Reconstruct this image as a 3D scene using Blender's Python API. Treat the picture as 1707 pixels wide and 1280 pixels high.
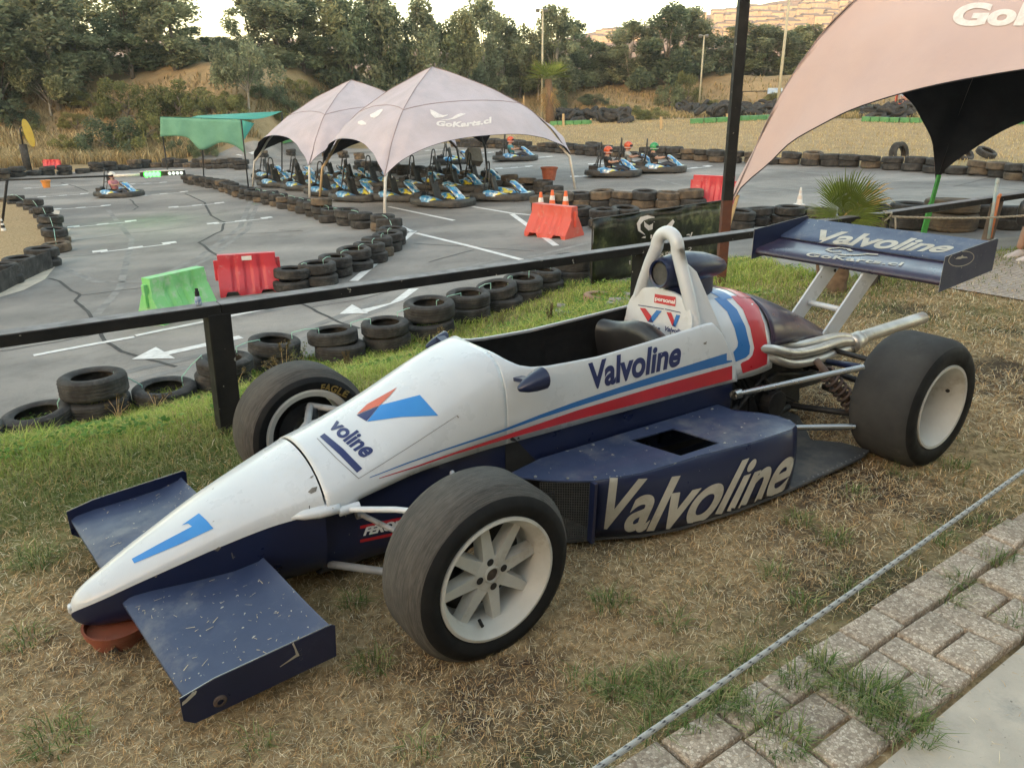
import bpy, bmesh, math, random
import numpy as np
from mathutils import Vector, Matrix
from mathutils.bvhtree import BVHTree
R = math.radians
rnd = random.Random(7)
nr = np.random.RandomState(11)
for o in list(bpy.data.objects): bpy.data.objects.remove(o)
scene = bpy.context.scene
COL = scene.collection

# ---------------------------------------------------------------- camera, sky, sun, exposure
FPX, CX, CY, PITCH, CAMH = 1283.0, 853.5, 640.0, R(20.0), 1.62
cd = bpy.data.cameras.new('camera'); cam = bpy.data.objects.new('camera', cd); COL.objects.link(cam)
cam.location = (0, 0, CAMH); cam.rotation_euler = (R(90) - PITCH, 0, 0)
cd.sensor_width = 36; cd.lens = 36 * FPX / 1707; cd.clip_end = 5000; cd.clip_start = 0.05
scene.camera = cam
SUN_EL, SUN_AZ = R(6.0), R(205)          # azimuth clockwise from +y: the sun stands low behind the camera, to the left
w = bpy.data.worlds.new('World'); scene.world = w; w.use_nodes = True
wn = w.node_tree; bg = wn.nodes['Background']
sky = wn.nodes.new('ShaderNodeTexSky'); sky.sky_type = 'NISHITA'; sky.sun_disc = False
sky.sun_elevation = SUN_EL; sky.sun_rotation = SUN_AZ; sky.air_density = 1.0; sky.dust_density = 1.2; sky.ozone_density = 1.0
wb = wn.nodes.new('ShaderNodeMix'); wb.data_type = 'RGBA'; wb.blend_type = 'MULTIPLY'; wb.inputs[0].default_value = 1; wb.inputs[7].default_value = (1.17, 1.0, .82, 1)
wn.links.new(sky.outputs[0], wb.inputs[6]); wn.links.new(wb.outputs[2], bg.inputs[0]); bg.inputs[1].default_value = 0.15
sd = bpy.data.lights.new('sun', 'SUN'); sd.energy = 2.0; sd.angle = R(0.5); sd.color = (1.0, 0.72, 0.5)
sun = bpy.data.objects.new('sun', sd); COL.objects.link(sun)
sdir = Vector((math.sin(SUN_AZ) * math.cos(SUN_EL), math.cos(SUN_AZ) * math.cos(SUN_EL), math.sin(SUN_EL)))
sun.rotation_euler = sdir.to_track_quat('Z', 'Y').to_euler(); sun.location = (0, -20, 30)
scene.view_settings.view_transform = 'Standard'; scene.view_settings.look = 'None'
scene.view_settings.exposure = 3.0; scene.view_settings.gamma = 1.0
scene.render.engine = 'CYCLES'

# ---------------------------------------------------------------- measuring helpers
def ray(px, py):
    X = (px - CX) / FPX; Y = (py - CY) / FPX
    return Vector((X, math.cos(PITCH) - Y * math.sin(PITCH), -math.sin(PITCH) - Y * math.cos(PITCH)))
CAM = Vector((0, 0, CAMH))
def atz(px, py, z):
    d = ray(px, py); return CAM + d * ((z - CAMH) / d.z)
def atY(px, py, y):                        # point on the vertical plane at distance y
    d = ray(px, py); return CAM + d * (y / d.y)
def depth_of(p): return p[1] * math.cos(PITCH) - (p[2] - CAMH) * math.sin(PITCH)
def ss(a, b, x):
    t = min(1, max(0, (x - a) / (b - a))); return t * t * (3 - 2 * t)
def nz(x, y, s=1.0, seed=0):
    x = x * s + seed * 7.31; y = y * s - seed * 3.17
    return (math.sin(x * 1.7 + 1.3 * math.sin(y * 1.1)) + math.sin(y * 2.3 + 1.7 * math.sin(x * .9 + 2)) + .5 * math.sin(x * 4.1 + y * 3.3)) / 2.5

# fence / car axes
FG = Vector((-1.522, 3.72)); FA = R(35.2); FE = Vector((math.cos(FA), math.sin(FA))); FN = Vector((-FE.y, FE.x))
def sw(x, y): q = Vector((x, y)) - FG; return q.dot(FE), q.dot(FN)
def from_sw(s, w_): p = FG + FE * s + FN * w_; return p.x, p.y
def ztrack(x, y):
    xx = min(16, max(x, -22))
    return -1.2 + .045 * xx + .03 * max(0, min(y, 60) - 26) * ss(-10, 0, x)
def toe(s):                                # distance from fence to the foot of the bank
    return 4.1 if s < 3 else 4.1 + 1.9 * ss(3, 7.5, s) - 3.0 * ss(8.5, 13, s)
def foot(x, y):
    a = x / max(y, 1); f = 50 + 34 * ss(-.36, -.05, a); return f
def ground(x, y):
    s, w_ = sw(x, y)
    zt = ztrack(x, y)
    if w_ > toe(s): z = zt
    elif w_ <= 0: z = 0.0
    else:
        t = w_ / toe(s); t = ss(0, 1, t) * .6 + t * .4
        z = zt * t
    k = max(ss(11.5, 15, s), ss(17, 24, y)); z = z * (1 - k) + zt * k
    if w_ < 0.3 and y < 20: z += .012 * nz(x, y, 2.2)
    if y > 30:
        f = foot(x, y); f += 3 * nz(x, 0, .08)
        b = ss(f, f + 17, y)
        z = z * (1 - b) + 4.6 * b + (.45 * nz(x, y, .16, 3) + .2 * nz(x, y, .5, 1)) * ss(f - 4, f + 10, y)
        z += .15 * nz(x, y, .35, 2) * ss(f - 14, f - 4, y)
    if y < -60:                            # unseen ridge added behind the viewer to keep the sun off the site
        z += 55 * ss(-90, -230, y) 
    return z
def on_ground(px, py, lo=1.2, hi=400):
    d = ray(px, py); t = lo; prev = t
    while t < hi:
        p = CAM + d * t
        if p.z <= ground(p.x, p.y):
            a, b = prev, t
            for _ in range(30):
                m = (a + b) / 2; q = CAM + d * m
                if q.z <= ground(q.x, q.y): b = m
                else: a = m
            p = CAM + d * b; return Vector((p.x, p.y, ground(p.x, p.y)))
        prev = t; t *= 1.01
    p = CAM + d * hi; return Vector((p.x, p.y, ground(p.x, p.y)))

# ---------------------------------------------------------------- materials
MATS = {}
def new_mat(name):
    m = bpy.data.materials.new(name); m.use_nodes = True; MATS[name] = m
    nt = m.node_tree; return m, nt, nt.nodes['Principled BSDF']
def N(nt, typ, **kw):
    n = nt.nodes.new(typ)
    for k, v in kw.items():
        if k in n.inputs: n.inputs[k].default_value = v
        else: setattr(n, k, v)
    return n
def ramp(nt, fac, stops):
    r = nt.nodes.new('ShaderNodeValToRGB'); els = r.color_ramp.elements
    while len(els) > 2: els.remove(els[-1])
    els[0].position, els[0].color = stops[0][0], (*stops[0][1], 1)
    els[1].position, els[1].color = stops[-1][0], (*stops[-1][1], 1)
    for p, c in stops[1:-1]:
        e = els.new(p); e.color = (*c, 1)
    nt.links.new(fac, r.inputs[0]); return r.outputs[0]
def mixc(nt, fac, a, b, mode='MIX'):
    n = nt.nodes.new('ShaderNodeMix'); n.data_type = 'RGBA'; n.blend_type = mode
    for sock, v in ((n.inputs[0], fac), (n.inputs[6], a), (n.inputs[7], b)):
        if hasattr(v, 'is_linked') or hasattr(v, 'links'): nt.links.new(v, sock)
        elif isinstance(v, (tuple, list)): sock.default_value = (*v, 1) if len(v) == 3 else v
        else: sock.default_value = v
    return n.outputs[2]
def coords(nt, kind='Object'):
    return nt.nodes.new('ShaderNodeTexCoord').outputs[kind]
def noise(nt, co, scale, detail=4, rough=.6, out=0, dist=0):
    n = N(nt, 'ShaderNodeTexNoise', Scale=scale, Detail=detail, Roughness=rough, Distortion=dist); nt.links.new(co, n.inputs['Vector']); return n.outputs[out]
def bump(nt, b, h, strength=.3, dist=.01):
    n = N(nt, 'ShaderNodeBump', Strength=strength, Distance=dist); nt.links.new(h, n.inputs['Height']); nt.links.new(n.outputs[0], b.inputs['Normal']); return n
def plain(name, c1, c2=None, rough=.6, scale=8, metal=0, bmp=0, bscale=60, spec=.5, coat=0, lo=.35, hi=.65, c3=None, dirt=None, bdist=.003):
    """two-tone mottled material, with optional small chips of c3 and dusty patches"""
    m, nt, b = new_mat(name); co = coords(nt)
    c2 = c2 or tuple(x * .8 for x in c1)
    col = ramp(nt, noise(nt, co, scale), [(lo, c1), (hi, c2)])
    if dirt:
        f = ramp(nt, noise(nt, co, dirt[1], 6, .7), [(dirt[2], (0, 0, 0)), (dirt[2] + .18, (1, 1, 1))])
        col = mixc(nt, f, col, dirt[0])
    if c3:
        f = ramp(nt, noise(nt, co, c3[1], 3, .5), [(c3[2], (0, 0, 0)), (c3[2] + .02, (1, 1, 1))])
        col = mixc(nt, f, col, c3[0])
    nt.links.new(col, b.inputs['Base Color'])
    rr = ramp(nt, noise(nt, co, scale * 2.3, 5), [(.3, (max(rough - .08, 0),) * 3), (.7, (min(rough + .12, 1),) * 3)])
    nt.links.new(rr, b.inputs['Roughness'])
    b.inputs['Metallic'].default_value = metal; b.inputs['Specular IOR Level'].default_value = spec; b.inputs['Coat Weight'].default_value = coat
    b.inputs['Coat Roughness'].default_value = .08
    if bmp: bump(nt, b, noise(nt, co, bscale, 4), bmp, bdist)
    return m
def emit(name, c, s):
    m, nt, b = new_mat(name); b.inputs['Base Color'].default_value = (*c, 1); b.inputs['Emission Color'].default_value = (*c, 1); b.inputs['Emission Strength'].default_value = s; return m

# ---------------------------------------------------------------- mesh builder
class MB:
    def __init__(s): s.v = []; s.f = []; s.m = []
    def add(s, vs, fs, mi=0):
        o = len(s.v); s.v += [tuple(p) for p in vs]; s.f += [tuple(i + o for i in f) for f in fs]; s.m += [mi] * len(fs); return o
    def box(s, c, d, rot=None, mi=0, taper=(1, 1)):
        x, y, z = d[0] / 2, d[1] / 2, d[2] / 2; M = rot or Matrix()
        vs = []
        for k in (-1, 1):
            tx, ty = (taper if k > 0 else (1, 1))
            for (a, b) in ((-1, -1), (1, -1), (1, 1), (-1, 1)): vs.append(Vector(c) + (M @ Vector((a * x * tx, b * y * ty, k * z))))
        s.add(vs, [(0, 3, 2, 1), (4, 5, 6, 7), (0, 1, 5, 4), (1, 2, 6, 5), (2, 3, 7, 6), (3, 0, 4, 7)], mi)
    def beam(s, a, b, w_, h, mi=0, up=(0, 0, 1)):
        a, b = Vector(a), Vector(b); d = (b - a); L = d.length; d.normalize(); u = Vector(up); sdv = d.cross(u)
        if sdv.length < 1e-4: sdv = d.cross(Vector((1, 0, 0)))
        sdv.normalize(); u = sdv.cross(d)
        M = Matrix((d, sdv, u)).transposed().to_4x4(); s.box((a + b) / 2, (L, w_, h), M, mi)
    def tube(s, pts, r, n=8, mi=0, cap=True, closed=False):
        pts = [Vector(p) for p in pts]; m = len(pts); rs = r if isinstance(r, (list, tuple)) else [r] * m
        base = len(s.v); pu = None
        for i, p in enumerate(pts):
            if closed: d = pts[(i + 1) % m] - pts[i - 1]
            else: d = pts[min(i + 1, m - 1)] - pts[max(i - 1, 0)]
            d.normalize()
            if pu is None:
                pu = d.orthogonal().normalized()
            else:
                pu = (pu - d * pu.dot(d)); pu = pu.normalized() if pu.length > 1e-6 else d.orthogonal().normalized()
            q = d.cross(pu)
            for k in range(n):
                a = 2 * math.pi * k / n; s.v.append(tuple(p + (pu * math.cos(a) + q * math.sin(a)) * rs[i]))
        segs = m if closed else m - 1
        for i in range(segs):
            j = (i + 1) % m
            for k in range(n):
                k2 = (k + 1) % n; s.f.append((base + i * n + k, base + i * n + k2, base + j * n + k2, base + j * n + k)); s.m.append(mi)
        if cap and not closed:
            s.f.append(tuple(base + k for k in reversed(range(n)))); s.m.append(mi)
            s.f.append(tuple(base + (m - 1) * n + k for k in range(n))); s.m.append(mi)
    def lathe(s, prof, n=32, axis='z', c=(0, 0, 0), mi=0, close=False):
        base = len(s.v); m = len(prof)
        for (r, h) in prof:
            for k in range(n):
                a = 2 * math.pi * k / n; x, y = r * math.cos(a), r * math.sin(a)
                p = {'z': (x, y, h), 'y': (x, h, y), 'x': (h, x, y)}[axis]; s.v.append((p[0] + c[0], p[1] + c[1], p[2] + c[2]))
        rng = m if close else m - 1
        for i in range(rng):
            j = (i + 1) % m
            for k in range(n):
                k2 = (k + 1) % n; q = (base + i * n + k, base + i * n + k2, base + j * n + k2, base + j * n + k)
                s.f.append(q if axis != 'y' else q[::-1]); s.m.append(mi)
    def loft(s, rings, closed=False, mi=0, cap=(False, False)):
        base = len(s.v); n = len(rings[0])
        for r in rings: s.v += [tuple(p) for p in r]
        for i in range(len(rings) - 1):
            for k in range(n if closed else n - 1):
                k2 = (k + 1) % n; s.f.append((base + i * n + k, base + i * n + k2, base + (i + 1) * n + k2, base + (i + 1) * n + k)); s.m.append(mi)
        if cap[0]: s.f.append(tuple(base + k for k in reversed(range(n)))); s.m.append(mi)
        if cap[1]: s.f.append(tuple(base + (len(rings) - 1) * n + k for k in range(n))); s.m.append(mi)
    def prism(s, poly, off, mi=0):
        """poly: list of 3D points, off: thickness vector"""
        n = len(poly); off = Vector(off); a = [Vector(p) for p in poly]
        s.add(a + [p + off for p in a], [tuple(reversed(range(n))), tuple(range(n, 2 * n))] + [(i, (i + 1) % n, n + (i + 1) % n, n + i) for i in range(n)], mi)
    def build(s, name, mats, parent=None, smooth=False, fix=True, angle=None, solid=0, bevel=0, sub=0):
        me = bpy.data.meshes.new(name); me.from_pydata(s.v, [], s.f)
        if not isinstance(mats, (list, tuple)): mats = [mats]
        for m in mats: me.materials.append(MATS[m] if isinstance(m, str) else m)
        if len(mats) > 1: me.polygons.foreach_set('material_index', s.m)
        if fix:
            bm = bmesh.new(); bm.from_mesh(me); bmesh.ops.recalc_face_normals(bm, faces=bm.faces); bm.to_mesh(me); bm.free()
        if smooth: me.polygons.foreach_set('use_smooth', [True] * len(me.polygons))
        me.update()
        if angle and smooth: me.set_sharp_from_angle(angle=R(angle))
        o = bpy.data.objects.new(name, me); COL.objects.link(o)
        if parent: o.parent = parent
        if solid: md = o.modifiers.new('solid', 'SOLIDIFY'); md.thickness = solid; md.offset = -1
        if bevel: md = o.modifiers.new('bevel', 'BEVEL'); md.width = bevel; md.segments = 2; md.limit_method = 'ANGLE'; md.angle_limit = R(40)
        if sub: md = o.modifiers.new('sub', 'SUBSURF'); md.levels = sub; md.render_levels = sub
        if solid or bevel or sub: bake(o)
        return o
def bake(o):
    bpy.context.view_layer.update(); dg = bpy.context.evaluated_depsgraph_get()
    me = bpy.data.meshes.new_from_object(o.evaluated_get(dg)); nm = o.data.name; old = o.data; o.modifiers.clear(); o.data = me; bpy.data.meshes.remove(old); me.name = nm
def thing(name, label, cat, loc=(0, 0, 0), rotz=0, group=None):
    o = bpy.data.objects.new(name, None); COL.objects.link(o); o.location = loc; o.rotation_euler = (0, 0, rotz); o.empty_display_size = .1
    o['label'] = label; o['category'] = cat
    if group: o['group'] = group
    return o
def tag(o, label, cat, group=None, loc=None, rotz=None):
    o['label'] = label; o['category'] = cat
    if group: o['group'] = group
    if loc is not None: o.location = loc
    if rotz is not None: o.rotation_euler = (0, 0, rotz)
    return o
def struct(o): o['kind'] = 'structure'; return o
def dup(root, loc=None, rot=None, scale=None, label=None, group=None):
    def cp(o, par):
        c = o.copy(); COL.objects.link(c); c.parent = par
        for ch in o.children: cp(ch, c)
        return c
    r = cp(root, None)
    if loc is not None: r.location = loc
    if rot is not None: r.rotation_euler = rot if isinstance(rot, (tuple, list)) else (0, 0, rot)
    if scale is not None: r.scale = scale if isinstance(scale, (tuple, list)) else (scale,) * 3
    if label: r['label'] = label
    if group: r['group'] = group
    return r
ORD = ['first', 'second', 'third', 'fourth', 'fifth', 'sixth', 'seventh', 'eighth', 'ninth', 'tenth', 'eleventh', 'twelfth', 'thirteenth', 'fourteenth', 'fifteenth', 'sixteenth', 'seventeenth', 'eighteenth', 'nineteenth']
TENS = {2: 'twenty', 3: 'thirty', 4: 'forty', 5: 'fifty', 6: 'sixty', 7: 'seventy'}
def ordinal(n):                             # n from 0
    if n < 19: return ORD[n]
    t, u = divmod(n + 1, 10)
    return TENS[t][:-1] + 'ieth' if u == 0 else TENS[t] + '-' + ORD[u - 1]
def mesh_np(name, V, F, mats, col=None, parent=None, smooth=False):
    me = bpy.data.meshes.new(name); nv, nf, k = len(V), len(F), F.shape[1]
    me.vertices.add(nv); me.vertices.foreach_set('co', V.astype(np.float32).ravel())
    me.loops.add(nf * k); me.loops.foreach_set('vertex_index', F.astype(np.int32).ravel())
    me.polygons.add(nf); me.polygons.foreach_set('loop_start', np.arange(nf, dtype=np.int32) * k)
    me.polygons.foreach_set('loop_total', np.full(nf, k, dtype=np.int32))
    if smooth: me.polygons.foreach_set('use_smooth', np.ones(nf, dtype=bool))
    if col is not None:
        a = me.attributes.new('tint', 'FLOAT_COLOR', 'POINT'); c4 = np.ones((nv, 4), dtype=np.float32); c4[:, :3] = col; a.data.foreach_set('color', c4.ravel())
    me.update(calc_edges=True)
    for m in (mats if isinstance(mats, (list, tuple)) else [mats]): me.materials.append(MATS[m])
    o = bpy.data.objects.new(name, me); COL.objects.link(o)
    if parent: o.parent = parent
    return o

# ---------------------------------------------------------------- lettering
_txt = {}
def text_mesh(txt, shear=0.0, bold=0.0, space=1.0):
    key = (txt, shear, bold, space)
    if key in _txt: return _txt[key]
    cu = bpy.data.curves.new('t', 'FONT'); cu.body = txt; cu.shear = shear; cu.offset = bold; cu.space_character = space; cu.resolution_u = 8; cu.fill_mode = 'FRONT'
    o = bpy.data.objects.new('t', cu); COL.objects.link(o); bpy.context.view_layer.update()
    me = bpy.data.meshes.new_from_object(o.evaluated_get(bpy.context.evaluated_depsgraph_get()))
    V = [v.co.copy() for v in me.vertices]; F = [tuple(p.vertices) for p in me.polygons]
    x0 = min(v.x for v in V); x1 = max(v.x for v in V); y0 = min(v.y for v in V); y1 = max(v.y for v in V)
    V = [((v.x - x0) / (x1 - x0), (v.y - y0) / (y1 - y0)) for v in V]
    bpy.data.objects.remove(o); bpy.data.curves.remove(cu); bpy.data.meshes.remove(me)
    _txt[key] = (V, F); return V, F
def pl(pts, t):                              # point along a polyline, parameter by x-ish index with smoothing
    n = len(pts) - 1; k = min(int(t * n), n - 1); f = t * n - k
    def P(i):
        if i < 0: return 2 * np.array(pts[0]) - np.array(pts[1])
        if i > n: return 2 * np.array(pts[n]) - np.array(pts[n - 1])
        return np.array(pts[i])
    a, b, c, d = P(k - 1), P(k), P(k + 1), P(k + 2)
    return .5 * ((2 * b) + (c - a) * f + (2 * a - 5 * b + 4 * c - d) * f * f + (3 * b - a - 3 * c + d) * f ** 3)
def warp(VF, bottom, top):                   # unit box -> strip between two polylines (0..1 evenly spaced knots)
    V, F = VF; out = []
    for x, y in V:
        a = pl(bottom, x) if len(bottom) > 2 else np.array(bottom[0]) * (1 - x) + np.array(bottom[1]) * x
        b = pl(top, x) if len(top) > 2 else np.array(top[0]) * (1 - x) + np.array(top[1]) * x
        out.append(tuple(a * (1 - y) + b * y))
    return out, F
def densify(V, F, step):
    bm = bmesh.new(); vs = [bm.verts.new((x, y, 0)) for x, y in V]
    for f in F:
        try: bm.faces.new([vs[i] for i in f])
        except ValueError: pass
    for ax in (0, 1):
        lo = min(v.co[ax] for v in bm.verts); hi = max(v.co[ax] for v in bm.verts); k = int((hi - lo) / step)
        for i in range(1, k + 1):
            co = [0, 0, 0]; no = [0, 0, 0]; co[ax] = lo + (hi - lo) * i / (k + 1); no[ax] = 1
            bmesh.ops.bisect_plane(bm, geom=bm.verts[:] + bm.edges[:] + bm.faces[:], plane_co=co, plane_no=no, dist=1e-4)
    bm.verts.index_update(); V2 = [(v.co.x, v.co.y) for v in bm.verts]; F2 = [tuple(v.index for v in f.verts) for f in bm.faces]; bm.free(); return V2, F2
def bvh_of(objs):
    """surface of the given objects, in the space of their root (all parts sit untransformed under it)"""
    V = []; F = []
    for o in objs:
        M = o.matrix_basis; b = len(V); V += [M @ v.co for v in o.data.vertices]; F += [tuple(i + b for i in p.vertices) for p in o.data.polygons]
    return BVHTree.FromPolygons(V, F)
def decal(name, VF, mat, surf, root, parent, step=8, off=.0015, poly=False):
    """lay flat artwork (given where it is seen in the picture) on to a modelled surface as a thin real skin"""
    if poly: VF = (VF, [tuple(range(len(VF)))])
    V, F = densify(*VF, step)
    Mi = root.matrix_basis.inverted() if root else Matrix(); c = Mi @ CAM; R3 = Mi.to_3x3()
    out = []
    for (x, y) in V:
        d = (R3 @ ray(x, y)).normalized(); h = surf.ray_cast(c, d)
        if h[0] is None: out.append(None); continue
        n = h[1] if h[1].dot(d) < 0 else -h[1]
        out.append(h[0] + n * off)
    mb = MB(); idx = {}
    fs = []
    for f in F:
        if any(out[i] is None for i in f): continue
        ps = [out[i] for i in f]
        if max((ps[i] - ps[i - 1]).length for i in range(len(ps))) > .12 * max(1, (ps[0] - c).length / 4): continue
        fs.append(f)
    for f in fs:
        for i in f:
            if i not in idx: idx[i] = len(mb.v); mb.v.append(tuple(out[i]))
    mb.f = [tuple(idx[i] for i in f) for f in fs]; mb.m = [0] * len(fs)
    return mb.build(name, mat, parent, fix=False, smooth=True)
# ---------------------------------------------------------------- materials of the place
def mat_ground():
    m, nt, b = new_mat('ground'); co = coords(nt)
    at = nt.nodes.new('ShaderNodeAttribute'); at.attribute_name = 'tint'
    sep = nt.nodes.new('ShaderNodeSeparateColor'); nt.links.new(at.outputs[0], sep.inputs[0])
    dry = ramp(nt, noise(nt, co, 22, 8, .75), [(.3, (.1, .068, .038)), (.46, (.28, .2, .11)), (.6, (.47, .345, .195)), (.75, (.62, .48, .29))])
    dry2 = ramp(nt, noise(nt, co, .9, 6, .7), [(.3, (.19, .145, .085)), (.55, (.33, .255, .15)), (.75, (.43, .345, .21))])
    far = mixc(nt, .6, dry, dry2)
    soil = ramp(nt, noise(nt, co, 40, 6), [(.3, (.06, .04, .028)), (.7, (.13, .093, .065))])
    grn = ramp(nt, noise(nt, co, 9, 6, .7), [(.3, (.05, .07, .018)), (.6, (.12, .16, .04)), (.8, (.22, .23, .08))])
    c = mixc(nt, sep.outputs[1], dry, far)
    patch = ramp(nt, noise(nt, co, 1.0, 6, .65), [(.47, (0, 0, 0)), (.58, (1, 1, 1))])
    mm = N(nt, 'ShaderNodeMath', operation='MULTIPLY'); nt.links.new(patch, mm.inputs[0]); nt.links.new(sep.outputs[2], mm.inputs[1])
    c = mixc(nt, mm.outputs[0], c, soil)
    c = mixc(nt, sep.outputs[0], c, grn)
    nt.links.new(c, b.inputs['Base Color']); b.inputs['Roughness'].default_value = .95; b.inputs['Specular IOR Level'].default_value = .1
    bump(nt, b, noise(nt, co, 30, 8, .8), .6, .03)
mat_ground()
def mat_asphalt():
    m, nt, b = new_mat('asphalt'); co = coords(nt)
    c = ramp(nt, noise(nt, co, .35, 6, .65), [(.3, (.21, .196, .182)), (.5, (.255, .238, .22)), (.72, (.3, .28, .256))])
    g = ramp(nt, noise(nt, co, 160, 3, .7), [(.3, (.5, .5, .5)), (.7, (1.5, 1.5, 1.5))])
    st = ramp(nt, noise(nt, co, .8, 8, .75), [(.35, (.78, .77, .76)), (.5, (1, 1, 1)), (.68, (1.15, 1.13, 1.1))]); c = mixc(nt, 1, c, st, 'MULTIPLY')
    c = mixc(nt, .7, c, g, 'MULTIPLY')
    # rubbered-in darker lanes
    wv = N(nt, 'ShaderNodeTexNoise', Scale=.09, Detail=3); mp = nt.nodes.new('ShaderNodeMapping'); mp.inputs['Scale'].default_value = (1, 4, 1); mp.inputs['Rotation'].default_value = (0, 0, R(25)); nt.links.new(co, mp.inputs[0]); nt.links.new(mp.outputs[0], wv.inputs['Vector'])
    d = ramp(nt, wv.outputs[0], [(.4, (.7, .7, .71)), (.6, (1.08, 1.07, 1.06))])
    c = mixc(nt, 1, c, d, 'MULTIPLY')
    nt.links.new(c, b.inputs['Base Color']); b.inputs['Roughness'].default_value = .85; b.inputs['Specular IOR Level'].default_value = .3
    bump(nt, b, noise(nt, co, 120, 4, .8), .25, .01)
mat_asphalt()
plain('marking', (.72, .71, .69), (.55, .54, .52), .7, 9, bmp=.2, bscale=150, dirt=((.33, .32, .31), 14, .6))
plain('crack', (.035, .034, .034), (.06, .058, .055), .9, 5)
plain('cement', (.6, .51, .405), (.47, .4, .32), .9, 5, c3=((.2, .18, .15), 60, .7), bmp=.5, bscale=60, bdist=.01, dirt=((.33, .3, .26), 4, .58))
def mat_paver():
    m, nt, b = new_mat('paver'); co = coords(nt)
    v = N(nt, 'ShaderNodeTexVoronoi', Scale=115); nt.links.new(co, v.inputs['Vector'])
    v2 = N(nt, 'ShaderNodeTexVoronoi', Scale=115, feature='DISTANCE_TO_EDGE'); nt.links.new(co, v2.inputs['Vector'])
    sp = nt.nodes.new('ShaderNodeSeparateColor'); nt.links.new(v.outputs['Color'], sp.inputs[0])
    stones = ramp(nt, sp.outputs[0], [(.0, (.28, .21, .155)), (.35, (.45, .36, .275)), (.7, (.57, .465, .36)), (1, (.74, .64, .52))])
    f = ramp(nt, v2.outputs[0], [(.02, (0, 0, 0)), (.09, (1, 1, 1))])
    c = mixc(nt, f, (.32, .25, .185), stones)
    big = ramp(nt, noise(nt, co, 5, 5), [(.35, (.75, .73, .7)), (.65, (1.1, 1.08, 1.05))]); c = mixc(nt, 1, c, big, 'MULTIPLY')
    nt.links.new(c, b.inputs['Base Color']); b.inputs['Roughness'].default_value = .85
    bump(nt, b, v2.outputs[0], .7, .004)
mat_paver()
plain('rubber', (.032, .031, .031), (.062, .06, .058), .72, 7, bmp=.35, bscale=40, bdist=.004, dirt=((.115, .108, .1), 5, .55), spec=.15)
plain('rubber_brown', (.06, .05, .042), (.11, .09, .07), .85, 6, bmp=.3, bscale=40, dirt=((.17, .13, .09), 4, .45), spec=.25)
plain('black_paint', (.01, .01, .011), (.022, .021, .02), .55, 6, bmp=.4, bscale=25, bdist=.002, c3=((.32, .3, .26), 22, .7), dirt=((.07, .062, .055), 11, .64), spec=.2)
plain('grey_top', (.26, .25, .25), (.14, .135, .135), .75, 9, bmp=.3, bscale=40, dirt=((.3, .29, .27), 30, .62))
plain('cord', (.3, .55, .45), (.4, .62, .5), .6)
plain('steel', (.32, .32, .31), (.2, .19, .18), .45, 12, metal=.7)
plain('stone', (.2, .17, .15), (.32, .29, .26), .9, 9, bmp=.5, bscale=30)

# ---------------------------------------------------------------- ground sheet
def P(px, py): return on_ground(px, py)
TRK_PX = [(-420, 860), (-150, 760), (65, 700), (165, 677), (275, 655), (375, 632), (463, 603), (563, 588), (645, 568), (712, 546), (785, 519), (868, 488), (945, 459), (990, 470), (1080, 470), (1150, 450), (1207, 430), (1245, 434), (1290, 442), (1370, 465), (1450, 462), (1560, 452), (1640, 425), (1707, 412), (1900, 400),
          (2150, 370), (2150, 310), (1900, 303), (1707, 297), (1600, 289), (1450, 278), (1300, 272), (1165, 267), (993, 259), (870, 249), (800, 246), (700, 240), (560, 240), (470, 238), (440, 236), (395, 243), (330, 262), (299, 276), (197, 282), (88, 290), (0, 298), (-260, 318)]
TRK = [P(*q) for q in TRK_PX]; TRK2 = [(p.x, p.y) for p in TRK]
def inside(x, y, poly):
    c = False; n = len(poly)
    for i in range(n):
        x1, y1 = poly[i]; x2, y2 = poly[i - 1]
        if (y1 > y) != (y2 > y) and x < (x2 - x1) * (y - y1) / (y2 - y1) + x1: c = not c
    return c
PAV_N = (-.57, .82)   # band of paving runs with the fence axis
def band(x, y):       # along / across coordinates of the paving band, across grows towards the concrete
    dx, dy = x - .395, y - 1.607; a = R(35.3); return dx * math.cos(a) + dy * math.sin(a), dx * math.sin(a) - dy * math.cos(a)
def from_band(s, t, z=0): a = R(35.3); return (.395 + s * math.cos(a) + t * math.sin(a), 1.607 + s * math.sin(a) - t * math.cos(a), z)
def green_amt(x, y):
    s, w_ = sw(x, y)
    n = .5 + .5 * nz(x, y, 1.3, 5) * .9 + .25 * nz(x, y, 5, 2)
    if inside(x, y, TRK2): return 0
    if y > 30: return .25 * max(0, nz(x, y, .12, 1))
    g = ss(-1.0, .25, w_)                                   # lush bank by the rail
    if s > 2.5: g *= 1 - .5 * ss(2.5, 5, s)
    if s > 3.2 and w_ < .8: g = max(g, .55 * ss(-2.4, -.6, w_) * ss(3.2, 5, s) * n)
    if s < 1 and w_ < 0: g = max(g, ss(-1.35, -.35, w_) * ss(1.2, -.2, s))
    tuft = ss(.62, .95, .5 + .5 * nz(x, y, 2.1, 9)) * .6
    b_s, b_t = band(x, y)
    if -.35 < b_t < 0: tuft = max(tuft, .75 * ss(-.35, -.08, b_t))
    return min(1, max(g * (.65 + .5 * n), tuft * .3 if w_ < 0 else g * .6))
def grid_axis(vals):
    return vals
xs = sorted(set([round(v, 3) for v in list(np.arange(-6, 8, .14)) + [8 + .3 * i for i in range(60)] + [-6 - .3 * i for i in range(80)] + [26 + 1.2 * i + .06 * i * i for i in range(60)] + [-30 - 1.2 * i - .06 * i * i for i in range(60)] + [-900, 900, 1400, -1400]]))
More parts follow.
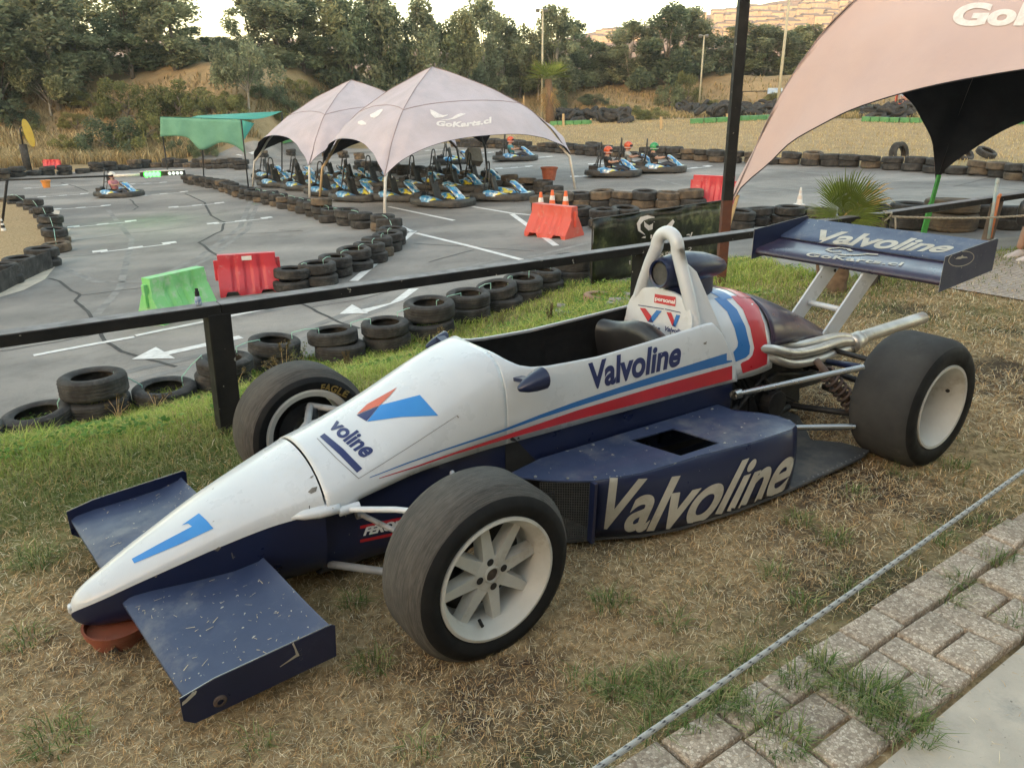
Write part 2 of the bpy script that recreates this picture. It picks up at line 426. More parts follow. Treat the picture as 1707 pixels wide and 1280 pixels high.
ys = sorted(set([round(v, 3) for v in list(np.arange(.2, 14, .14)) + [14 + .35 * i for i in range(60)] + [35 + .8 * i for i in range(100)] + [115 + 3 * i + .3 * i * i for i in range(30)] + [0, -3, -8, -15, -30, -60, -90, -120, -150, -180, -210, -240, -300, 700, 1000, 1600, 2600]]))
GV = []; GT = []
inT = {}
for j, y in enumerate(ys):
    for i, x in enumerate(xs):
        z = ground(x, y); t = inside(x, y, TRK2)
        if t: z -= .05
        GV.append((x, y, z)); GT.append((green_amt(x, y) if -9 < x < 16 and -1 < y < 20 else green_amt(x, y) * .5, ss(9, 26, math.hypot(x, y)), 1 - ss(8, 20, math.hypot(x, y))))
nx_ = len(xs); GF = []
for j in range(len(ys) - 1):
    for i in range(nx_ - 1): GF.append((j * nx_ + i, j * nx_ + i + 1, (j + 1) * nx_ + i + 1, (j + 1) * nx_ + i))
ground_ob = struct(mesh_np('ground', np.array(GV), np.array(GF), 'ground', col=np.array(GT), smooth=True))

def sheet(name, poly2, mat, off, step, zf=ground):
    bm = bmesh.new(); f = bm.faces.new([bm.verts.new((x, y, 0)) for x, y in poly2]); bmesh.ops.triangulate(bm, faces=[f])
    for ax in (0, 1):
        lo = min(v.co[ax] for v in bm.verts); hi = max(v.co[ax] for v in bm.verts); c = lo
        while c < hi:
            c += step if c < 14 else step * 2.5
            co = [0, 0, 0]; no = [0, 0, 0]; co[ax] = c; no[ax] = 1
            bmesh.ops.bisect_plane(bm, geom=bm.verts[:] + bm.edges[:] + bm.faces[:], plane_co=co, plane_no=no, dist=1e-4)
    for v in bm.verts: v.co.z = zf(v.co.x, v.co.y) + off
    bmesh.ops.recalc_face_normals(bm, faces=bm.faces)
    me = bpy.data.meshes.new(name); bm.to_mesh(me); bm.free()
    if me.polygons and sum(p.normal.z for p in me.polygons) < 0: me.flip_normals()
    me.materials.append(MATS[mat]); o = bpy.data.objects.new(name, me); COL.objects.link(o); return struct(o)
track_ob = sheet('track', TRK2, 'asphalt', .0, .5)

# painted lines, arrows and cracks lie on the track as sheets
def px_poly(polys, name, mat, off=.006):
    mb = MB()
    for q in polys:
        V, F = densify(q, [tuple(range(len(q)))], 30)
        vs = []
        for x, y in V:
            p = P(x, y); vs.append((p.x, p.y, p.z + off))
        mb.add(vs, F)
    return struct(mb.build(name, mat))
def stroke(pts, w_, taper=False):            # ribbon on the ground through picture points, width in metres
    g = [P(*q) for q in pts]; out = []
    return g
def ribbon(mb, pts, wd, off=.006, sub=4):
    g = [P(*q) for q in pts]; pp = []
    for a, b in zip(g[:-1], g[1:]):
        for k in range(sub): pp.append(a.lerp(b, k / sub))
    pp.append(g[-1]); L = []; Rr = []
    for i, p in enumerate(pp):
        d = pp[min(i + 1, len(pp) - 1)] - pp[max(i - 1, 0)]; d.z = 0; d.normalize(); s = Vector((-d.y, d.x, 0)) * wd / 2
        for lst, q in ((L, p + s), (Rr, p - s)): lst.append((q.x, q.y, ground(q.x, q.y) + off))
    mb.loft([L, Rr])
mk = MB()
slots = [((50, 314.5), (113, 308.5)), ((68, 329.3), (139.5, 324)), ((91, 350), (174.5, 344)), ((122.5, 379.5), (218.5, 370)), ((168, 421), (284.5, 407)), ((217, 308), (270, 305)), ((239, 327), (308.5, 320.5)), ((290, 346.5), (367, 339.5)), ((357, 374), (447, 364.5)),
         ((833, 282), (883.6, 278.4)), ((1136, 283), (1185, 278)), ((958, 295.5), (980, 294.5)), ((708, 252), (737, 250.5)), ((793, 257), (818, 255)), ((893, 263.5), (917, 262)), ((986, 274.5), (1002, 274))]
for a, b in slots:
    ribbon(mk, [a, b], .1)
    A, B = P(*a), P(*b); d = (B - A).normalized(); s = Vector((-d.y, d.x, 0))
    for p, L in ((A, .3), (B, .3), ((A + B) / 2, .16)):
        q = p + s * (L / 2 + .06)
        for ww in (1,):
            vs = [q - d * .16 - s * L / 2, q + d * .16 - s * L / 2, q + d * .16 + s * L / 2, q - d * .16 + s * L / 2]
            mk.add([(v.x, v.y, ground(v.x, v.y) + .0075) for v in vs], [(0, 1, 2, 3)])
ribbon(mk, [(56, 593), (140, 577), (224, 562)], .11); ribbon(mk, [(226, 560), (362, 532), (500, 503)], .11)
ribbon(mk, [(589.5, 469), (640, 427), (690, 385.5)], .16); ribbon(mk, [(655, 372), (691, 388)], .12); ribbon(mk, [(693, 389), (780, 410), (872, 434)], .12)
ribbon(mk, [(648, 345), (757, 368)], .12); ribbon(mk, [(788, 345), (853, 356)], .12); ribbon(mk, [(854, 356), (892, 359.5)], .12); ribbon(mk, [(853, 357), (927, 410)], .14)
ribbon(mk, [(275, 590), (340, 576), (402, 562)], .17); ribbon(mk, [(385, 262), (420, 256), (440, 252)], .3)
struct(mk.build('lane_markings', 'marking'))
px_poly([[(220, 599.5), (260, 579), (292, 598)], [(566, 524), (587, 508), (614, 523)], [(600, 517), (650, 506), (682, 482), (698, 481.5), (672, 501), (608, 522.5)]], 'arrow_markings', 'marking', .007)
px_poly([[(58, 347), (100, 352), (95, 372), (82, 366)], [(90, 378), (118, 382), (105, 394), (92, 398)], [(-40, 498), (0, 478), (60, 452), (93, 444), (75, 466), (40, 484), (0, 496), (-40, 510)]], 'cement_apron', 'cement', .006)
ck = MB()
k_ = 2.724
def c5(pts): return [(x / k_, 250 + y / k_) for x, y in pts]
for pts, wd in [(c5([(220, 585), (270, 595), (325, 640), (365, 660), (340, 685), (400, 735), (445, 820), (480, 870), (550, 915), (690, 955), (800, 985)]), .055), (c5([(280, 150), (340, 165), (400, 190)]), .07), (c5([(590, 225), (628, 262), (600, 275)]), .06),
              (c5([(840, 200), (930, 240), (960, 300), (1020, 330), (1005, 370), (905, 420), (960, 465), (1040, 505)]), .07), (c5([(365, 660), (500, 645), (655, 625)]), .03), (c5([(0, 915), (220, 880), (440, 835), (560, 812)]), .03),
              (c5([(310, 415), (600, 380), (850, 350)]), .03), (c5([(280, 490), (480, 470)]), .03), (c5([(985, 390), (1362, 370)]), .03), (c5([(690, 335), (960, 300)]), .03), ([(500, 505), (530, 520), (565, 537), (600, 548)], .05), ([(520, 512), (600, 500), (700, 470)], .025),
              ([(715, 437), (790, 417)], .035), ([(690, 406), (790, 412), (890, 419)], .03), ([(465, 384), (505, 386)], .04), ([(1440, 300), (1560, 307), (1707, 318)], .04), ([(1250, 300), (1400, 300)], .03), ([(1590, 312), (1650, 296)], .04), ([(1240, 323), (1330, 318)], .03)]:
    q = []
    for a, b in zip(pts[:-1], pts[1:]):
        for i in range(4): t = i / 4; q.append((a[0] * (1 - t) + b[0] * t + rnd.uniform(-1, 1) * (1.1 if wd > .045 else .4), a[1] * (1 - t) + b[1] * t + rnd.uniform(-1, 1) * .5))
    q.append(pts[-1]); ribbon(ck, q, wd, .004, 1)
struct(ck.build('track_cracks', 'crack'))
plain('rubbered', (.13, .126, .122), (.2, .19, .18), .8, 3, dirt=((.24, .225, .21), 2, .45))
sk = MB()
for pts in ([(250, 470), (330, 430), (400, 380), (420, 330), (380, 300)], [(262, 474), (342, 434), (412, 384), (432, 332), (392, 300)], [(120, 640), (300, 600), (480, 560), (640, 500)], [(140, 655), (310, 613), (490, 572), (655, 508)], [(130, 560), (200, 480), (220, 400), (180, 350)], [(700, 470), (800, 440), (900, 425), (980, 405)], [(1240, 310), (1400, 320), (1600, 335), (1707, 345)], [(1240, 316), (1400, 327), (1600, 343), (1707, 354)], [(1000, 272), (1150, 280), (1300, 284), (1500, 300)], [(860, 275), (960, 276), (1100, 300), (1240, 330)], [(540, 470), (520, 500), (440, 520), (300, 545)], [(60, 430), (160, 470), (300, 470), (440, 440)]):
    for dx in (0,): ribbon(sk, pts, rnd.uniform(.12, .22), .003, 6)
struct(sk.build('tyre_marks', 'rubbered'))
# earth island at the left edge
isl = [P(*q) for q in [(-300, 345), (0, 338), (30, 344), (62, 356), (84, 385), (92, 415), (70, 440), (40, 455), (0, 478), (-120, 530), (-420, 620)]]
sheet('earth_island', [(p.x, p.y) for p in isl], 'ground', .06, .6)

# ---------------------------------------------------------------- paving band, concrete, far paving
pv = MB()
def block(s0, s1, t0, t1, dz=0.):
    g = .003; j = lambda: rnd.uniform(-.0025, .0025)
    z = .028 + rnd.uniform(-.004, .005) + dz; tl = (rnd.uniform(-.006, .006), rnd.uniform(-.01, .01))
    c = [(s0 + g + j(), t0 + g + j()), (s1 - g + j(), t0 + g + j()), (s1 - g + j(), t1 - g + j()), (s0 + g + j(), t1 - g + j())]
    ring = []
    for lev, ins in ((-.05, 0), (0, 0), (.006, .004), (.008, .011)):
        r = []
        cs = sum(p[0] for p in c) / 4; ct = sum(p[1] for p in c) / 4
        for k in range(4):
            for f in (-.0, ):
                a = c[k]; ds = ins * (1 if cs > a[0] else -1); dt = ins * (1 if ct > a[1] else -1)
                r.append(from_band(a[0] + ds, a[1] + dt, z - .006 + lev + tl[0] * (a[0] - cs) * 4 + tl[1] * (a[1] - ct) * 4))
        ring.append(r)
    pv.loft(ring, closed=True, cap=(False, True))
s = -1.2
while s < 7:
    L = .196; block(s, s + L, 0 + .008 * math.sin(s * 3), .118 + .008 * math.sin(s * 3)); s += L + .004
s = -1.1; k = 0
while s < 7:
    block(s, s + .112, .126, .368); s += .116
    block(s, s + .2, .126, .243, -.004 * (k % 3)); block(s, s + .2, .251, .365); s += .204; k += 1
struct(pv.build('paving_band', 'paver', smooth=True, angle=50))
def quadsheet(name, pts, mat, z):
    mb = MB(); mb.prism([(x, y, z - .12) for x, y in pts], (0, 0, .12)); return struct(mb.build(name, mat))
c1 = [from_band(-1.6, .385), from_band(7.5, .385), from_band(7.5, 3.4), from_band(-1.6, 3.4)]
quadsheet('concrete_path', [(p[0], p[1]) for p in c1], 'cement', .018)
def mat_farpave():
    m, nt, b = new_mat('far_paving'); co = coords(nt); mp = nt.nodes.new('ShaderNodeMapping'); mp.inputs['Rotation'].default_value = (0, 0, R(-35)); nt.links.new(co, mp.inputs[0])
    br = N(nt, 'ShaderNodeTexBrick', Scale=4.6); br.inputs['Mortar Size'].default_value = .012; br.inputs['Color1'].default_value = (.38, .31, .26, 1); br.inputs['Color2'].default_value = (.46, .39, .33, 1); br.inputs['Mortar'].default_value = (.12, .095, .075, 1); nt.links.new(mp.outputs[0], br.inputs[0])
    c = mixc(nt, .5, br.outputs[0], ramp(nt, noise(nt, co, 40, 5), [(.3, (.7, .7, .7)), (.7, (1.2, 1.2, 1.2))]), 'MULTIPLY')
    nt.links.new(c, b.inputs['Base Color']); b.inputs['Roughness'].default_value = .9; bump(nt, b, br.outputs['Fac'], -.5, .01)
mat_farpave()
fp = [P(*q) for q in [(1562, 480), (1640, 492), (1760, 512), (2000, 560), (2100, 420), (1760, 412), (1640, 424), (1600, 445)]]
sheet('far_paving', [(p.x, p.y) for p in fp], 'far_paving', .016, .25)

# ---------------------------------------------------------------- rail fence
fence = thing('rail_fence', 'long low black-painted rail fence between the race car and the tyre-lined track', 'fence', (FG.x, FG.y, 0))
def rail(s0, s1, z0=.655, z1=.655, h=.054, wd=.1):
    def pt(s, z): x, y = from_sw(s, 0); return (x - FG.x, y - FG.y, z)
    mb = MB(); mb.beam(pt(s0, z0), pt(s1, z1), wd, h)
    o = mb.build('rail', 'black_paint', fence, bevel=.004)
    mb = MB(); mb.beam(pt(s0, z0 + h / 2 + .001), pt(s1, z1 + h / 2 + .001), wd - .01, .004); t = mb.build('worn_top_face', 'grey_top', o)
    return o
rail(-3.2, .06); rail(.065, 3.0); rail(3.005, 5.72); rail(5.85, 9.6, .65, .66)
def post(s, wd=.105, lean=0, mat='black_paint', zb=-.35, top=.64):
    x, y = from_sw(s, .004); mb = MB(); x -= FG.x; y -= FG.y
    mb.beam((x - FE.x * lean, y - FE.y * lean, zb), (x, y, top), wd, wd, up=(FE.x, FE.y, 0))
    return mb.build('post', mat, fence, bevel=.005)
post(.05, .112, .02); post(-3.0); post(3.0); 
plain('bare_wood', (.17, .125, .09), (.09, .065, .05), .85, 5, bmp=.4, bscale=30)
post(6.0, .11, .0, 'bare_wood'); post(6.13, .05, .0, 'black_paint'); post(8.3, .09, .12, 'bare_wood'); post(10.5)

# ---------------------------------------------------------------- tyres
def tyre_mesh(name, mat, tread):
    prof = []
    Ro, Ri, W = .31, .185, .098
    P_ = [(Ri, -W * .72), (Ri + .01, -W * .86), (Ri + .045, -W * 1.0), (Ro - .045, -W * .98), (Ro - .016, -W * .84)]
    tr = [(Ro - .003, -W * .7)]
    for k in range(4):
        z = -W * .62 + k * W * .33
        tr += [(Ro, z), (Ro, z + W * .2)] + ([(Ro - .009, z + W * .22), (Ro - .009, z + W * .3)] if tread else [])
    prof = P_ + tr + [(Ro - .003, W * .7)] + [(r, -z) for r, z in reversed(P_)] + [(Ri + .006, W * .6), (Ri + .05, W * .72), (Ro - .05, W * .8), (Ro - .028, W * .55), (Ro - .026, -W * .55), (Ro - .05, -W * .8), (Ri + .05, -W * .72), (Ri + .006, -W * .6)]
    n = 40; mb = MB(); mb.lathe([(r, z + W) for r, z in prof], n, close=True)
    if tread == 2:
        L = len(prof); 
        for i, (r, z) in enumerate(prof):
            if r > Ro - .005 and abs(z) < W * .72:
                for k in range(n):
                    if (k + (i % 2)) % 2 == 0:
                        x, y, zz = mb.v[i * n + k]; f = (r - .006) / r; mb.v[i * n + k] = (x * f, y * f, zz)
    return mb.build(name, mat, smooth=True, angle=38)
TY = [tyre_mesh('tyre', 'rubber', 1), tyre_mesh('tyre', 'rubber', 2), tyre_mesh('tyre', 'rubber_brown', 1)]
for t in TY: t.hide_render = False
ty_used = [False] * 3; TYRE_N = [0]
COND = ['worn black', 'dusty dark grey', 'dull brownish']
def put_tyre(loc, rot, sc, label, group, kind):
    if not ty_used[kind]: o = TY[kind]; ty_used[kind] = True
    else: o = TY[kind].copy(); COL.objects.link(o)
    o.location = loc; o.rotation_euler = rot; o.scale = sc if isinstance(sc, tuple) else (sc,) * 3
    o['label'] = label; o['category'] = 'tyre'; o['group'] = group; TYRE_N[0] += 1; return o
def along(pts, n):
    g = [P(*q) for q in pts]; L = [0]
    for a, b in zip(g[:-1], g[1:]): L.append(L[-1] + (b - a).length)
    out = []
    for i in range(n):
        t = L[-1] * i / max(1, n - 1); k = 0
        while k < len(L) - 2 and L[k + 1] < t: k += 1
        f = (t - L[k]) / (L[k + 1] - L[k]); p = g[k].lerp(g[k + 1], f); out.append(Vector((p.x, p.y, ground(p.x, p.y))))
    return out
def tyre_row(pos, desc, group, high=2, sc=1.0, jit=.045, side='left end', brown=.15, tops=None):
    for i, p in enumerate(pos):
        h = high[i] if isinstance(high, (list, tuple)) else high
        s_ = (sc[i] if isinstance(sc, (list, tuple)) else sc) * rnd.uniform(.96, 1.04); z = p.z
        for k in range(h):
            kind = 2 if rnd.random() < brown else (1 if rnd.random() < .4 else 0)
            lv = {1: 'single', 2: ['bottom', 'top'][min(k, 1)], 3: ['bottom', 'middle', 'top'][k] if k < 3 else ''}[h]
            dx, dy = rnd.uniform(-jit, jit), rnd.uniform(-jit, jit)
            where = ('lone tyre, %s' % ordinal(i)) if h == 1 else ('%s tyre, %s stack' % (lv, ordinal(i)))
            put_tyre((p.x + dx, p.y + dy, z), (rnd.gauss(0, .045), rnd.gauss(0, .045), rnd.uniform(0, 6)), (s_, s_, s_ * rnd.uniform(.85, 1.12)), '%s %s from %s, %s' % (COND[kind], where, side, desc), group, kind)
            z += .192 * s_
# near row, below the grass bank
R1 = [(-190, 785), (-60, 748), (65, 712), (165, 688), (275, 665), (375, 643), (463, 613), (563, 596), (645, 578), (712, 556), (785, 530), (832, 512), (868, 500), (905, 486), (948, 470)]
r1 = [P(*q) for q in R1]
tyre_row(r1, 'near row under bank', 'tyres in the near row under the bank', high=[1, 1, 1, 2, 1, 2, 2, 2, 2, 2, 2, 2, 2, 2, 2], sc=[1.04, 1.03, 1.08, 1.04, 1.05, 1, 1, .98, 1, 1.08, 1, 1, 1, .98, 1.1], brown=.05)
# divider row bending round the tents
R2 = [(487, 481), (533, 474), (561, 460), (592, 448), (617, 437), (633, 427), (645, 418), (655, 408), (650, 393), (636, 384)]
tyre_row([P(*q) for q in R2], 'front divider row', 'tyres in the divider row by the tents', sc=1.02, side='barrier end', brown=.1)
r2 = along([(604, 380), (572, 373), (551, 370), (530, 361), (500, 351), (470, 345), (440, 337), (402, 328), (372, 316), (346, 311), (315, 306)], 24)
tyre_row(r2, 'row before the tents', 'tyres in the divider row by the tents', sc=1.0, side='tent-leg end', brown=.2, high=[3 if i == 3 else 2 for i in range(24)])
r3 = along([(905, 352), (950, 346), (1000, 345), (1047, 346), (1083, 346), (1120, 346), (1152, 345)], 8)
tyre_row(r3, 'row behind cone barrier', 'tyres in the row right of the tents', sc=1.12, brown=.5)
r3b = along([(600, 282), (680, 292), (760, 300), (830, 307), (890, 318), (925, 330)], 15)
tyre_row(r3b, 'row behind parked karts', 'tyres in the row behind the karts', sc=1.05, brown=.2)
tyre_row([P(*q) for q in [(962, 375), (1004, 379), (1038, 374)]], 'row beside green banner', 'tyres by the green banner', sc=1.1)
tyre_row([P(*q) for q in [(1229, 382), (1264, 375), (1310, 373), (1420, 378), (1460, 374), (1512, 380), (1579, 382), (1633, 378), (1684, 381)]], 'row behind small palm', 'tyres in the right row behind the palm', sc=[1.1, 1.1, 1.1, 1.1, 1.1, 1.25, 1.6, 1.2, 1.1], brown=.1)
tyre_row([P(*q) for q in [(1248, 362), (1285, 360), (1330, 360), (1370, 362), (1545, 366), (1600, 365)]], 'second row behind palm', 'tyres in the right row behind the palm', sc=[1.1] * 4 + [1.3, 1.2], high=1, brown=.1)
# far rows
r5 = along([(1730, 303), (1707, 301), (1660, 295), (1590, 290), (1510, 284), (1430, 279), (1340, 275), (1257, 272.6), (1204, 271), (1127, 265), (1050, 262), (993, 260), (912, 253), (870, 250), (807, 246), (760, 244)], 44)
tyre_row(r5, 'far row before field', 'tyres in the far row before the dry field', sc=1.2, side='right end', jit=.07, brown=.25, high=[1 if i % 9 == 4 else 2 for i in range(44)])
r6 = along([(-20, 302), (0, 299), (88, 292), (151, 287), (197, 284), (246, 279), (299, 279), (351, 280), (404, 282)], 24)
tyre_row(r6, 'far left row', 'tyres in the far left row', sc=1.35, jit=.08, brown=.05, high=[2 if i % 3 else 1 for i in range(24)])
r7 = along([(8, 338), (45, 345), (68, 358), (84, 377), (94, 398), (96, 420)], 11)
tyre_row(r7, 'row round earth island', 'tyres round the earth island', sc=1.0, high=[1, 2] * 5 + [1])
tyre_row([P(*q) for q in [(72, 444), (40, 458), (6, 474), (-40, 494)]], 'rubber-banded left row', 'tyres in the banded row', sc=1.05, side='island end')
tyre_row(along([(440, 262), (500, 258), (560, 262), (600, 266)], 6), 'row behind left tent', 'tyres behind the left tent', sc=1.1)
# leaning strays
p = P(1492, 262); put_tyre((p.x, p.y, p.z + .1), (R(82), 0, .5), 1.5, 'dark tyre standing upright half sunk in the dry field edge', 'loose tyres by the field', 0)
p = P(1602, 266); put_tyre((p.x, p.y, p.z + .1), (R(40), 0, .3), 1.2, 'tilted tyre leaning on the far row near the tent opening', 'loose tyres by the field', 1)
p = P(1640, 264); put_tyre((p.x, p.y, p.z + .1), (R(25), .1, .3), 1.2, 'tilted tyre beside another, right of the tent leg', 'loose tyres by the field', 0)
p = P(988, 246); put_tyre((p.x, p.y, p.z), (.1, 0, .3), 1.3, 'single tyre lying in the field behind the karts', 'loose tyres by the field', 0)
# rubber belt round the banded row
mb = MB(); q = [P(*a) for a in [(88, 447), (72, 453), (40, 468), (6, 486), (-40, 508)]]
mb.loft([[(p.x, p.y, p.z) for p in q], [(p.x, p.y, p.z + .36) for p in q]]); o = mb.build('rubber_belt', 'rubber', solid=.015); tag(o, 'wide black rubber belt wrapped round tyres at the left edge', 'belt')
# green cords joining the tyres
cd_ = 0
def cords(row, desc, sc=1.0, h=2):
    for i in range(len(row) - 1):
        a, b = row[i], row[i + 1]; d = (b - a).normalized(); hh = lambda j: (h[j] if isinstance(h, list) else h) * .192 * sc
        pa = a + d * .2 + Vector((0, 0, hh(i) + .005)); pb = b - d * .2 + Vector((0, 0, hh(i + 1) + .005)); mid = (pa + pb) / 2 + Vector((0, 0, .015))
        mb = MB(); mb.tube([pa - Vector((0, 0, .1)), pa, mid, pb, pb - Vector((0, 0, .1))], .006, 5)
        o = mb.build('cord', 'cord'); tag(o, 'green cord over %s gap, %s' % (ordinal(i), desc), 'cord', 'green cords tying the tyres')
cords(r1[2:], 'near tyre row', 1.03, [1, 2, 1] + [2] * 10)
cords([P(*q) for q in R2], 'front divider row', 1.02)
cords(r2[:12], 'row before the tents', 1.0)
cords(r7, 'row round earth island', 1.0, [1, 2] * 5 + [1])
print('TYRES', TYRE_N[0])
# ================================================================ the race car
plain('car_white', (.62, .635, .65), (.56, .57, .585), .3, 3, coat=.5, bmp=.03, bscale=9, c3=((.25, .23, .2), 24, .745), dirt=((.5, .49, .46), 2.4, .58))
plain('car_blue', (.006, .011, .042), (.01, .016, .055), .34, 3, coat=.12, c3=((.3, .28, .22), 30, .74), bmp=.03, bscale=9, dirt=((.03, .034, .07), 7, .6))
plain('wing_blue', (.026, .04, .09), (.04, .055, .11), .42, 6, coat=.15, c3=((.45, .41, .32), 55, .7), dirt=((.12, .125, .15), 5, .52))
plain('cover_blue', (.014, .016, .05), (.04, .026, .05), .3, 3, coat=.25, dirt=((.075, .045, .07), 3.4, .52))
plain('decal_red', (.5, .018, .03), (.42, .02, .03), .35, 5, coat=.3)
plain('decal_sky', (.02, .2, .55), (.03, .24, .6), .35, 5, coat=.3)
plain('decal_mid', (.015, .13, .38), (.02, .15, .42), .35, 5, coat=.3)
plain('decal_navy', (.014, .022, .1), (.02, .03, .12), .35, 5)
plain('decal_orange', (.6, .12, .05), (.5, .1, .05), .4, 5)
plain('decal_cream', (.5, .46, .38), (.4, .36, .29), .5, 6, c3=((.03, .04, .12), 34, .765), dirt=((.36, .32, .25), 9, .5))
plain('decal_white', (.75, .75, .74), (.68, .68, .66), .35, 5)
plain('rim_white', (.56, .545, .5), (.47, .45, .41), .5, 6, dirt=((.28, .22, .15), 5, .56), bmp=.05, bscale=30)
plain('slick', (.038, .037, .036), (.06, .057, .053), .8, 4, bmp=.25, bscale=70, dirt=((.09, .08, .07), 2.5, .54), spec=.25)
def mat_slick():
    m, nt, b = new_mat('slick_worn'); co = coords(nt)
    mp = nt.nodes.new('ShaderNodeMapping'); mp.inputs['Scale'].default_value = (4, 60, 4); nt.links.new(co, mp.inputs[0])
    n = noise(nt, mp.outputs[0], 3.2, 5, .6, dist=1.2)
    c = ramp(nt, n, [(.36, (.04, .038, .036)), (.5, (.075, .07, .064)), (.62, (.12, .11, .098))])
    c = mixc(nt, .45, c, ramp(nt, noise(nt, co, 6, 5), [(.35, (.05, .046, .042)), (.65, (.12, .105, .088))]))
    nt.links.new(c, b.inputs['Base Color']); b.inputs['Roughness'].default_value = .85; b.inputs['Specular IOR Level'].default_value = .25
    bump(nt, b, n, .6, .006)
mat_slick()
plain('sidewall', (.01, .01, .011), (.018, .0175, .0175), .6, 8, bmp=.08, bscale=40, spec=.15, c3=((.2, .17, .13), 45, .76))
plain('tyre_yellow', (.28, .2, .04), (.2, .14, .04), .7, 8)
plain('frame_grey', (.2, .2, .2), (.28, .27, .26), .5, 12, dirt=((.12, .1, .08), 14, .55))
plain('dark_metal', (.02, .02, .022), (.045, .042, .04), .55, 10, metal=.4, dirt=((.08, .06, .045), 14, .58))
plain('chrome_rod', (.46, .46, .45), (.4, .39, .38), .25, 4, metal=1)
plain('exhaust', (.6, .57, .53), (.46, .43, .39), .36, 6, metal=.7, dirt=((.3, .24, .18), 9, .58))
plain('pit_black', (.006, .006, .007), (.014, .013, .013), .7, 8)
plain('leather', (.018, .017, .018), (.03, .028, .027), .35, 9, bmp=.3, bscale=20)
plain('floor_grey', (.05, .05, .052), (.085, .083, .08), .7, 5, c3=((.4, .38, .34), 50, .74), dirt=((.14, .12, .1), 5, .5))
plain('spring_rust', (.07, .05, .045), (.12, .08, .06), .7, 20)
plain('mesh_dark', (.05, .05, .048), (.09, .085, .075), .7, 40)
TH = R(34.5); CE = Vector((math.cos(TH), math.sin(TH), 0)); CN = Vector((math.sin(TH), -math.cos(TH), 0))
CO = Vector((-.038, 1.977, 0)) - CN * .80
car = thing('race_car', 'white and dark blue single-seat race car with red stripe, parked on dry grass', 'race car', CO, TH)
car.rotation_euler = (0, 0, TH)
bpy.context.view_layer.update()
def L3(u, v, z): return Vector((u, -v, z))
def cv(px, py, v):                          # picture point on the car's plane at lateral offset v -> (u, v, z)
    d = ray(px, py); t = (CO + CN * v - CAM).dot(CN) / d.dot(CN); p = CAM + d * t
    return ((p - CO).dot(CE), v, p.z)
def LV(px, py, v): return L3(*cv(px, py, v))
def interp(tab, u):
    if u <= tab[0][0]: return tab[0][1:]
    for a, b in zip(tab[:-1], tab[1:]):
        if u <= b[0]:
            f = (u - a[0]) / (b[0] - a[0]); return tuple(x * (1 - f) + y * f for x, y in zip(a[1:], b[1:]))
    return tab[-1][1:]
def smooth_interp(tab, u):
    """Catmull-Rom through the table"""
    n = len(tab)
    if u <= tab[0][0]: return tab[0][1:]
    if u >= tab[-1][0]: return tab[-1][1:]
    k = max(i for i in range(n - 1) if tab[i][0] <= u); a, b = tab[k], tab[k + 1]; h = b[0] - a[0]; f = (u - a[0]) / h
    out = []
    for j in range(1, len(a)):
        m0 = (b[j] - tab[k - 1][j]) / (b[0] - tab[k - 1][0]) if k > 0 else (b[j] - a[j]) / h
        m1 = (tab[k + 2][j] - a[j]) / (tab[k + 2][0] - a[0]) if k + 2 < n else (b[j] - a[j]) / h
        f2, f3 = f * f, f ** 3
        out.append((2 * f3 - 3 * f2 + 1) * a[j] + (f3 - 2 * f2 + f) * h * m0 + (-2 * f3 + 3 * f2) * b[j] + (f3 - f2) * h * m1)
    return tuple(out)
def arc(u, wv, z0, z1, n, m, a0=0., a1=math.pi, K=16):
    """super-elliptic arch over the car: from near side (angle a0) over the top to the far side"""
    out = []
    for i in range(K + 1):
        a = a0 + (a1 - a0) * i / K; c, s = math.cos(a), math.sin(a)
        out.append(L3(u, wv * (abs(c) ** (2 / n)) * (1 if c >= 0 else -1), z0 + (z1 - z0) * abs(s) ** (2 / m)))
    return out
# ---- nose cone: (u, half width, boundary z, top z, bottom z, exponent)
NOSE = [(-1.083, .012, .125, .14, .108, 2), (-1.07, .03, .14, .168, .085, 2), (-1.04, .052, .157, .192, .068, 2), (-.99, .075, .178, .217, .058, 2), (-.9, .105, .213, .262, .052, 2.05), (-.8, .132, .246, .308, .05, 2.1), (-.66, .168, .29, .372, .05, 2.1), (-.5, .205, .33, .432, .052, 2.15), (-.4, .232, .345, .468, .055, 2.15), (-.325, .252, .352, .495, .058, 2.15)]
mb = MB(); up = []; lo = []
for i in range(33):
    u = -1.083 + (1.083 - .325) * (i / 32) ** 1.25; w_, zb, zt, zo, n = smooth_interp(NOSE, u)
    up.append(arc(u, w_, zb, zt, n, n)); 
    q = []
    for k in range(13):
        a = math.pi * k / 12; c, s = math.cos(a), math.sin(a); q.append(L3(u, w_ * .985 * (abs(c) ** (2 / 3.2)) * (1 if c >= 0 else -1), zb - (zb - zo) * abs(s) ** (2 / 3.2)))
    lo.append(q)
mb.loft(up, mi=0); mb.loft(lo, mi=1)
nose = mb.build('nose_cone', ['car_white', 'car_blue'], car, smooth=True, angle=50)
mb = MB(); mb.box(L3(-1.078, .0, .135), (.022, .03, .03)); mb.build('towing_pin', 'car_white', nose, bevel=.008)
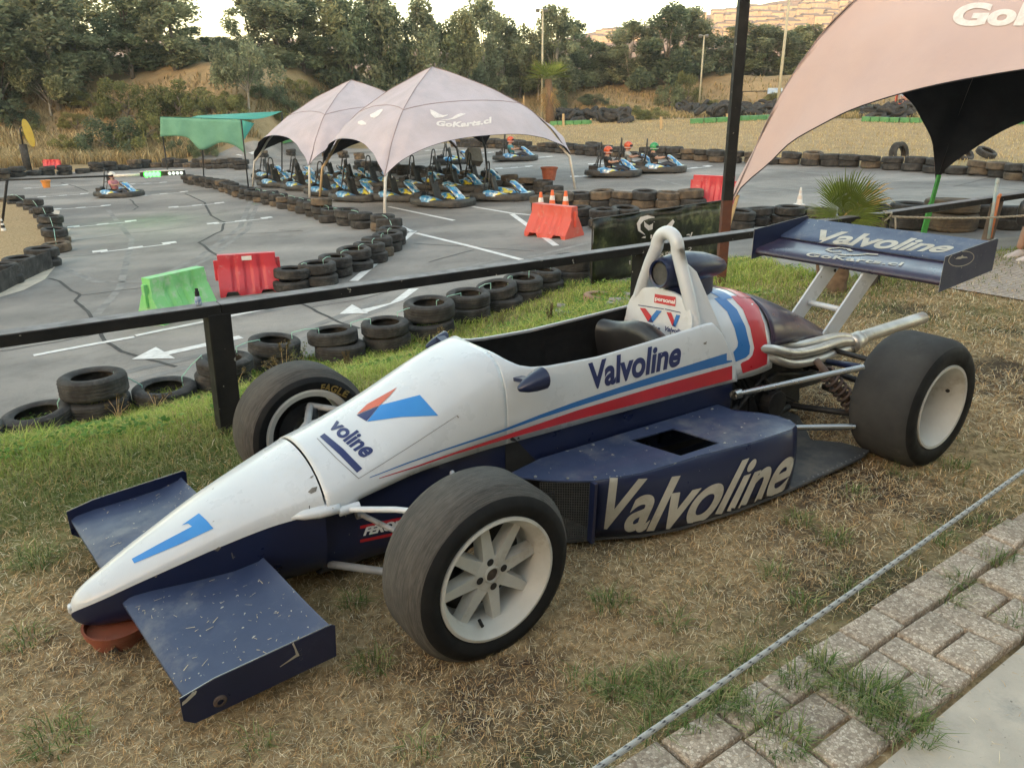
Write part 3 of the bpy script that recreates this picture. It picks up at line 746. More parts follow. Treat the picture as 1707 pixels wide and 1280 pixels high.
# ---- white cowl from the nose seam to the cockpit lip
COWL = [(-.32, .262, .352, .502, 2.1), (-.28, .268, .355, .512, 2.1), (-.2, .262, .37, .535, 2.2), (-.1, .258, .385, .572, 2.3), (0, .256, .4, .612, 2.4), (.1, .256, .408, .655, 2.6), (.2, .256, .412, .695, 2.9), (.3, .256, .415, .728, 3.3), (.38, .256, .415, .746, 3.6), (.42, .256, .415, .75, 3.9), (.6, .258, .414, .75, 4.4), (1.5, .266, .412, .76, 4.4), (1.7, .275, .41, .77, 4)]
def cowl(u): return smooth_interp(COWL, u)
rings = []
for i in range(41):
    u = -.32 + .72 * i / 40; w_, zb, zt, n = cowl(u); r = arc(u, w_, zb, zt, n, n * .92, K=28)
    rings.append(r)
mb = MB(); mb.loft(rings)
shell = mb.build('cowl', 'car_white', car, smooth=True, solid=.007)
# cockpit sides: the same section cut off at the edge height
EDGE = [(.40, .7495), (.415, .742), (.44, .722), (.48, .70), (.53, .687), (.6, .680), (.7, .677), (.85, .674), (1.1, .686), (1.35, .70), (1.48, .708), (1.52, .706), (1.56, .66), (1.62, .545), (1.66, .46), (1.675, .425)]
def side_rings(sgn, inset=0, zdrop=0, u0=.40, u1=1.675, low=None, K=12, num=70):
    out = []
    for i in range(num + 1):
        t = i / num; u = u0 + (u1 - u0) * (t ** 1.25); w_, zb, zt, n = cowl(u); m = n * .92; ze = interp(EDGE, u)[0] - zdrop
        zb2 = zb if low is None else low
        smax = max(0, min(1, (ze - zb) / (zt - zb))) ** (m / 2); amax = math.asin(smax)
        if u <= .402: amax = math.pi / 2
        r = []
        if low is not None: r.append(L3(u, sgn * (w_ - inset), zb2))
        for k in range(K + 1):
            a = amax * k / K; c, s = math.cos(a), math.sin(a)
            r.append(L3(u, sgn * max(0, w_ * abs(c) ** (2 / n) - inset), zb + (zt - zb) * s ** (2 / m)))
        out.append(r)
    return out
for sgn in (1, -1):
    mb = MB(); mb.loft(side_rings(sgn)); mb.build('cockpit_side', 'car_white', car, smooth=True, solid=.0065)
# dark liner, floor and bulkheads inside
mb = MB()
for sgn in (1, -1): mb.loft(side_rings(sgn, .016, .012, low=.14))
mb.loft([[L3(u, v, .16) for u in (.2, 1.5)] for v in (-.24, .24)])
mb.loft([[L3(.24, v, .14), L3(.24, v, .62)] for v in (-.19, .19)]); mb.loft([[L3(1.46, v, .14), L3(1.5, v, .66)] for v in (-.235, .235)])
mb.build('cockpit_liner', 'pit_black', car)
# ---- blue tub
TUB = [(-.335, .215, .05), (-.2, .222, .05), (0, .228, .05), (.3, .236, .05), (.6, .245, .045), (1.0, .25, .045), (1.66, .262, .045)]
rings = []
for i in range(31):
    u = -.335 + 1.995 * i / 30; w_, zo = interp(TUB, u); zb = cowl(u)[1] + .012; r = []
    for k in range(13):
        a = math.pi * k / 12; c, s = math.cos(a), math.sin(a); r.append(L3(u, w_ * (abs(c) ** (2 / 5)) * (1 if c >= 0 else -1), zb - (zb - zo) * abs(s) ** (2 / 5)))
    rings.append(r)
mb = MB(); mb.loft(rings, cap=(True, True)); tub = mb.build('tub', 'car_blue', car, smooth=True, angle=50)
# fairings over the front suspension pick-ups
for sgn in (1, -1):
    mb = MB(); rg = []
    for u, w0, w1, z0, z1 in ((-.43, .2, .225, .345, .355), (-.395, .2, .25, .335, .372), (-.35, .2, .268, .332, .378), (-.31, .2, .276, .332, .382), (-.28, .2, .28, .334, .384)):
        r = []
        for k in range(9):
            a = math.pi * k / 8 - math.pi / 2; r.append(L3(u, sgn * (w0 + (w1 - w0) * (1 if sgn > 0 else 1.7) * max(0, math.cos(a)) ** .5), (z0 + z1) / 2 + (z1 - z0) / 2 * math.sin(a)))
        rg.append(r)
    mb.loft(rg); mb.build('pickup_fairing', 'car_white', nose, smooth=True, solid=.004)
# ---- engine cover
COV = [(1.44, .235, .45, .73, 2.6), (1.6, .255, .42, .768, 2.5), (1.75, .268, .412, .782, 2.4), (1.87, .272, .418, .772, 2.4), (1.93, .268, .425, .755, 2.3)]
rings = []
for i in range(17):
    u = 1.44 + .49 * i / 16; w_, zb, zt, n = smooth_interp(COV, u); rings.append(arc(u, w_, zb, zt, n, n, K=28))
mb = MB(); mb.loft(rings); covf = mb.build('engine_cover_band', 'car_white', car, smooth=True, solid=.006)
COV2 = [(1.915, .262, .53, .757, 2.3), (2.04, .245, .52, .722, 2.2), (2.2, .21, .5, .662, 2.1), (2.4, .165, .465, .574, 2.1), (2.6, .115, .415, .48, 2), (2.74, .075, .375, .412, 2), (2.8, .045, .36, .385, 2)]
rings = []
for i in range(25):
    u = 1.915 + .885 * i / 24; w_, zb, zt, n = smooth_interp(COV2, u); rings.append(arc(u, w_, zb, zt, n, n, K=24))
mb = MB(); mb.loft(rings, cap=(False, True)); mb.build('engine_cover', 'cover_blue', car, smooth=True, solid=.006, angle=40)
# ---- roll hoop, gussets and headrest panel
mb = MB(); pts = []
for k in range(33):
    a = math.pi * k / 32; c, s = math.cos(a), math.sin(a); pts.append(L3(1.44, .064 * c, 1.01 + .07 * s))
pts = [L3(1.45, .225, .58), L3(1.45, .188, .70), L3(1.445, .142, .83), L3(1.44, .1, .93)] + pts + [L3(1.44, -.1, .93), L3(1.445, -.142, .83), L3(1.45, -.188, .70), L3(1.45, -.225, .58)]
mb.tube(pts, .03, 16); hoop = mb.build('roll_hoop', 'car_white', car, smooth=True)
for sgn in (1, -1):
    mb = MB(); v = .0
    q = [L3(1.44, sgn * .1, .98), L3(1.455, sgn * .195, .7), L3(1.455, sgn * .228, .6), L3(1.63, sgn * .232, .6), L3(1.59, sgn * .216, .68), L3(1.5, sgn * .135, .92)]
    mb.prism(q, L3(0, -sgn * .022, 0)); mb.build('gusset', 'car_white', hoop, bevel=.006)
mb = MB(); front = []
for k in range(17):
    a = math.pi * k / 16; front.append(L3(1.405 + .025 * math.sin(a), .212 * (1 if math.cos(a) >= 0 else -1) * abs(math.cos(a)) ** .75, .66 + .165 * math.sin(a) ** .8))
poly = [L3(1.38, .225, .54)] + front + [L3(1.38, -.225, .54)]
mb.prism(poly, (.018, 0, 0)); hp = mb.build('headrest_panel', 'car_white', car, bevel=.004)
# seat back pad
rg = []
for i in range(9):
    t = i / 8; v = -.2 + .4 * t; r = []
    for (du, dz) in ((.0, -.28), (-.03, -.2), (-.055, -.1), (-.07, -.03), (-.05, .012), (-.01, .02), (.04, .0), (.06, -.06)):
        r.append(L3(1.27 + du + .03 * math.sin(math.pi * t) + .01 * math.sin(9 * t), v, .668 + dz - .015 * math.cos(math.pi * t * 2) - .01 * math.sin(7 * t)))
    rg.append(r)
mb = MB(); mb.loft(rg); mb.build('seat', 'leather', car, smooth=True, sub=1)
# ---- airbox
mb = MB(); rg = []
for u, r_, cz in ((1.40, .052, .9), (1.395, .062, .9), (1.41, .069, .901), (1.48, .077, .905), (1.58, .078, .907), (1.68, .066, .904), (1.76, .05, .897), (1.815, .032, .892), (1.838, .014, .89), (1.842, .002, .89)):
    rg.append([L3(u, r_ * math.cos(a) * .95, cz + r_ * math.sin(a)) for a in [2 * math.pi * k / 24 for k in range(24)]])
mb.loft(rg, closed=True); rg = []
for z, h in ((.77, .06), (.84, .05), (.9, .045)): rg.append([L3(1.6 + .155 * math.cos(a), h * math.sin(a), z) for a in [2 * math.pi * k / 20 for k in range(20)]])
mb.loft(rg, closed=True); ab = mb.build('airbox', 'car_blue', car, smooth=True, angle=50)
mb = MB(); mb.add([L3(1.412, .056 * math.cos(a) * .95, .9 + .056 * math.sin(a)) for a in [2 * math.pi * k / 20 for k in range(20)]], [tuple(range(20))]); mb.build('intake_gauze', 'mesh_dark', ab)
# ---- mirrors
for sgn in (1, -1):
    mb = MB(); rg = []
    c = Vector((.455, 0, 0))
    for u, r_, s_ in ((.385, .002, 1), (.392, .012, 1), (.42, .026, 1), (.455, .036, 1), (.487, .041, 1), (.492, .036, 1), (.492, .001, 1)):
        if sgn < 0: r_ *= .65
        rg.append([L3(u, sgn * (.345 + r_ * 1.15 * math.cos(a) + (u - .4) * .1), (.69 if sgn > 0 else .672) + r_ * math.sin(a) - (.49 - u) * .25) for a in [2 * math.pi * k / 16 for k in range(16)]])
    mb.loft(rg, closed=True); mb.beam(L3(.45, sgn * .25, .665), L3(.45, sgn * .33, .68), .04, .014); mb.build('mirror', 'car_blue', car, smooth=True, angle=50)
# ---- sidepods
POD_OUT = [(.40, .36), (.46, .43), (.53, .485), (.60, .53), (.70, .56), (.79, .583), (.93, .592), (1.09, .60), (1.23, .618), (1.36, .634), (1.5, .64), (1.60, .642), (1.66, .625), (1.685, .575), (1.68, .52), (1.645, .458), (1.57, .36)]
POD_BOT = [(.42, .36), (.48, .43), (.55, .475), (.62, .50), (.71, .545), (.80, .588), (.94, .63), (1.09, .652), (1.23, .665), (1.36, .672), (1.5, .676), (1.59, .672), (1.65, .64), (1.675, .585), (1.67, .52), (1.645, .458), (1.57, .36)]
for sgn in (1, -1):
    mb = MB(); zt = .31; zb = .055
    # side wall from the mesh intake back round the tail
    tops = [L3(u, sgn * v, zt) for u, v in POD_OUT]; bots = [L3(u, sgn * v, zb) for u, v in POD_BOT]
    i0 = 3
    rows = []
    for k in range(7):
        t = k / 6; rows.append([a.lerp(b, t) + Vector((0, -sgn * .012 * math.sin(math.pi * t), 0)) for a, b in zip(tops[i0:], bots[i0:])])
    lip = [a + Vector((0, sgn * .01, .006)) for a in tops[i0:]]
    mb.loft([lip] + rows)
    wall = mb.build('sidepod', 'car_blue', car, smooth=True, angle=60, solid=.005)
    # top skin with its rectangular opening
    inner = [L3(u, sgn * .262, .312) for u in (.62, .8, .95, 1.15, 1.3, 1.45, 1.57)]
    bm = bmesh.new()
    outl = [L3(.38, sgn * .30, .312)] + [L3(u, sgn * (v - .004), .313) for u, v in POD_OUT] + [L3(1.57, sgn * .262, .313), L3(.55, sgn * .262, .313)]
    hole = [L3(.962, sgn * .335, .313), L3(1.196, sgn * .345, .313), L3(1.242, sgn * .56, .313), L3(1.02, sgn * .556, .313)]
    ve = [bm.verts.new(p) for p in outl]; vh = [bm.verts.new(p) for p in hole]
    ed = [bm.edges.new((ve[i], ve[(i + 1) % len(ve)])) for i in range(len(ve))] + [bm.edges.new((vh[i], vh[(i + 1) % 4])) for i in range(4)]
    bmesh.ops.triangle_fill(bm, edges=ed, use_beauty=True)
    kill = [f for f in bm.faces if all(v in vh for v in f.verts)]
    bmesh.ops.delete(bm, geom=kill, context='FACES_ONLY'); bmesh.ops.recalc_face_normals(bm, faces=bm.faces)
    me = bpy.data.meshes.new('sidepod_top'); bm.to_mesh(me); bm.free(); me.materials.append(MATS['wing_blue'])
    o = bpy.data.objects.new('sidepod_top', me); COL.objects.link(o); o.parent = wall; md = o.modifiers.new('s', 'SOLIDIFY'); md.thickness = .006; md.offset = 0; bake(o)
    # inner duct, radiator gauze, splash of grey inside the opening
    mb = MB(); mb.loft([[L3(1.0, sgn * .3, .1), L3(1.3, sgn * .3, .1)], [L3(1.0, sgn * .6, .1), L3(1.3, sgn * .6, .1)]]); mb.beam(L3(1.02, sgn * .5, .27), L3(1.2, sgn * .52, .2), .03, .05)
    mb.build('duct_floor', 'floor_grey', wall)
    mb = MB()
    A, B = L3(.46, sgn * .40, .07), L3(.60, sgn * .525, .07); A2, B2 = L3(.44, sgn * .41, .305), L3(.60, sgn * .53, .305)
    for k in range(23):
        t = k / 22; mb.tube([A.lerp(B, t), A2.lerp(B2, t)], .0011, 4)
        mb.tube([A.lerp(A2, t), B.lerp(B2, t)], .0011, 4)
    mb.build('radiator_gauze', 'mesh_dark', wall)
    mb = MB(); mb.loft([[L3(.62, sgn * .27, .06), L3(.62, sgn * .27, .3)], [L3(.66, sgn * .5, .06), L3(.66, sgn * .5, .3)]]); mb.build('radiator_core', 'pit_black', wall)
    mb = MB(); mb.beam(L3(.595, sgn * .527, .06), L3(.595, sgn * .533, .312), .014, .03); mb.build('corner_strip', 'car_blue', wall)
    for (u, v) in ((.44, .38), (.53, .46), (1.5, .29), (1.1, .285), (.8, .285), (.62, .51)): mb = MB(); mb.lathe([(.0065, 0), (.0065, .003), (.004, .005), (.0, .0055)], 8, c=L3(u, sgn * v, .3165)); mb.build('rivet', 'steel', wall)
# ---- floor
fl = [(.38, .24), (.44, .34), (.55, .46), (.65, .505), (.8, .585), (.97, .635), (1.26, .668), (1.6, .678), (2.12, .68), (2.215, .66), (2.19, .53), (2.1, .42), (2.3, .2)]
mb = MB(); poly = [L3(u, v, .036 + (.035 * max(0, u - 1.65) ** 1.2)) for u, v in fl] + [L3(u, -v, .036 + (.035 * max(0, u - 1.65) ** 1.2)) for u, v in reversed(fl)]
mb.prism(poly, (0, 0, .012)); 
floor_ = mb.build('underfloor', 'floor_grey', car)
for k in range(14):
    for u, v in ((1.7 + k * .035, .668), ): mb = MB(); mb.lathe([(.004, 0), (.004, .002), (0, .003)], 6, c=L3(u, v, .052 + .035 * max(0, u - 1.65) ** 1.2)); mb.build('rivet', 'steel', floor_)
# ---- front wings
for sgn in (1, -1):
    rg = []
    for i in range(13):
        t = i / 12; v = .1 + (.615 - .1) * t; r = []
        for c_, h in ((0, 0), (.0, .012), (.02, .021), (.08, .024), (.2, .019), (.32, .018), (.39, .03), (.405, .04), (.405, .034), (.32, .006), (.2, -.002), (.08, -.012), (.02, -.012)):
            r.append(L3(-.955 + c_ + .01 * t + .11 * sgn * v, sgn * v, .128 + h + c_ * .09 + .004 * math.sin(t * 5) + (.02 * (1 - t) ** 2)))
        rg.append(r)
    mb = MB(); mb.loft(rg, closed=True); fw = mb.build('front_wing', 'wing_blue', car, smooth=True, angle=50)
    mb = MB(); q = [L3(-.892, sgn * .614, .146), L3(-.80, sgn * .614, .168), L3(-.465, sgn * .614, .198), L3(-.455, sgn * .614, .19), L3(-.46, sgn * .614, .085), L3(-.865, sgn * .614, .052), L3(-.892, sgn * .614, .075)]
    if sgn < 0: q = [L3(p.x, -p.y, p.z + (.022 if i in (0, 1, 2, 3) else 0)) if False else Vector((p.x, p.y, p.z + (.026 if i < 4 else 0))) for i, p in enumerate(q)]
    q = [p + Vector((-.0 if sgn > 0 else -.13, 0, 0)) for p in q]; mb.prism(q, L3(0, sgn * .006, 0)); ep = mb.build('endplate', 'car_blue', fw, bevel=.0012)
    mb = MB(); mb.tube([q[0] + L3(0, sgn * .003, .001), q[1] + L3(0, sgn * .003, .001), q[2] + L3(0, sgn * .003, .001)], .002, 5); mb.build('worn_edge', 'chrome_rod', fw)
    if sgn > 0:
        mb = MB(); mb.lathe([(.010, 0), (.016, .001), (.019, .004), (.016, .006), (.010, .004), (.009, -.002)], 18, axis='y', c=L3(-.795, .624, .092), mi=0); mb.build('jacking_eye', 'spring_rust', fw, smooth=True)
        for dz in (0, .016, .032): mb = MB(); mb.lathe([(.0, .0035), (.004, .003), (.005, 0)], 8, axis='y', c=L3(-.565, .6205, .125 + dz)); mb.build('rivet', 'steel', fw)
mb = MB(); mb.tube([L3(-.86, -.02, .12), L3(-.86, .12, .12)], .01, 8); mb.build('wing_spar', 'dark_metal', car)
# ---- rear wing
def foil(u0, z0, u1, z1, th, camber, v0, v1, name, mat, par, nv=2):
    rg = []
    for i in range(nv):
        v = v0 + (v1 - v0) * i / (nv - 1); r = []
        du, dz = u1 - u0, z1 - z0
        for t, h in ((0, 0), (.0, .35), (.04, .75), (.15, 1), (.4, .95), (.7, .55), (1, .12), (1, 0), (.7, -.1), (.4, -.3), (.15, -.5), (.04, -.4)):
            r.append(L3(u0 + du * t + .06 * (v - .55), v, z0 + dz * t + th * h - camber * math.sin(math.pi * t)))
        rg.append(r)
    mb = MB(); mb.loft(rg, closed=True, cap=(True, True)); return mb.build(name, mat, par, smooth=True, angle=40)
rw = foil(2.83, .772, 3.06, .838, .03, .012, -.55, .55, 'rear_wing', 'cover_blue', car, 6)
flap = foil(3.05, .845, 3.30, .938, .014, .008, -.548, .548, 'wing_flap', 'wing_blue', rw, 6)
for sgn in (1, -1):
    mb = MB(); q = [L3(2.80, sgn * .55, .912), L3(3.30, sgn * .55, .956), L3(3.315, sgn * .55, .95), L3(3.32, sgn * .55, .785), L3(2.80, sgn * .55, .735)]
    q = [p + Vector((0 if sgn > 0 else -.066, 0, 0)) for p in q]; mb.prism(q, L3(0, sgn * .004, 0)); ep = mb.build('endplate', 'car_blue', rw, bevel=.001)
    mb = MB(); mb.tube([q[0] + L3(0, sgn * .002, .001), q[1] + L3(0, sgn * .002, .001)], .0018, 5); mb.tube([q[4] + L3(-.001, sgn * .002, 0), q[0] + L3(-.001, sgn * .002, 0)], .0015, 5); mb.build('worn_edge', 'frame_grey', rw)
    if sgn > 0:
        rep = ep
        for u, z in ((3.12, .885), (3.16, .883), (3.2, .9), (3.24, .915), (3.0, .79), (2.85, .80)): mb = MB(); mb.lathe([(.0, .003), (.005, .002), (.006, 0)], 8, axis='y', c=L3(u, .5545, z)); mb.build('rivet', 'steel', rw)
for sgn in (1, -1):
    mb = MB(); q = [L3(2.5, sgn * .115, .43), L3(2.62, sgn * .115, .40), L3(3.04, sgn * .115, .79), L3(2.86, sgn * .115, .79)]
    mb.prism(q, L3(0, sgn * .012, 0)); st = mb.build('wing_strut', 'car_white', car, bevel=.003)
    mb = MB(); mb.beam(L3(2.90, sgn * .118, .765), L3(3.0, sgn * .118, .775), .03, .05); mb.build('strut_bracket', 'dark_metal', st)
    for u, z in ((2.92, .72), (2.66, .47)): mb = MB(); mb.lathe([(.0, .006), (.009, .005), (.011, 0)], 10, axis='y', c=L3(u, .127 if sgn > 0 else -.103, z)); mb.build('bolt', 'dark_metal', st)
mb = MB(); mb.tube([L3(2.72, -.11, .56), L3(2.72, .11, .56)], .016, 10); mb.build('cross_tube', 'car_white', car, smooth=True)
# ---- engine, gearbox, frames
mb = MB()
mb.box(L3(1.92, 0, .27), (.5, .34, .34)); mb.box(L3(2.25, 0, .25), (.3, .26, .28), taper=(.8, .8)); mb.box(L3(2.55, 0, .27), (.35, .2, .22), taper=(.9, .7)); mb.box(L3(1.8, 0, .48), (.3, .2, .1))
for k in range(4): mb.lathe([(.035, 0), (.035, .1), (.02, .12)], 10, axis='y', c=L3(1.78 + k * .1, .12, .43))
mb.tube([L3(1.7, .2, .2), L3(2.1, .17, .33), L3(2.5, .16, .25)], .018, 8); mb.tube([L3(1.68, .22, .42), L3(2.0, .2, .44), L3(2.3, .14, .42)], .014, 8); mb.tube([L3(1.7, .23, .12), L3(2.2, .2, .14)], .02, 8)
mb.lathe([(.0, -.0), (.07, 0), (.07, .06), (.0, .06)], 16, axis='y', c=L3(2.05, .24, .2)); mb.tube([L3(1.7, .2, .15), L3(1.95, .21, .36), L3(2.15, .2, .18)], .012, 6)
mb.build('engine', 'dark_metal', car, bevel=.012)
mb = MB()
for k in range(6): mb.tube([L3(1.72 + .05 * k, .19 + .01 * (k % 2), .42 - .02 * k), L3(1.8 + .06 * k, .21, .3 - .03 * (k % 3)), L3(1.78 + .1 * k, .2, .15)], .005, 5)
mb.build('hoses', 'sidewall', car)
# ---- exhaust
def pxtube(name, pts, r, mat, par, n=12):
    g = [LV(*p) for p in pts]; sm = []
    for i in range(len(g) - 1):
        for k in range(6): sm.append(Vector(pl([tuple(a) for a in g], (i + k / 6) / (len(g) - 1))))
    sm.append(g[-1]); mb = MB(); mb.tube(sm, r, n); return mb.build(name, mat, par, smooth=True)
ex = pxtube('exhaust', [(1418, 574, .20), (1432, 566, .2), (1450, 558, .2), (1538, 530, .2)], [.052] * 4 + [.048] * 4 + [.036] * 11, 'exhaust', car, 18)
pxtube('manifold_pipe', [(1262, 580, .24), (1290, 583, .27), (1325, 589, .27), (1365, 581, .25), (1400, 570, .22), (1425, 570, .2)], .0245, 'exhaust', ex)
pxtube('manifold_pipe', [(1268, 590, .22), (1286, 596, .26), (1320, 606, .27), (1360, 600, .26), (1395, 588, .23), (1424, 578, .2)], .0235, 'exhaust', ex)
pxtube('manifold_pipe', [(1290, 575, .18), (1330, 575, .2), (1365, 568, .2), (1398, 561, .19), (1430, 565, .18)], .023, 'exhaust', ex)
pxtube('manifold_pipe', [(1275, 585, .15), (1330, 595, .18), (1365, 590, .2), (1400, 580, .19), (1430, 572, .18)], .022, 'exhaust', ex)
mb = MB(); mb.add([LV(1539, 529.5, .2) + Vector((.002, 0, 0)) + L3(0, .03 * math.cos(a), .03 * math.sin(a)) for a in [k * math.pi / 8 for k in range(16)]], [tuple(range(16))]); mb.build('tailpipe_bore', 'pit_black', ex)
mb = MB(); mb.beam(LV(1428, 572, .15), LV(1442, 560, .15), .03, .02); mb.beam(LV(1436, 562, .155), LV(1446, 556, .155), .05, .008); mb.build('pipe_clamp', 'steel', ex)
# ---- suspension
def rod(name, a, b, r, mat, par=car, n=10):
    mb = MB(); mb.tube([a, b], r, n); mb.lathe([(r * 1.7, -r * 1.6), (r * 1.7, r * 1.6), (0, r * 1.6)], 10, axis='x', c=a); return mb.build(name, mat, par, smooth=True, angle=40)
for sgn in (1, -1):
    mt = 'car_white' if sgn > 0 else 'frame_grey'
    up_ = L3(-.01, sgn * .565, .385); low_ = L3(-.01, sgn * .57, .14)
    if sgn < 0: up_.x -= .08; low_.x -= .08
    fz = 0 if sgn > 0 else .03; ft = 1 if sgn > 0 else 1.5
    if sgn < 0: up_ = L3(-.065, -.565, .405)
    mb = MB(); mb.tube([L3(-.25, sgn * .28, .352 + fz), L3(-.14, sgn * .4, .372 + fz * .8), up_], .0105 * ft, 10); mb.tube([L3(.16, sgn * .25, .36 + fz * 1.5), up_], .0095 * ft, 10)
    if sgn < 0: mb.tube([L3(-.16, -.39, .40), L3(.04, -.4, .41)], .009, 8)
    mb.tube([L3(-.285, sgn * .27, .35), L3(-.215, sgn * .275, .352)], .017, 12); mb.build('upper_wishbone', mt, car, smooth=True, angle=40)
    mb = MB(); mb.tube([L3(-.31, sgn * .2, .12), low_], .014, 10); mb.tube([L3(.17, sgn * .22, .11), low_], .016, 10); mb.tube([L3(-.1, sgn * .38, .13), L3(.07, sgn * .38, .125)], .01, 8); mb.build('lower_wishbone', 'frame_grey', car, smooth=True)
    mb = MB(); mb.tube([low_ + Vector((0, sgn * .02, 0)), up_ + Vector((0, sgn * .02, 0))], .03, 10); mb.build('upright', 'dark_metal', car, smooth=True)
    rod('track_rod', L3(-.2, sgn * .24, .3), L3(-.1, sgn * .58, .3), .009, 'frame_grey')
rod('radius_rod', LV(1228, 657, .3), LV(1440, 612, .62), .0135, 'chrome_rod')
rod('radius_rod', L3(1.68, -.3, .36), L3(2.3, -.6, .4), .0135, 'chrome_rod')
rod('lower_link', LV(1300, 713, .40), LV(1425, 711, .62), .015, 'chrome_rod')
for sgn in (1, -1):
    mb = MB(); mb.tube([L3(2.2, sgn * .15, .14), L3(2.44, sgn * .62, .16)], .017, 8); mb.tube([L3(2.62, sgn * .12, .14), L3(2.46, sgn * .62, .16)], .017, 8); mb.tube([L3(2.5, sgn * .12, .4), L3(2.45, sgn * .62, .42)], .014, 8); mb.build('rear_wishbone', 'dark_metal', car, smooth=True)
    rod('half_shaft', L3(2.45, sgn * .12, .3), L3(2.44, sgn * .62, .3), .016, 'dark_metal')
    mb = MB(); mb.tube([L3(2.44, sgn * .6, .16), L3(2.44, sgn * .6, .42)], .035, 10); mb.build('rear_upright', 'dark_metal', car)
    a, b = L3(2.2, sgn * .36, .40), L3(2.37, sgn * .48, .17); ax = (b - a).normalized(); q = ax.orthogonal().normalized(); q2 = ax.cross(q); mb = MB(); pts = []
    for k in range(8 * 14 + 1): t = k / (8 * 14); an = 2 * math.pi * 8 * t; pts.append(a.lerp(b, .05 + .9 * t) + (q * math.cos(an) + q2 * math.sin(an)) * .038)
    mb.tube(pts, .0075, 6); mb.tube([a - ax * .05, b + ax * .05], .018, 8); mb.build('coil_spring', 'spring_rust', car, smooth=True)
mb = MB(); mb.tube([LV(1435, 612, .55), LV(1380, 603, .3)], .016, 8); mb.build('anti_roll_link', 'car_blue', car, smooth=True)
# ---- wheels
def wheel(u, v, sgn, Rt, wd, rr, rear):
    """outer face at lateral offset v"""
    c = L3(u, sgn * (v - wd / 2), Rt); hw = wd / 2; s = 1 if sgn > 0 else -1          # y is -v
    W = thing('wheel', '', '', (0, 0, 0)); del W['label']; del W['category']; W.name = 'wheel'; W.parent = car; W.location = c
    def Y(x): return -s * x                                                          # outward x -> local y
    prof = []
    bulge = .012
    prof = [(rr - .004, hw - .018), (rr + .012, hw - .004), (rr + .035, hw + .002), (Rt - .05, hw + .001), (Rt - .026, hw - .012), (Rt - .012, hw - .028), (Rt - .004, hw - .045)]
    side_n = len(prof); tread = [(Rt, hw * .6), (Rt + .001, 0), (Rt, -hw * .6)]
    full = prof + tread + [(r, -x) for r, x in reversed(prof)]
    mb = MB(); n = 72
    mb.lathe([(r, Y(x)) for r, x in full], n, axis='y')
    k1 = side_n - 2
    for i in range(len(mb.f)):
        seg = i // n; mb.m[i] = 1 if (seg < k1 - 1 or seg >= len(full) - 1 - (k1 - 1)) else 0
    ty = mb.build('tyre', ['slick_worn' if not rear else 'slick', 'sidewall'], W, smooth=True, angle=60)
    mb = MB(); r = rr
    if not rear:
        lipp = [(r, hw - .02), (r + .004, hw - .012), (r + .003, hw - .004), (r - .006, hw - .002), (r - .012, hw - .008), (r - .016, hw - .02), (r - .03, hw - .042), (r - .034, hw - .05), (r - .034, -hw + .02), (r - .01, -hw + .01), (r, -hw + .02)]
        mb.lathe([(a, Y(x)) for a, x in lipp], 64, axis='y')
        face = hw - .052
    else:
        lipp = [(r, hw - .02), (r + .004, hw - .01), (r + .002, hw - .002), (r - .01, hw - .004), (r - .016, hw - .02), (r - .03, hw - .05), (r - .045, hw - .12), (r - .05, hw - .17), (r - .056, -hw + .03), (r - .01, -hw + .01)]
        mb.lathe([(a, Y(x)) for a, x in lipp], 64, axis='y')
        face = hw - .15
    ro = r - .03 if not rear else r - .052
    hubr = .062
    ns = 8
    for k in range(ns):
        a = 2 * math.pi * (k + .04) / ns + .1; ca, sa = math.cos(a), math.sin(a); ta = (-sa, ca)
        for (r0, w0, r1_, w1) in ((hubr - .012, .021, ro, .0145),):
            top = [(r0, w0), (r0, -w0), (r1_, -w1), (r1_, w1)]
            f = [Vector((ca * rr_ + ta[0] * ww, Y(face + (.004 if rr_ < .1 else 0)), sa * rr_ + ta[1] * ww)) for rr_, ww in top]
            g = [Vector((ca * rr_ + ta[0] * ww * 1.35, Y(face - .035), sa * rr_ + ta[1] * ww * 1.35)) for rr_, ww in top]
            mb.add(f + g, [(0, 1, 2, 3), (7, 6, 5, 4), (0, 4, 5, 1), (1, 5, 6, 2), (2, 6, 7, 3), (3, 7, 4, 0)])
    mb.lathe([(.0, Y(face - .03)), (hubr + .004, Y(face - .03)), (hubr, Y(face + .002)), (hubr - .008, Y(face + .006)), (.03, Y(face + .006)), (.026, Y(face + .012)), (.0225, Y(face + .012)), (.0225, Y(face - .01))], 40, axis='y')
    rim = mb.build('rim', 'rim_white', W, smooth=True, angle=30)
    mb = MB(); mb.lathe([(.0, Y(face + .004)), (.021, Y(face + .004)), (.0222, Y(face - .002))], 20, axis='y'); mb.build('hub_cap', 'spring_rust' if rear else 'bare_wood', W, smooth=True)
    for k in range(4):
        a = math.pi / 2 * k + .12; mb = MB(); mb.lathe([(.0, Y(face + .0075)), (.0085, Y(face + .0075)), (.0125, Y(face + .0072))], 14, axis='y', c=(math.cos(a) * .045, 0, math.sin(a) * .045)); mb.build('stud_hole', 'pit_black', W)
    mb = MB(); mb.tube([(-.045, Y(face - .0), -r + .052), (-.05, Y(face + .025), -r + .046)], .006, 8); mb.build('valve', 'pit_black', W)
    if rear: mb = MB(); mb.lathe([(0, -.004), (.009, -.004), (.012, 0)], 10, axis='x', c=(r - .036, Y(hw - .075), .03)); mb.build('valve_hole', 'pit_black', W)
    mb = MB(); mb.lathe([(.06, Y(-.01 if not rear else -.03)), (ro - .012, Y(-.01 if not rear else -.03))], 40, axis='y'); mb.lathe([(.07, Y(-hw + .05)), (.13, Y(-hw + .05)), (.13, Y(-hw + .062)), (.07, Y(-hw + .062))], 40, axis='y', close=True); mb.build('brake_disc', 'dark_metal', W)
    return W, ty
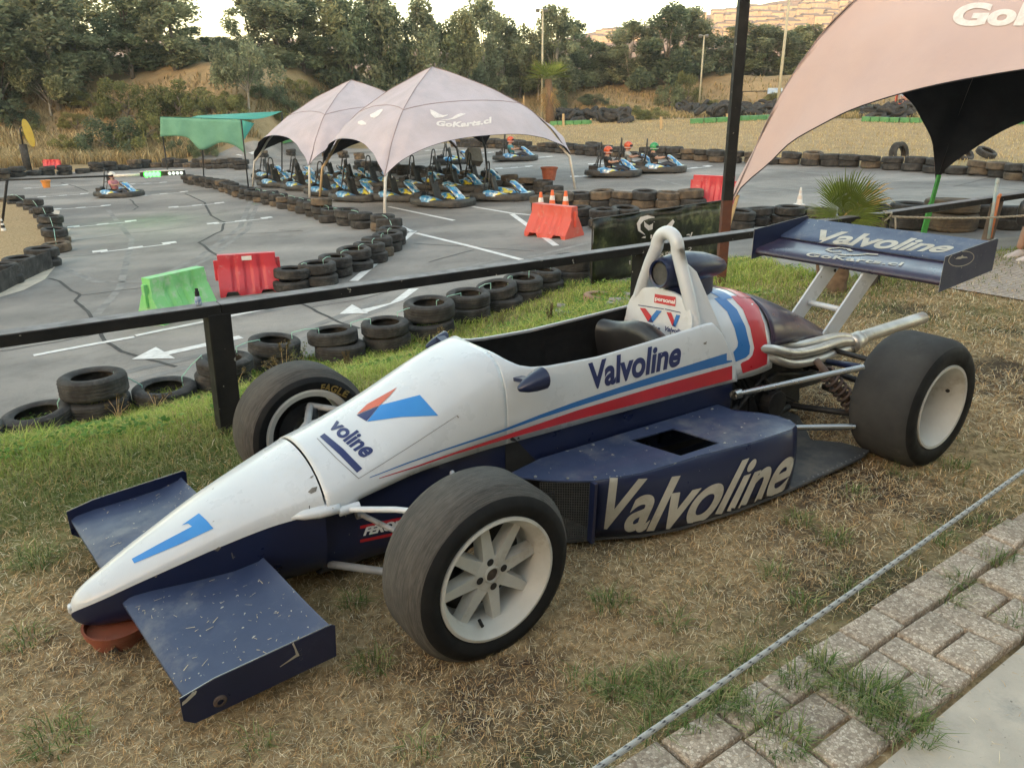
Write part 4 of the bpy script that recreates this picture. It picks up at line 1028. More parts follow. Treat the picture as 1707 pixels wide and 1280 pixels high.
w1 = wheel(0, .80, 1, .297, .242, .203, False); w2 = wheel(-.07, .80, -1, .284, .242, .203, False)
w3 = wheel(2.436, .855, 1, .314, .305, .2, True); w4 = wheel(2.436, .80, -1, .305, .305, .2, True)
for w_, z_ in ((w1, .266), (w2, .272), (w3, .296), (w4, .292)): w_[0].location.z = z_
w1[0].rotation_euler = (0, 0, R(2.0)); w2[0].rotation_euler = (0, 0, R(2.0))
bpy.context.view_layer.update()

# ---- artwork on the bodywork
S_cowl = bvh_of([o for o in car.children if o.name.split('.')[0] in ('cowl', 'cockpit_side')] )
S_cover = bvh_of([o for o in car.children if o.name.split('.')[0] in ('engine_cover_band',)])
S_nose = bvh_of([nose])
def c5_(pts): return [(550 + x / 2.4386, 530 + y / 2.4386) for x, y in pts]
blue_t = [(616, 795.2), (675, 772), (737, 749.5), (837, 716), (900, 691), (960, 669.2), (1030, 646), (1095, 625), (1160, 604.5), (1229, 583)]
blue_b = [(616, 796.4), (675, 774), (737, 752), (837, 719.8), (900, 697.2), (960, 678), (1030, 656), (1095, 637), (1160, 619), (1229, 600.5)]
red_t = [(632, 796.4), (694, 776), (755, 754.6), (837, 727), (900, 705.5), (960, 684.5), (1030, 663.5), (1095, 644), (1160, 626), (1229, 607)]
red_b = [(632, 797.6), (694, 778.5), (755, 757.8), (837, 733.5), (900, 716), (960, 699.5), (1030, 681), (1095, 664.5), (1160, 648), (1229, 630)]
dk_blue = [p for p in blue_t] + list(reversed(blue_b)); dk_red = red_t + list(reversed(red_b))
def strip(top, bot):
    V = top + bot; n = len(top); return V, [(i, i + 1, n + i + 1, n + i) for i in range(n - 1)]
side_parts = [o for o in car.children if o.name.startswith('cockpit_side')]; near_side = side_parts[0]
decal('blue_stripe', strip(blue_t, blue_b), 'decal_mid', S_cowl, car, near_side, 9)
decal('red_stripe', strip(red_t, red_b), 'decal_red', S_cowl, car, near_side, 9)
TV = text_mesh('Valvoline', .18, .034, 1.0)
decal('side_lettering', warp(TV, [(987, 650), (1036, 637), (1085, 623.5), (1134, 609)], [(980, 606), (1032, 591), (1084, 578), (1136, 566)]), 'decal_navy', S_cowl, car, near_side, 6)
decal('front_lettering', warp(text_mesh('voline', .1, .036, 1.0), [(547, 712), (566, 730), (585, 747), (605, 765)], [(568, 696), (588, 711), (609, 728), (634, 746)]), 'decal_navy', S_cowl, car, shell, 5)
decal('front_bar', [(533, 728), (541, 722.5), (572, 748), (604, 781), (595, 788), (566, 758)], 'decal_navy', S_cowl, car, shell, 6, poly=True)
decal('emblem_blue', ([(612, 703), (634, 675.5), (700, 658.6), (730.4, 692.8), (669.5, 695.2)], [(0, 1, 2, 4), (4, 2, 3)]), 'decal_sky', S_cowl, car, shell, 7)
decal('emblem_navy', [(594.5, 692.4), (632, 677), (611, 702.6)], 'decal_navy', S_cowl, car, shell, 7, poly=True)
decal('emblem_red', [(594.8, 691), (612, 674), (662, 646), (650, 660), (633.5, 675.6)], 'decal_orange', S_cowl, car, shell, 7, poly=True)
decal('race_number', [(331.9, 855.6), (344, 867), (356, 880.7), (300, 907), (224, 939), (220, 931.5), (270, 904), (320.5, 877.5), (313.6, 872.6), (302.6, 875.9)], 'decal_sky', S_nose, car, nose, 8, poly=True)
# worn spots, torn edges and scratches seen on the paint
plain('primer_grey', (.2, .19, .17), (.13, .12, .11), .8, 40)
for q, mt in (([(513, 820), (520, 813), (529, 811), (527, 819), (519, 823)], 'primer_grey'), ([(541, 821), (549, 812), (557, 811), (559, 819), (551, 822), (546, 826)], 'pit_black'), ([(357, 917), (364, 911), (369, 912), (363, 918)], 'primer_grey'), ([(516, 797), (519, 794), (524, 792), (520, 797)], 'primer_grey'), ([(515, 843), (516.4, 842), (517, 852), (515.6, 853)], 'pit_black'), ([(385, 921), (387, 920), (390, 930), (388, 931)], 'primer_grey')):
    decal('paint_chip', q, mt, S_nose, car, nose, 4, poly=True)
for q, mt in (([(850, 731), (854, 728), (858, 731), (862, 735), (855, 735), (851, 734)], 'pit_black'), ([(861, 732), (864, 728), (868, 733), (864, 735)], 'pit_black'), ([(762, 692), (765, 695), (763.5, 697), (761, 693)], 'primer_grey'), ([(915, 598), (920, 597), (921, 599), (916, 600)], 'primer_grey'), ([(1172, 572), (1178, 569), (1177, 574), (1173, 574)], 'primer_grey')):
    decal('paint_chip', q, mt, S_cowl, car, shell, 4, poly=True)
decal('sticker_edge', strip([(597, 797.5), (640, 771), (700, 733), (762, 692)], [(597, 798.3), (640, 771.8), (700, 733.8), (762, 692.8)]), 'primer_grey', S_cowl, car, shell, 8)
decal('sticker_edge', strip([(528, 731), (560, 764), (597, 797.5)], [(529, 730.4), (561, 763.4), (598, 796.9)]), 'primer_grey', S_cowl, car, shell, 8)
S_epf = bvh_of([o for o in car.children_recursive if o.name.startswith('endplate')]); fwn = [o for o in car.children if o.name.startswith('front_wing')][0]
decal('scrape', strip([(331, 1136), (322, 1152), (308, 1166), (296, 1176)], [(334, 1138), (326, 1156), (311, 1170), (297, 1180)]), 'decal_cream', S_epf, car, fwn, 4)
decal('scrape', strip([(486, 1071), (491, 1082), (494, 1094)], [(489, 1070), (494, 1081), (499, 1092)]), 'decal_cream', S_epf, car, fwn, 4)
decal('scrape', strip([(466, 1110), (480, 1100), (493, 1090)], [(467, 1111), (481, 1102), (496, 1093)]), 'decal_cream', S_epf, car, fwn, 4)
# bands over the engine cover
cb_o = [(1178, 482), (1205, 494), (1228, 516), (1242, 544), (1250, 577), (1249, 590), (1243, 596), (1226, 603)]
cb_i = [(1163, 486), (1190, 498), (1212, 520), (1224, 547), (1230, 571), (1229, 578), (1226, 582), (1222, 587)]
rb_o = [(1223, 482), (1246, 492), (1264, 512), (1274, 541), (1279, 575), (1278.5, 600), (1278, 607), (1262, 614), (1238, 622)]
rb_i = [(1190, 481), (1218, 494), (1238, 516), (1250, 546), (1257, 580), (1254, 592), (1248, 599), (1237, 604), (1234, 607)]
decal('blue_band', strip(cb_o[1:], cb_i[1:]), 'decal_mid', S_cover, car, covf, 6)
decal('red_band', strip(rb_o[1:], rb_i[1:]), 'decal_red', S_cover, car, covf, 6)
def over_band(name, mat, ua, ub, a0):
    rows = []
    for j in range(5):
        row = []
        for i in range(29):
            a = a0 + (math.pi - a0) * i / 28; u = ua(a) + (ub(a) - ua(a)) * j / 4; w_, zb, zt, n = smooth_interp(COV, u); c_, s_ = math.cos(a), math.sin(a)
            row.append(L3(u, (w_ + .002) * (abs(c_) ** (2 / n)) * (1 if c_ >= 0 else -1), zb + (zt + .002 - zb) * abs(s_) ** (2 / n)))
        rows.append(row)
    mb = MB(); mb.loft(rows); return mb.build(name, mat, covf, smooth=True)
over_band('blue_band', 'decal_mid', lambda a: 1.705, lambda a: 1.775, R(68)); over_band('red_band', 'decal_red', lambda a: 1.822, lambda a: 1.922, R(68))
# headrest panel artwork
S_hp = bvh_of([hp])
def ch(pts): return [(980 + x / 4.57, 360 + y / 4.57) for x, y in pts]
for nm, q, mt in (('sticker_red', [(512, 594), (672, 618), (668, 690), (506, 660)], 'decal_red'),
                  ('v_red', [(397, 700), (440, 704), (495, 775), (460, 806)], 'decal_red'), ('v_blue', [(525, 718), (566, 724), (495, 812), (483, 770)], 'decal_mid'),
                  ('v_navy', [(460, 806), (483, 770), (500, 812)], 'decal_navy'), ('v_red', [(600, 732), (637, 736), (662, 800), (645, 838)], 'decal_red'), ('v_blue', [(674, 752), (706, 756), (668, 848), (654, 815)], 'decal_mid'), ('v_navy', [(645, 838), (656, 806), (670, 848)], 'decal_navy'),
                  ('rule_line', [(384, 676), (580, 706), (580, 712), (384, 683)], 'decal_navy'), ('rule_line', [(590, 706), (708, 733), (708, 740), (590, 713)], 'decal_navy')):
    decal(nm, ch(q), mt, S_hp, car, hp, 5, off=.002 if nm != 'v_navy' else .0026, poly=True)
decal('panel_lettering', warp(text_mesh('Valvoline', .2, .02, .97), ch([(388, 835), (550, 878)]), ch([(394, 800), (556, 842)])), 'decal_navy', S_hp, car, hp, 5, off=.002)
decal('panel_lettering', warp(text_mesh('Valvoline', .2, .02, .97), ch([(584, 876), (740, 905)]), ch([(590, 838), (742, 872)])), 'decal_navy', S_hp, car, hp, 5, off=.002)
decal('panel_lettering', warp(text_mesh('personal', 0, .02, .95), ch([(514, 652), (664, 682)]), ch([(516, 612), (668, 640)])), 'decal_white', S_hp, car, hp, 5, off=.003)
# sidepod lettering
pod = [o for o in car.children if o.name.startswith('sidepod')][0]; S_pod = bvh_of([pod])
decal('sidepod_lettering', warp(text_mesh('Valvoline', .32, .024, .98), [(999, 880), (1062, 886), (1125, 880), (1190, 866), (1255, 846), (1312, 818)], [(1016, 797), (1080, 797), (1150, 790), (1220, 772), (1278, 752), (1330, 730)]), 'decal_cream', S_pod, car, pod, 5, off=.0035)
# wing lettering
S_rw = bvh_of([rw]); S_fl = bvh_of([flap]); S_ep = bvh_of([rep])
decal('flap_lettering', warp(text_mesh('Valvoline', .35, .028, .97), [(1362, 404), (1432, 411.5), (1502, 418), (1578, 422)], [(1368, 383.5), (1445, 390), (1522, 397.5), (1600, 407)]), 'decal_cream', S_fl, car, rw, 6)
decal('wing_lettering', warp(text_mesh('GoKarts.cl', .1, .025, 1.08), [(1343, 428), (1420, 436.5), (1504, 444.5)], [(1346, 421.5), (1423, 430), (1508, 438.5)]), 'decal_cream', S_rw, car, rw, 4, off=.0035)
def rp(pts): return [(1200 + x / 2.56, 350 + y / 2.56) for x, y in pts]
sw_o = rp([(520, 182), (470, 182), (448, 173), (462, 165), (510, 162), (556, 168), (570, 178)]); sw_i = rp([(518, 178), (480, 178), (464, 173), (474, 169), (512, 166), (540, 170), (550, 177)])
decal('wing_logo', strip(sw_o, sw_i), 'decal_cream', S_rw, car, rw, 5, off=.0035)
decal('wing_logo', rp([(478, 187), (540, 192), (590, 192), (630, 187), (676, 190), (675, 195), (628, 193), (590, 197), (530, 197)]), 'decal_cream', S_rw, car, rw, 5, off=.0035, poly=True)
def oval(cx, cy, rx, ry, rot, n=36): return [(cx + rx * math.cos(a) * math.cos(rot) - ry * math.sin(a) * math.sin(rot), cy + rx * math.cos(a) * math.sin(rot) + ry * math.sin(a) * math.cos(rot)) for a in [2 * math.pi * k / n for k in range(n + 1)]]
decal('oval_badge', strip(oval(1602, 431.5, 22, 12.5, -.22), oval(1602, 431.5, 20.8, 11.3, -.22)), 'decal_cream', S_ep, car, rw, 5)
decal('oval_badge', [(1592, 432), (1596, 428.5), (1601, 428), (1604, 425), (1606, 428), (1611, 428), (1613, 430), (1604, 430.6), (1600, 432)], 'decal_cream', S_ep, car, rw, 5, poly=True)
# sponsor strip on the tub
S_tub = bvh_of([tub])
decal('sponsor_lettering', warp(text_mesh('FERODO', .15, .05, .95), [(605, 893), (690, 875)], [(608, 878), (692, 860)]), 'decal_white', S_tub, car, tub, 6)
for a, b in (((600, 876), (695, 856)), ((600, 899), (695, 879))): decal('sponsor_stripe', [a, b, (b[0], b[1] + 5), (a[0], a[1] + 5)], 'decal_red', S_tub, car, tub, 8, poly=True)
# EAGLE on the far front tyre
Wm = w2[0].matrix_basis; MBv = [Wm @ v.co for v in w2[1].data.vertices]; S_ty = BVHTree.FromPolygons(MBv, [tuple(p.vertices) for p in w2[1].data.polygons])
e_ = decal('tyre_lettering', warp(text_mesh('EAGLE', 0, .04, 1.1), [(534, 651), (547, 651.5), (560, 656), (577, 663)], [(536, 640), (551, 640), (567, 645), (583, 653)]), 'tyre_yellow', S_ty, car, None, 5)
e_.parent = w2[0]; e_.matrix_basis = Wm.inverted()
# flower pot the nose rests on
plain('terracotta', (.28, .075, .035), (.2, .055, .03), .75, 7, bmp=.15, bscale=30, dirt=((.26, .13, .08), 5, .56))
pot_p = CO + CE * -.965 + CN * .035 + Vector((0, 0, 0))
pot = thing('flower_pot', 'terracotta flower pot propping up the nose of the race car', 'flower pot', pot_p)
mb = MB(); mb.lathe([(.072, -.04), (.092, .042), (.099, .042), (.104, .066), (.096, .066), (.09, .05), (0, .05)], 28); mb.build('pot_body', 'terracotta', pot, smooth=True, angle=40)
a_ = -math.pi / 2 - .2; mb = MB(); mb.lathe([(0, .004), (.016, .004)], 12, axis='y', c=(0, 0, 0)); o = mb.build('drain_hole', 'pit_black', pot); o.location = (.02, -.088, .014)
# ================================================================ tents
plain('canopy_pink', (.47, .42, .455), (.41, .37, .4), .85, 1.2, bmp=.25, bscale=2.2, bdist=.06, spec=.2)
plain('canopy_near', (.52, .4, .38), (.47, .36, .35), .85, .7, bmp=.2, bscale=1.5, bdist=.05, spec=.2)
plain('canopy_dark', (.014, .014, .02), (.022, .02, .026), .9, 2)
plain('logo_white', (.72, .68, .66), (.6, .57, .56), .8, 12)
plain('white_pole', (.62, .6, .56), (.48, .46, .42), .5, 10)
plain('green_paint', (.05, .3, .05), (.08, .34, .08), .6, 10, dirt=((.3, .3, .2), 20, .62))
plain('raw_pine', (.5, .36, .2), (.4, .28, .15), .8, 12)
plain('seam_dark', (.3, .24, .25), (.25, .2, .2), .9, 4)
def make_tent(name, label, corners, peak, tip_h, arch_h, mat, legs, logo=None, seed=0, tab_c=None):
    """four-legged dome tent: corners are leg feet, the fabric comes down to the tips and arches up between them"""
    C4 = [Vector(c) for c in corners]; pk = Vector(peak); zb = sum(c.z for c in C4) / 4; H = pk.z - zb
    t = thing(name, label, 'tent', (C4[0].x, C4[0].y, C4[0].z)); o0 = Vector(t.location)
    def prof_c(r): # ridge height above ground fraction along r (1 tip .. 0 peak)
        tab = tab_c or [(0, 1.0), (.12, .955), (.3, .875), (.5, .77), (.7, .635), (.85, .48), (.93, .36), (1.0, tip_h / H)]
        return smooth_interp(tab, r)[0]
    def prof_m(r, ah):
        tab = [(0, 1.0), (.12, .95), (.35, .85), (.6, .745), (.8, .655), (1.0, ah / H)]
        return smooth_interp(tab, r)[0]
    cans = []; nA, nB = 48, 24; seams = []
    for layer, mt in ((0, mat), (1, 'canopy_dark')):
        mb = MB()
        for f in range(4):
            A, B = C4[f], C4[(f + 1) % 4]; rows = []; ah = arch_h[f] if isinstance(arch_h, (list, tuple)) else arch_h
            for j in range(nB + 1):
                r = 1 - j / nB; row = []
                for i in range(nA + 1):
                    a = i / nA; base = A.lerp(B, a); h = pk.copy(); rr = r * .97
                    p = Vector((h.x + (base.x - h.x) * rr, h.y + (base.y - h.y) * rr, 0)); gz = A.z * (1 - a) + B.z * a
                    e = abs(2 * a - 1); w_ = 1 - e ** (2.6 - .8 * (1 - r)); w_ = max(0, w_) ** .8
                    hf = prof_c(r) * (1 - w_) + prof_m(r, ah) * w_
                    z = (gz * r + zb * (1 - r)) + hf * H
                    wr = .05 * math.sin(a * 52 + 3 * r + seed) * e ** 2.5 * r ** 2 + .02 * math.sin(r * 18 + a * 9 + seed) * (1 - r) * r * 4 * .5 + .018 * math.sin(a * 17 + r * 23)
                    nrm = Vector((base.x - h.x, base.y - h.y, 0)).normalized()
                    sag = -.10 * w_ * math.sin(math.pi * r)
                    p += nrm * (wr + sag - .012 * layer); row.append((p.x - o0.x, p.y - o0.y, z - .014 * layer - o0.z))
                rows.append(row)
            mb.loft(rows)
            if layer == 0: seams.append([Vector(q) + Vector((0, 0, .006)) for q in rows[9]]); seams.append([Vector(rw_[0]) + Vector((0, 0, .008)) for rw_ in rows])
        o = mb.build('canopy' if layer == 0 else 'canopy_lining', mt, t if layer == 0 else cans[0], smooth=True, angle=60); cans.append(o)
        bm = bmesh.new(); bm.from_mesh(o.data); bmesh.ops.remove_doubles(bm, verts=bm.verts, dist=.004); bm.to_mesh(o.data); bm.free()
    for sm in seams: mb = MB(); mb.tube(sm, .011, 5); mb.build('seam', 'seam_dark', cans[0], smooth=True)
    for k, c in enumerate(C4):
        mts = legs[k]
        tip = Vector((pk.x + (c.x - pk.x) * .955, pk.y + (c.y - pk.y) * .955, c.z + tip_h * 1.15)); fo = Vector((c.x, c.y, c.z))
        if isinstance(mts, tuple): wd, m1, m2 = mts
        else: wd, m1, m2 = .055, mts, None
        mb = MB(); mid = fo.lerp(tip, .5)
        if wd > .06:
            mb.beam(mid - o0, tip + Vector((0, 0, .02)) - o0, wd * .6, wd * .6); lg = mb.build('leg', m1, t)
            mb = MB(); mb.beam(fo - Vector((0, 0, .1)) - o0, mid + (tip - fo) * .05 - o0, wd, wd * .5); mb.build('leg_sleeve', m2 or m1, lg)
        else:
            pp = [fo - o0]
            for q in (1, .93, .85, .7, .5, .3, 0): pp.append(Vector((pk.x + (c.x - pk.x) * q * .955, pk.y + (c.y - pk.y) * q * .955, (c.z * q + zb * (1 - q)) + prof_c(q) * H - .05)) - o0)
            mb.tube(pp, .042, 8); mb.build('leg', m1, t, smooth=True)
    return t, cans[0]
def logo_px(target, root, parent, quad, mat, step, swoosh=True, txt='GoKarts.cl'):
    """swoosh mark above the lettering; quad = bottom polyline, top polyline of the lettering"""
    b, tt = quad
    decal('lettering', warp(text_mesh(txt, .12, .05, 1.05), b, tt), mat, target, root, parent, step, off=.012)
    if swoosh:
        for o_, i_ in swoosh: decal('swoosh_logo', strip(o_, i_), mat, target, root, parent, step, off=.012)
NA = P(641, 364); NR = P(959, 315); NL = P(533, 332); NK = NR + NL - NA; NK.z = ground(NK.x, NK.y)
pkA = (NA + NR + NL + NK) / 4; dA = atY(721, 112, pkA.y); pkA = Vector((dA.x, dA.y, dA.z))
tA, canA = make_tent('canopy_tent', 'pinkish-grey dome tent with white swoosh logo, nearer of the two over the karts', [NA, NR, NK, NL], pkA, 1.1, [1.95, 2.2, 1.9, 2.05], 'canopy_pink', ['white_pole', 'white_pole', 'dark_metal', 'raw_pine'])
sA = bvh_of([canA])
def c2(pts): return [(400 + x / 2.845, 80 + y / 2.845) for x, y in pts]
sA2 = BVHTree.FromPolygons([v.co.copy() for v in canA.data.vertices], [tuple(p.vertices) for p in canA.data.polygons])
logo_px(sA2, tA, canA, (c2([(930, 372), (1020, 378), (1110, 372), (1196, 358)]), c2([(932, 346), (1020, 352), (1110, 345), (1192, 328)])), 'logo_white', 6,
        [(c2([(902, 294), (905, 315), (925, 335), (960, 332), (985, 322)]), c2([(902, 294), (925, 303), (945, 316), (965, 322), (985, 318)])), (c2([(945, 342), (985, 345), (1020, 338), (1050, 325), (1069, 316)]), c2([(985, 340), (1005, 334), (1025, 320), (1045, 312), (1069, 314)]))])
def c2b(pts): return c2(pts)
decal('swoosh_logo', strip(c2([(620, 330), (640, 335), (660, 322), (678, 298)]), c2([(618, 318), (632, 312), (655, 298), (676, 292)])), 'logo_white', sA2, tA, canA, 5, off=.012)
decal('swoosh_logo', strip(c2([(560, 360), (575, 368), (600, 366)]), c2([(562, 350), (580, 345), (600, 358)])), 'logo_white', sA2, tA, canA, 5, off=.012)
BA = P(516, 331); BL = P(421, 313); shift = BA - NA
BR = BA + (NR - NA) * .9; BR.z = ground(BR.x, BR.y); BK = BL + (NR - NA) * .9; BK.z = ground(BK.x, BK.y)
pkB = (BA + BL + BR + BK) / 4; d_ = atY(586, 134, pkB.y); pkB = Vector((d_.x, d_.y, d_.z))
tB, canB = make_tent('canopy_tent', 'pinkish-grey dome tent behind and left of the tent with the white logo', [BA, BR, BK, BL], pkB, 1.1, [1.95, 2.1, 1.9, 2.1], 'canopy_pink', ['white_pole', 'dark_metal', 'dark_metal', 'white_pole'], seed=2)
# the big tent at the right edge
T1 = P(1197, 436); T2 = P(1538, 392); T3 = Vector((8.3, 6.6, 0)); T3.z = ground(T3.x, T3.y); T4 = T2 + T3 - T1; T4.z = ground(T4.x, T4.y)
pkC = (T1 + T2 + T3 + T4) / 4; pkC.z = T1.z + 5.6
print('T', T1, T2, T3, pkC)
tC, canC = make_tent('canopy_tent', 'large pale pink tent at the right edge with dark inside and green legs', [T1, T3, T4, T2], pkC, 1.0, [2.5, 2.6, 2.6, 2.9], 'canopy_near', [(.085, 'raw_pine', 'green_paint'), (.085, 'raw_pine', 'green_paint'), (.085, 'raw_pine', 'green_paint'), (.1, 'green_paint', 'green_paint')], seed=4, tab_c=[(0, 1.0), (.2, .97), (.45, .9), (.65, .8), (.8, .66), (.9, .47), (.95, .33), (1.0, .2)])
sC = BVHTree.FromPolygons([v.co.copy() for v in canC.data.vertices], [tuple(p.vertices) for p in canC.data.polygons])
decal('lettering', warp(text_mesh('GoKarts.cl', .2, .05, 1.0), [(1587, 45), (1950, 43)], [(1592, 6), (1955, 2)]), 'logo_white', sC, tC, canC, 12, off=.01)
# green shade awning
plain('shade_cloth', (.16, .36, .25), (.13, .31, .21), .9, 2, bmp=.2, bscale=3, bdist=.05)
plain('shade_teal', (.07, .33, .27), (.06, .29, .23), .9, 2)
G1 = P(330, 300); G0 = P(285, 290); G2 = P(414, 312)
d0 = G2.y; aw = thing('shade_awning', 'green shade-cloth awning on thin poles left of the tents', 'awning', (G2.x, G2.y, G2.z)); o0 = Vector(aw.location)
tl, tr = atY(267, 196, G2.y - 1), atY(402, 200, G2.y); tr2 = atY(470, 187, G2.y + 2.2); tl2 = atY(330, 194, G2.y + 3)
rows = []
for j in range(9):
    row = []
    for i in range(25):
        a = i / 24; top = tl.lerp(tr, a); low = [228, 236, 228, 240, 262][0]
        ylow = smooth_interp([(0, 228), (.3, 229), (.48, 250), (.7, 238), (.85, 242), (1, 258)], a)[0]; lw = atY(267 + 135 * a + 8 * a, ylow, top.y)
        p = top.lerp(lw, j / 8); p.y += .06 * math.sin(a * 22) * (j / 8); row.append(p - o0)
    rows.append(row)
mb = MB(); mb.loft(rows); mb.build('front_cloth', 'shade_cloth', aw, smooth=True, solid=.01)
mb = MB(); rows = [[a.lerp(b, t) + Vector((0, 0, -.12 * math.sin(math.pi * t) + .03)) - o0 for t in [k / 12 for k in range(13)]] for a, b in ((tl, tl2), (tl.lerp(tr, .5), tl2.lerp(tr2, .5)), (tr, tr2))]; mb.loft(rows); mb.build('roof_cloth', 'shade_teal', aw, smooth=True, solid=.01)
mb = MB(); rows = [[tr - o0, atY(406, 256, G2.y) - o0], [atY(412, 203, G2.y) - o0, atY(406, 235, G2.y) - o0], [atY(424, 206, G2.y + .4) - o0, atY(409, 215, G2.y) - o0]]; mb.loft(rows); mb.build('side_cloth', 'shade_teal', aw, smooth=True, solid=.01)
for a, b in ((G2, tr), (P(340, 303), tl.lerp(tr, .5)), (P(279, 284), tl), (P(470, 300), tr2)):
    mb = MB(); mb.tube([Vector(a) - o0, Vector(b) - o0], .03, 8); mb.build('pole', 'dark_metal', aw, smooth=True)

# ================================================================ people
plain('skin', (.42, .24, .16), (.36, .2, .13), .55, 20)
def skin_mesh(name, V, E, Rd, mat, parent, sub=1, root=0):
    me = bpy.data.meshes.new(name); me.from_pydata(V, E, []); me.materials.append(MATS[mat]); o = bpy.data.objects.new(name, me); COL.objects.link(o)
    md = o.modifiers.new('s', 'SKIN'); md.use_smooth_shade = True
    for i, r in enumerate(Rd):
        sv = me.skin_vertices[0].data[i]; sv.radius = (r, r) if not isinstance(r, tuple) else r; sv.use_root = (i == root)
    if sub: m2 = o.modifiers.new('u', 'SUBSURF'); m2.levels = sub; m2.render_levels = sub
    bake(o); o.parent = parent; return o
def seated(name, label, shirt, trousers, helmet=None, group=None, hands=((.42, .16, .52), (.42, -.16, .52)), feet=((.75, .12, .12), (.75, -.12, .12)), knee_z=.42, hip=(0, 0, .2), lean=-.12, shoe=None, hair=None, head_turn=0, fingers=True):
    """x forward; one continuous skinned body with clothes as its children"""
    r = thing(name, label, 'person', group=group); hx, hy, hz = hip
    S = 1.0; sh = (hx + lean, 0, hz + .46); nk = (sh[0] + .01, 0, sh[2] + .09)
    V = [(hx, 0, hz), (hx + lean * .4, 0, hz + .2), sh, nk, (nk[0] + .015, 0, nk[2] + .1), (nk[0] + .02, 0, nk[2] + .2)]
    Rd = [.12, .115, .115, .055, .085, .07]; E = [(0, 1), (1, 2), (2, 3), (3, 4), (4, 5)]
    arms = []
    for k, sgn in enumerate((1, -1)):
        hd = Vector(hands[k]); s0 = Vector((sh[0], sgn * .18, sh[2] + .0)); el = (s0 + hd) / 2 + Vector((-.03, sgn * .09, -.1)); b = len(V)
        V += [tuple(s0), tuple(el), tuple(hd)]; Rd += [.062, .042, .03]; E += [(2, b), (b, b + 1), (b + 1, b + 2)]; arms.append((s0, el, hd))
        d = (hd - el).normalized(); sd = d.cross(Vector((0, 0, 1))).normalized(); up = sd.cross(d)
        pc = hd + d * .05; V.append(tuple(pc)); Rd.append((.03, .018)); E.append((b + 2, b + 3))
        if fingers:
            for q in range(4):
                f0 = pc + sd * (.024 - .016 * q) + d * .02; f1 = f0 + d * (.025 + .004 * (q in (1, 2))) - up * .012; f2 = f1 + d * .008 - up * .024
                i0 = len(V); V += [tuple(f0), tuple(f1), tuple(f2)]; Rd += [.009, .008, .007]; E += [(b + 3, i0), (i0, i0 + 1), (i0 + 1, i0 + 2)]
            th = hd + sd * sgn * .035 + d * .03; i0 = len(V); V += [tuple(th), tuple(th + d * .03 - up * .01)]; Rd += [.011, .009]; E += [(b + 2, i0), (i0, i0 + 1)]
    legs = []
    for k, sgn in enumerate((1, -1)):
        ft = Vector(feet[k]); h0 = Vector((hx, sgn * .09, hz)); kn = Vector(((h0.x + ft.x) / 2 + .06, (h0.y + ft.y) / 2 + sgn * .05, knee_z)); b = len(V)
        V += [tuple(h0 + Vector((.03, 0, 0))), tuple(kn), tuple(ft)]; Rd += [.09, .06, .04]; E += [(0, b), (b, b + 1), (b + 1, b + 2)]; legs.append((h0, kn, ft))
    body = skin_mesh('body', V, E, Rd, 'skin', r, 1)
    V = [(hx, 0, hz + .08), (hx + lean * .4, 0, hz + .22), (sh[0], 0, sh[2]), (sh[0], 0, sh[2] + .03)]; Rd = [.14, .135, .13, .085]; E = [(0, 1), (1, 2), (2, 3)]
    for s0, el, hd in arms: b = len(V); V += [tuple(s0), tuple(s0.lerp(el, .75))]; Rd += [.075, .06]; E += [(2, b), (b, b + 1)]
    skin_mesh('shirt', V, E, Rd, shirt, r, 1)
    V = [(hx, 0, hz)]; Rd = [.14]; E = []
    for h0, kn, ft in legs: b = len(V); V += [tuple(h0 + Vector((.05, 0, 0))), tuple(kn), tuple(kn.lerp(ft, .8 if not shoe else .25))]; Rd += [.1, .072, .055]; E += [(0, b), (b, b + 1), (b + 1, b + 2)]
    skin_mesh('trousers', V, E, Rd, trousers, r, 1)
    for h0, kn, ft in legs:
        mb = MB(); rg = []
        for x, h, w_ in ((-.07, .05, .03), (-.05, .085, .04), (.0, .09, .043), (.07, .06, .045), (.14, .045, .045), (.19, .03, .03), (.2, .01, .01)):
            rg.append([(ft.x + x, ft.y + w_ * math.cos(a), ft.z - .075 + max(0, h * math.sin(a))) for a in [2 * math.pi * q / 12 for q in range(12)]])
        mb.loft(rg, closed=True, cap=(True, True)); mb.build('shoe', shoe or 'pit_black', r, smooth=True)
    c = Vector((nk[0] + .025, 0, nk[2] + .14))
    if helmet:
        mb = MB(); rg = []
        for i in range(9):
            a = -math.pi / 2 + math.pi * i / 8 * .98 + .05; rr = .145 * math.cos(a); rg.append([(c.x + rr * math.cos(q) * 1.12, c.y + rr * math.sin(q) * .92, c.z + .02 + .15 * math.sin(a)) for q in [2 * math.pi * k / 18 for k in range(18)]])
        mb.loft(rg, closed=True, cap=(True, True)); h = mb.build('helmet', helmet[0], r, smooth=True)
        mb = MB(); rows = []
        for z_ in (-.025, .01, .045): rows.append([(c.x + .168 * math.cos(q), c.y + .139 * math.sin(q), c.z + z_ + .01) for q in [-1.1 + 2.2 * k / 10 for k in range(11)]])
        mb.loft(rows); mb.build('visor', 'pit_black', h, smooth=True)
        mb = MB(); rows = []
        for z_ in (-.065, -.045): rows.append([(c.x + .163 * math.cos(q), c.y + .135 * math.sin(q), c.z + z_ + .01) for q in [-2.6 + 5.2 * k / 16 for k in range(17)]])
        mb.loft(rows); mb.build('helmet_band', helmet[1], h, smooth=True)
    else:
        mb = MB()
        for sgn in (1, -1): mb.lathe([(0, -.012), (.011, -.008), (.013, 0), (.011, .008), (0, .012)], 8, c=(c.x + .075, sgn * .03, c.z + .01))
        mb.build('eyes', 'pit_black', r, smooth=True)
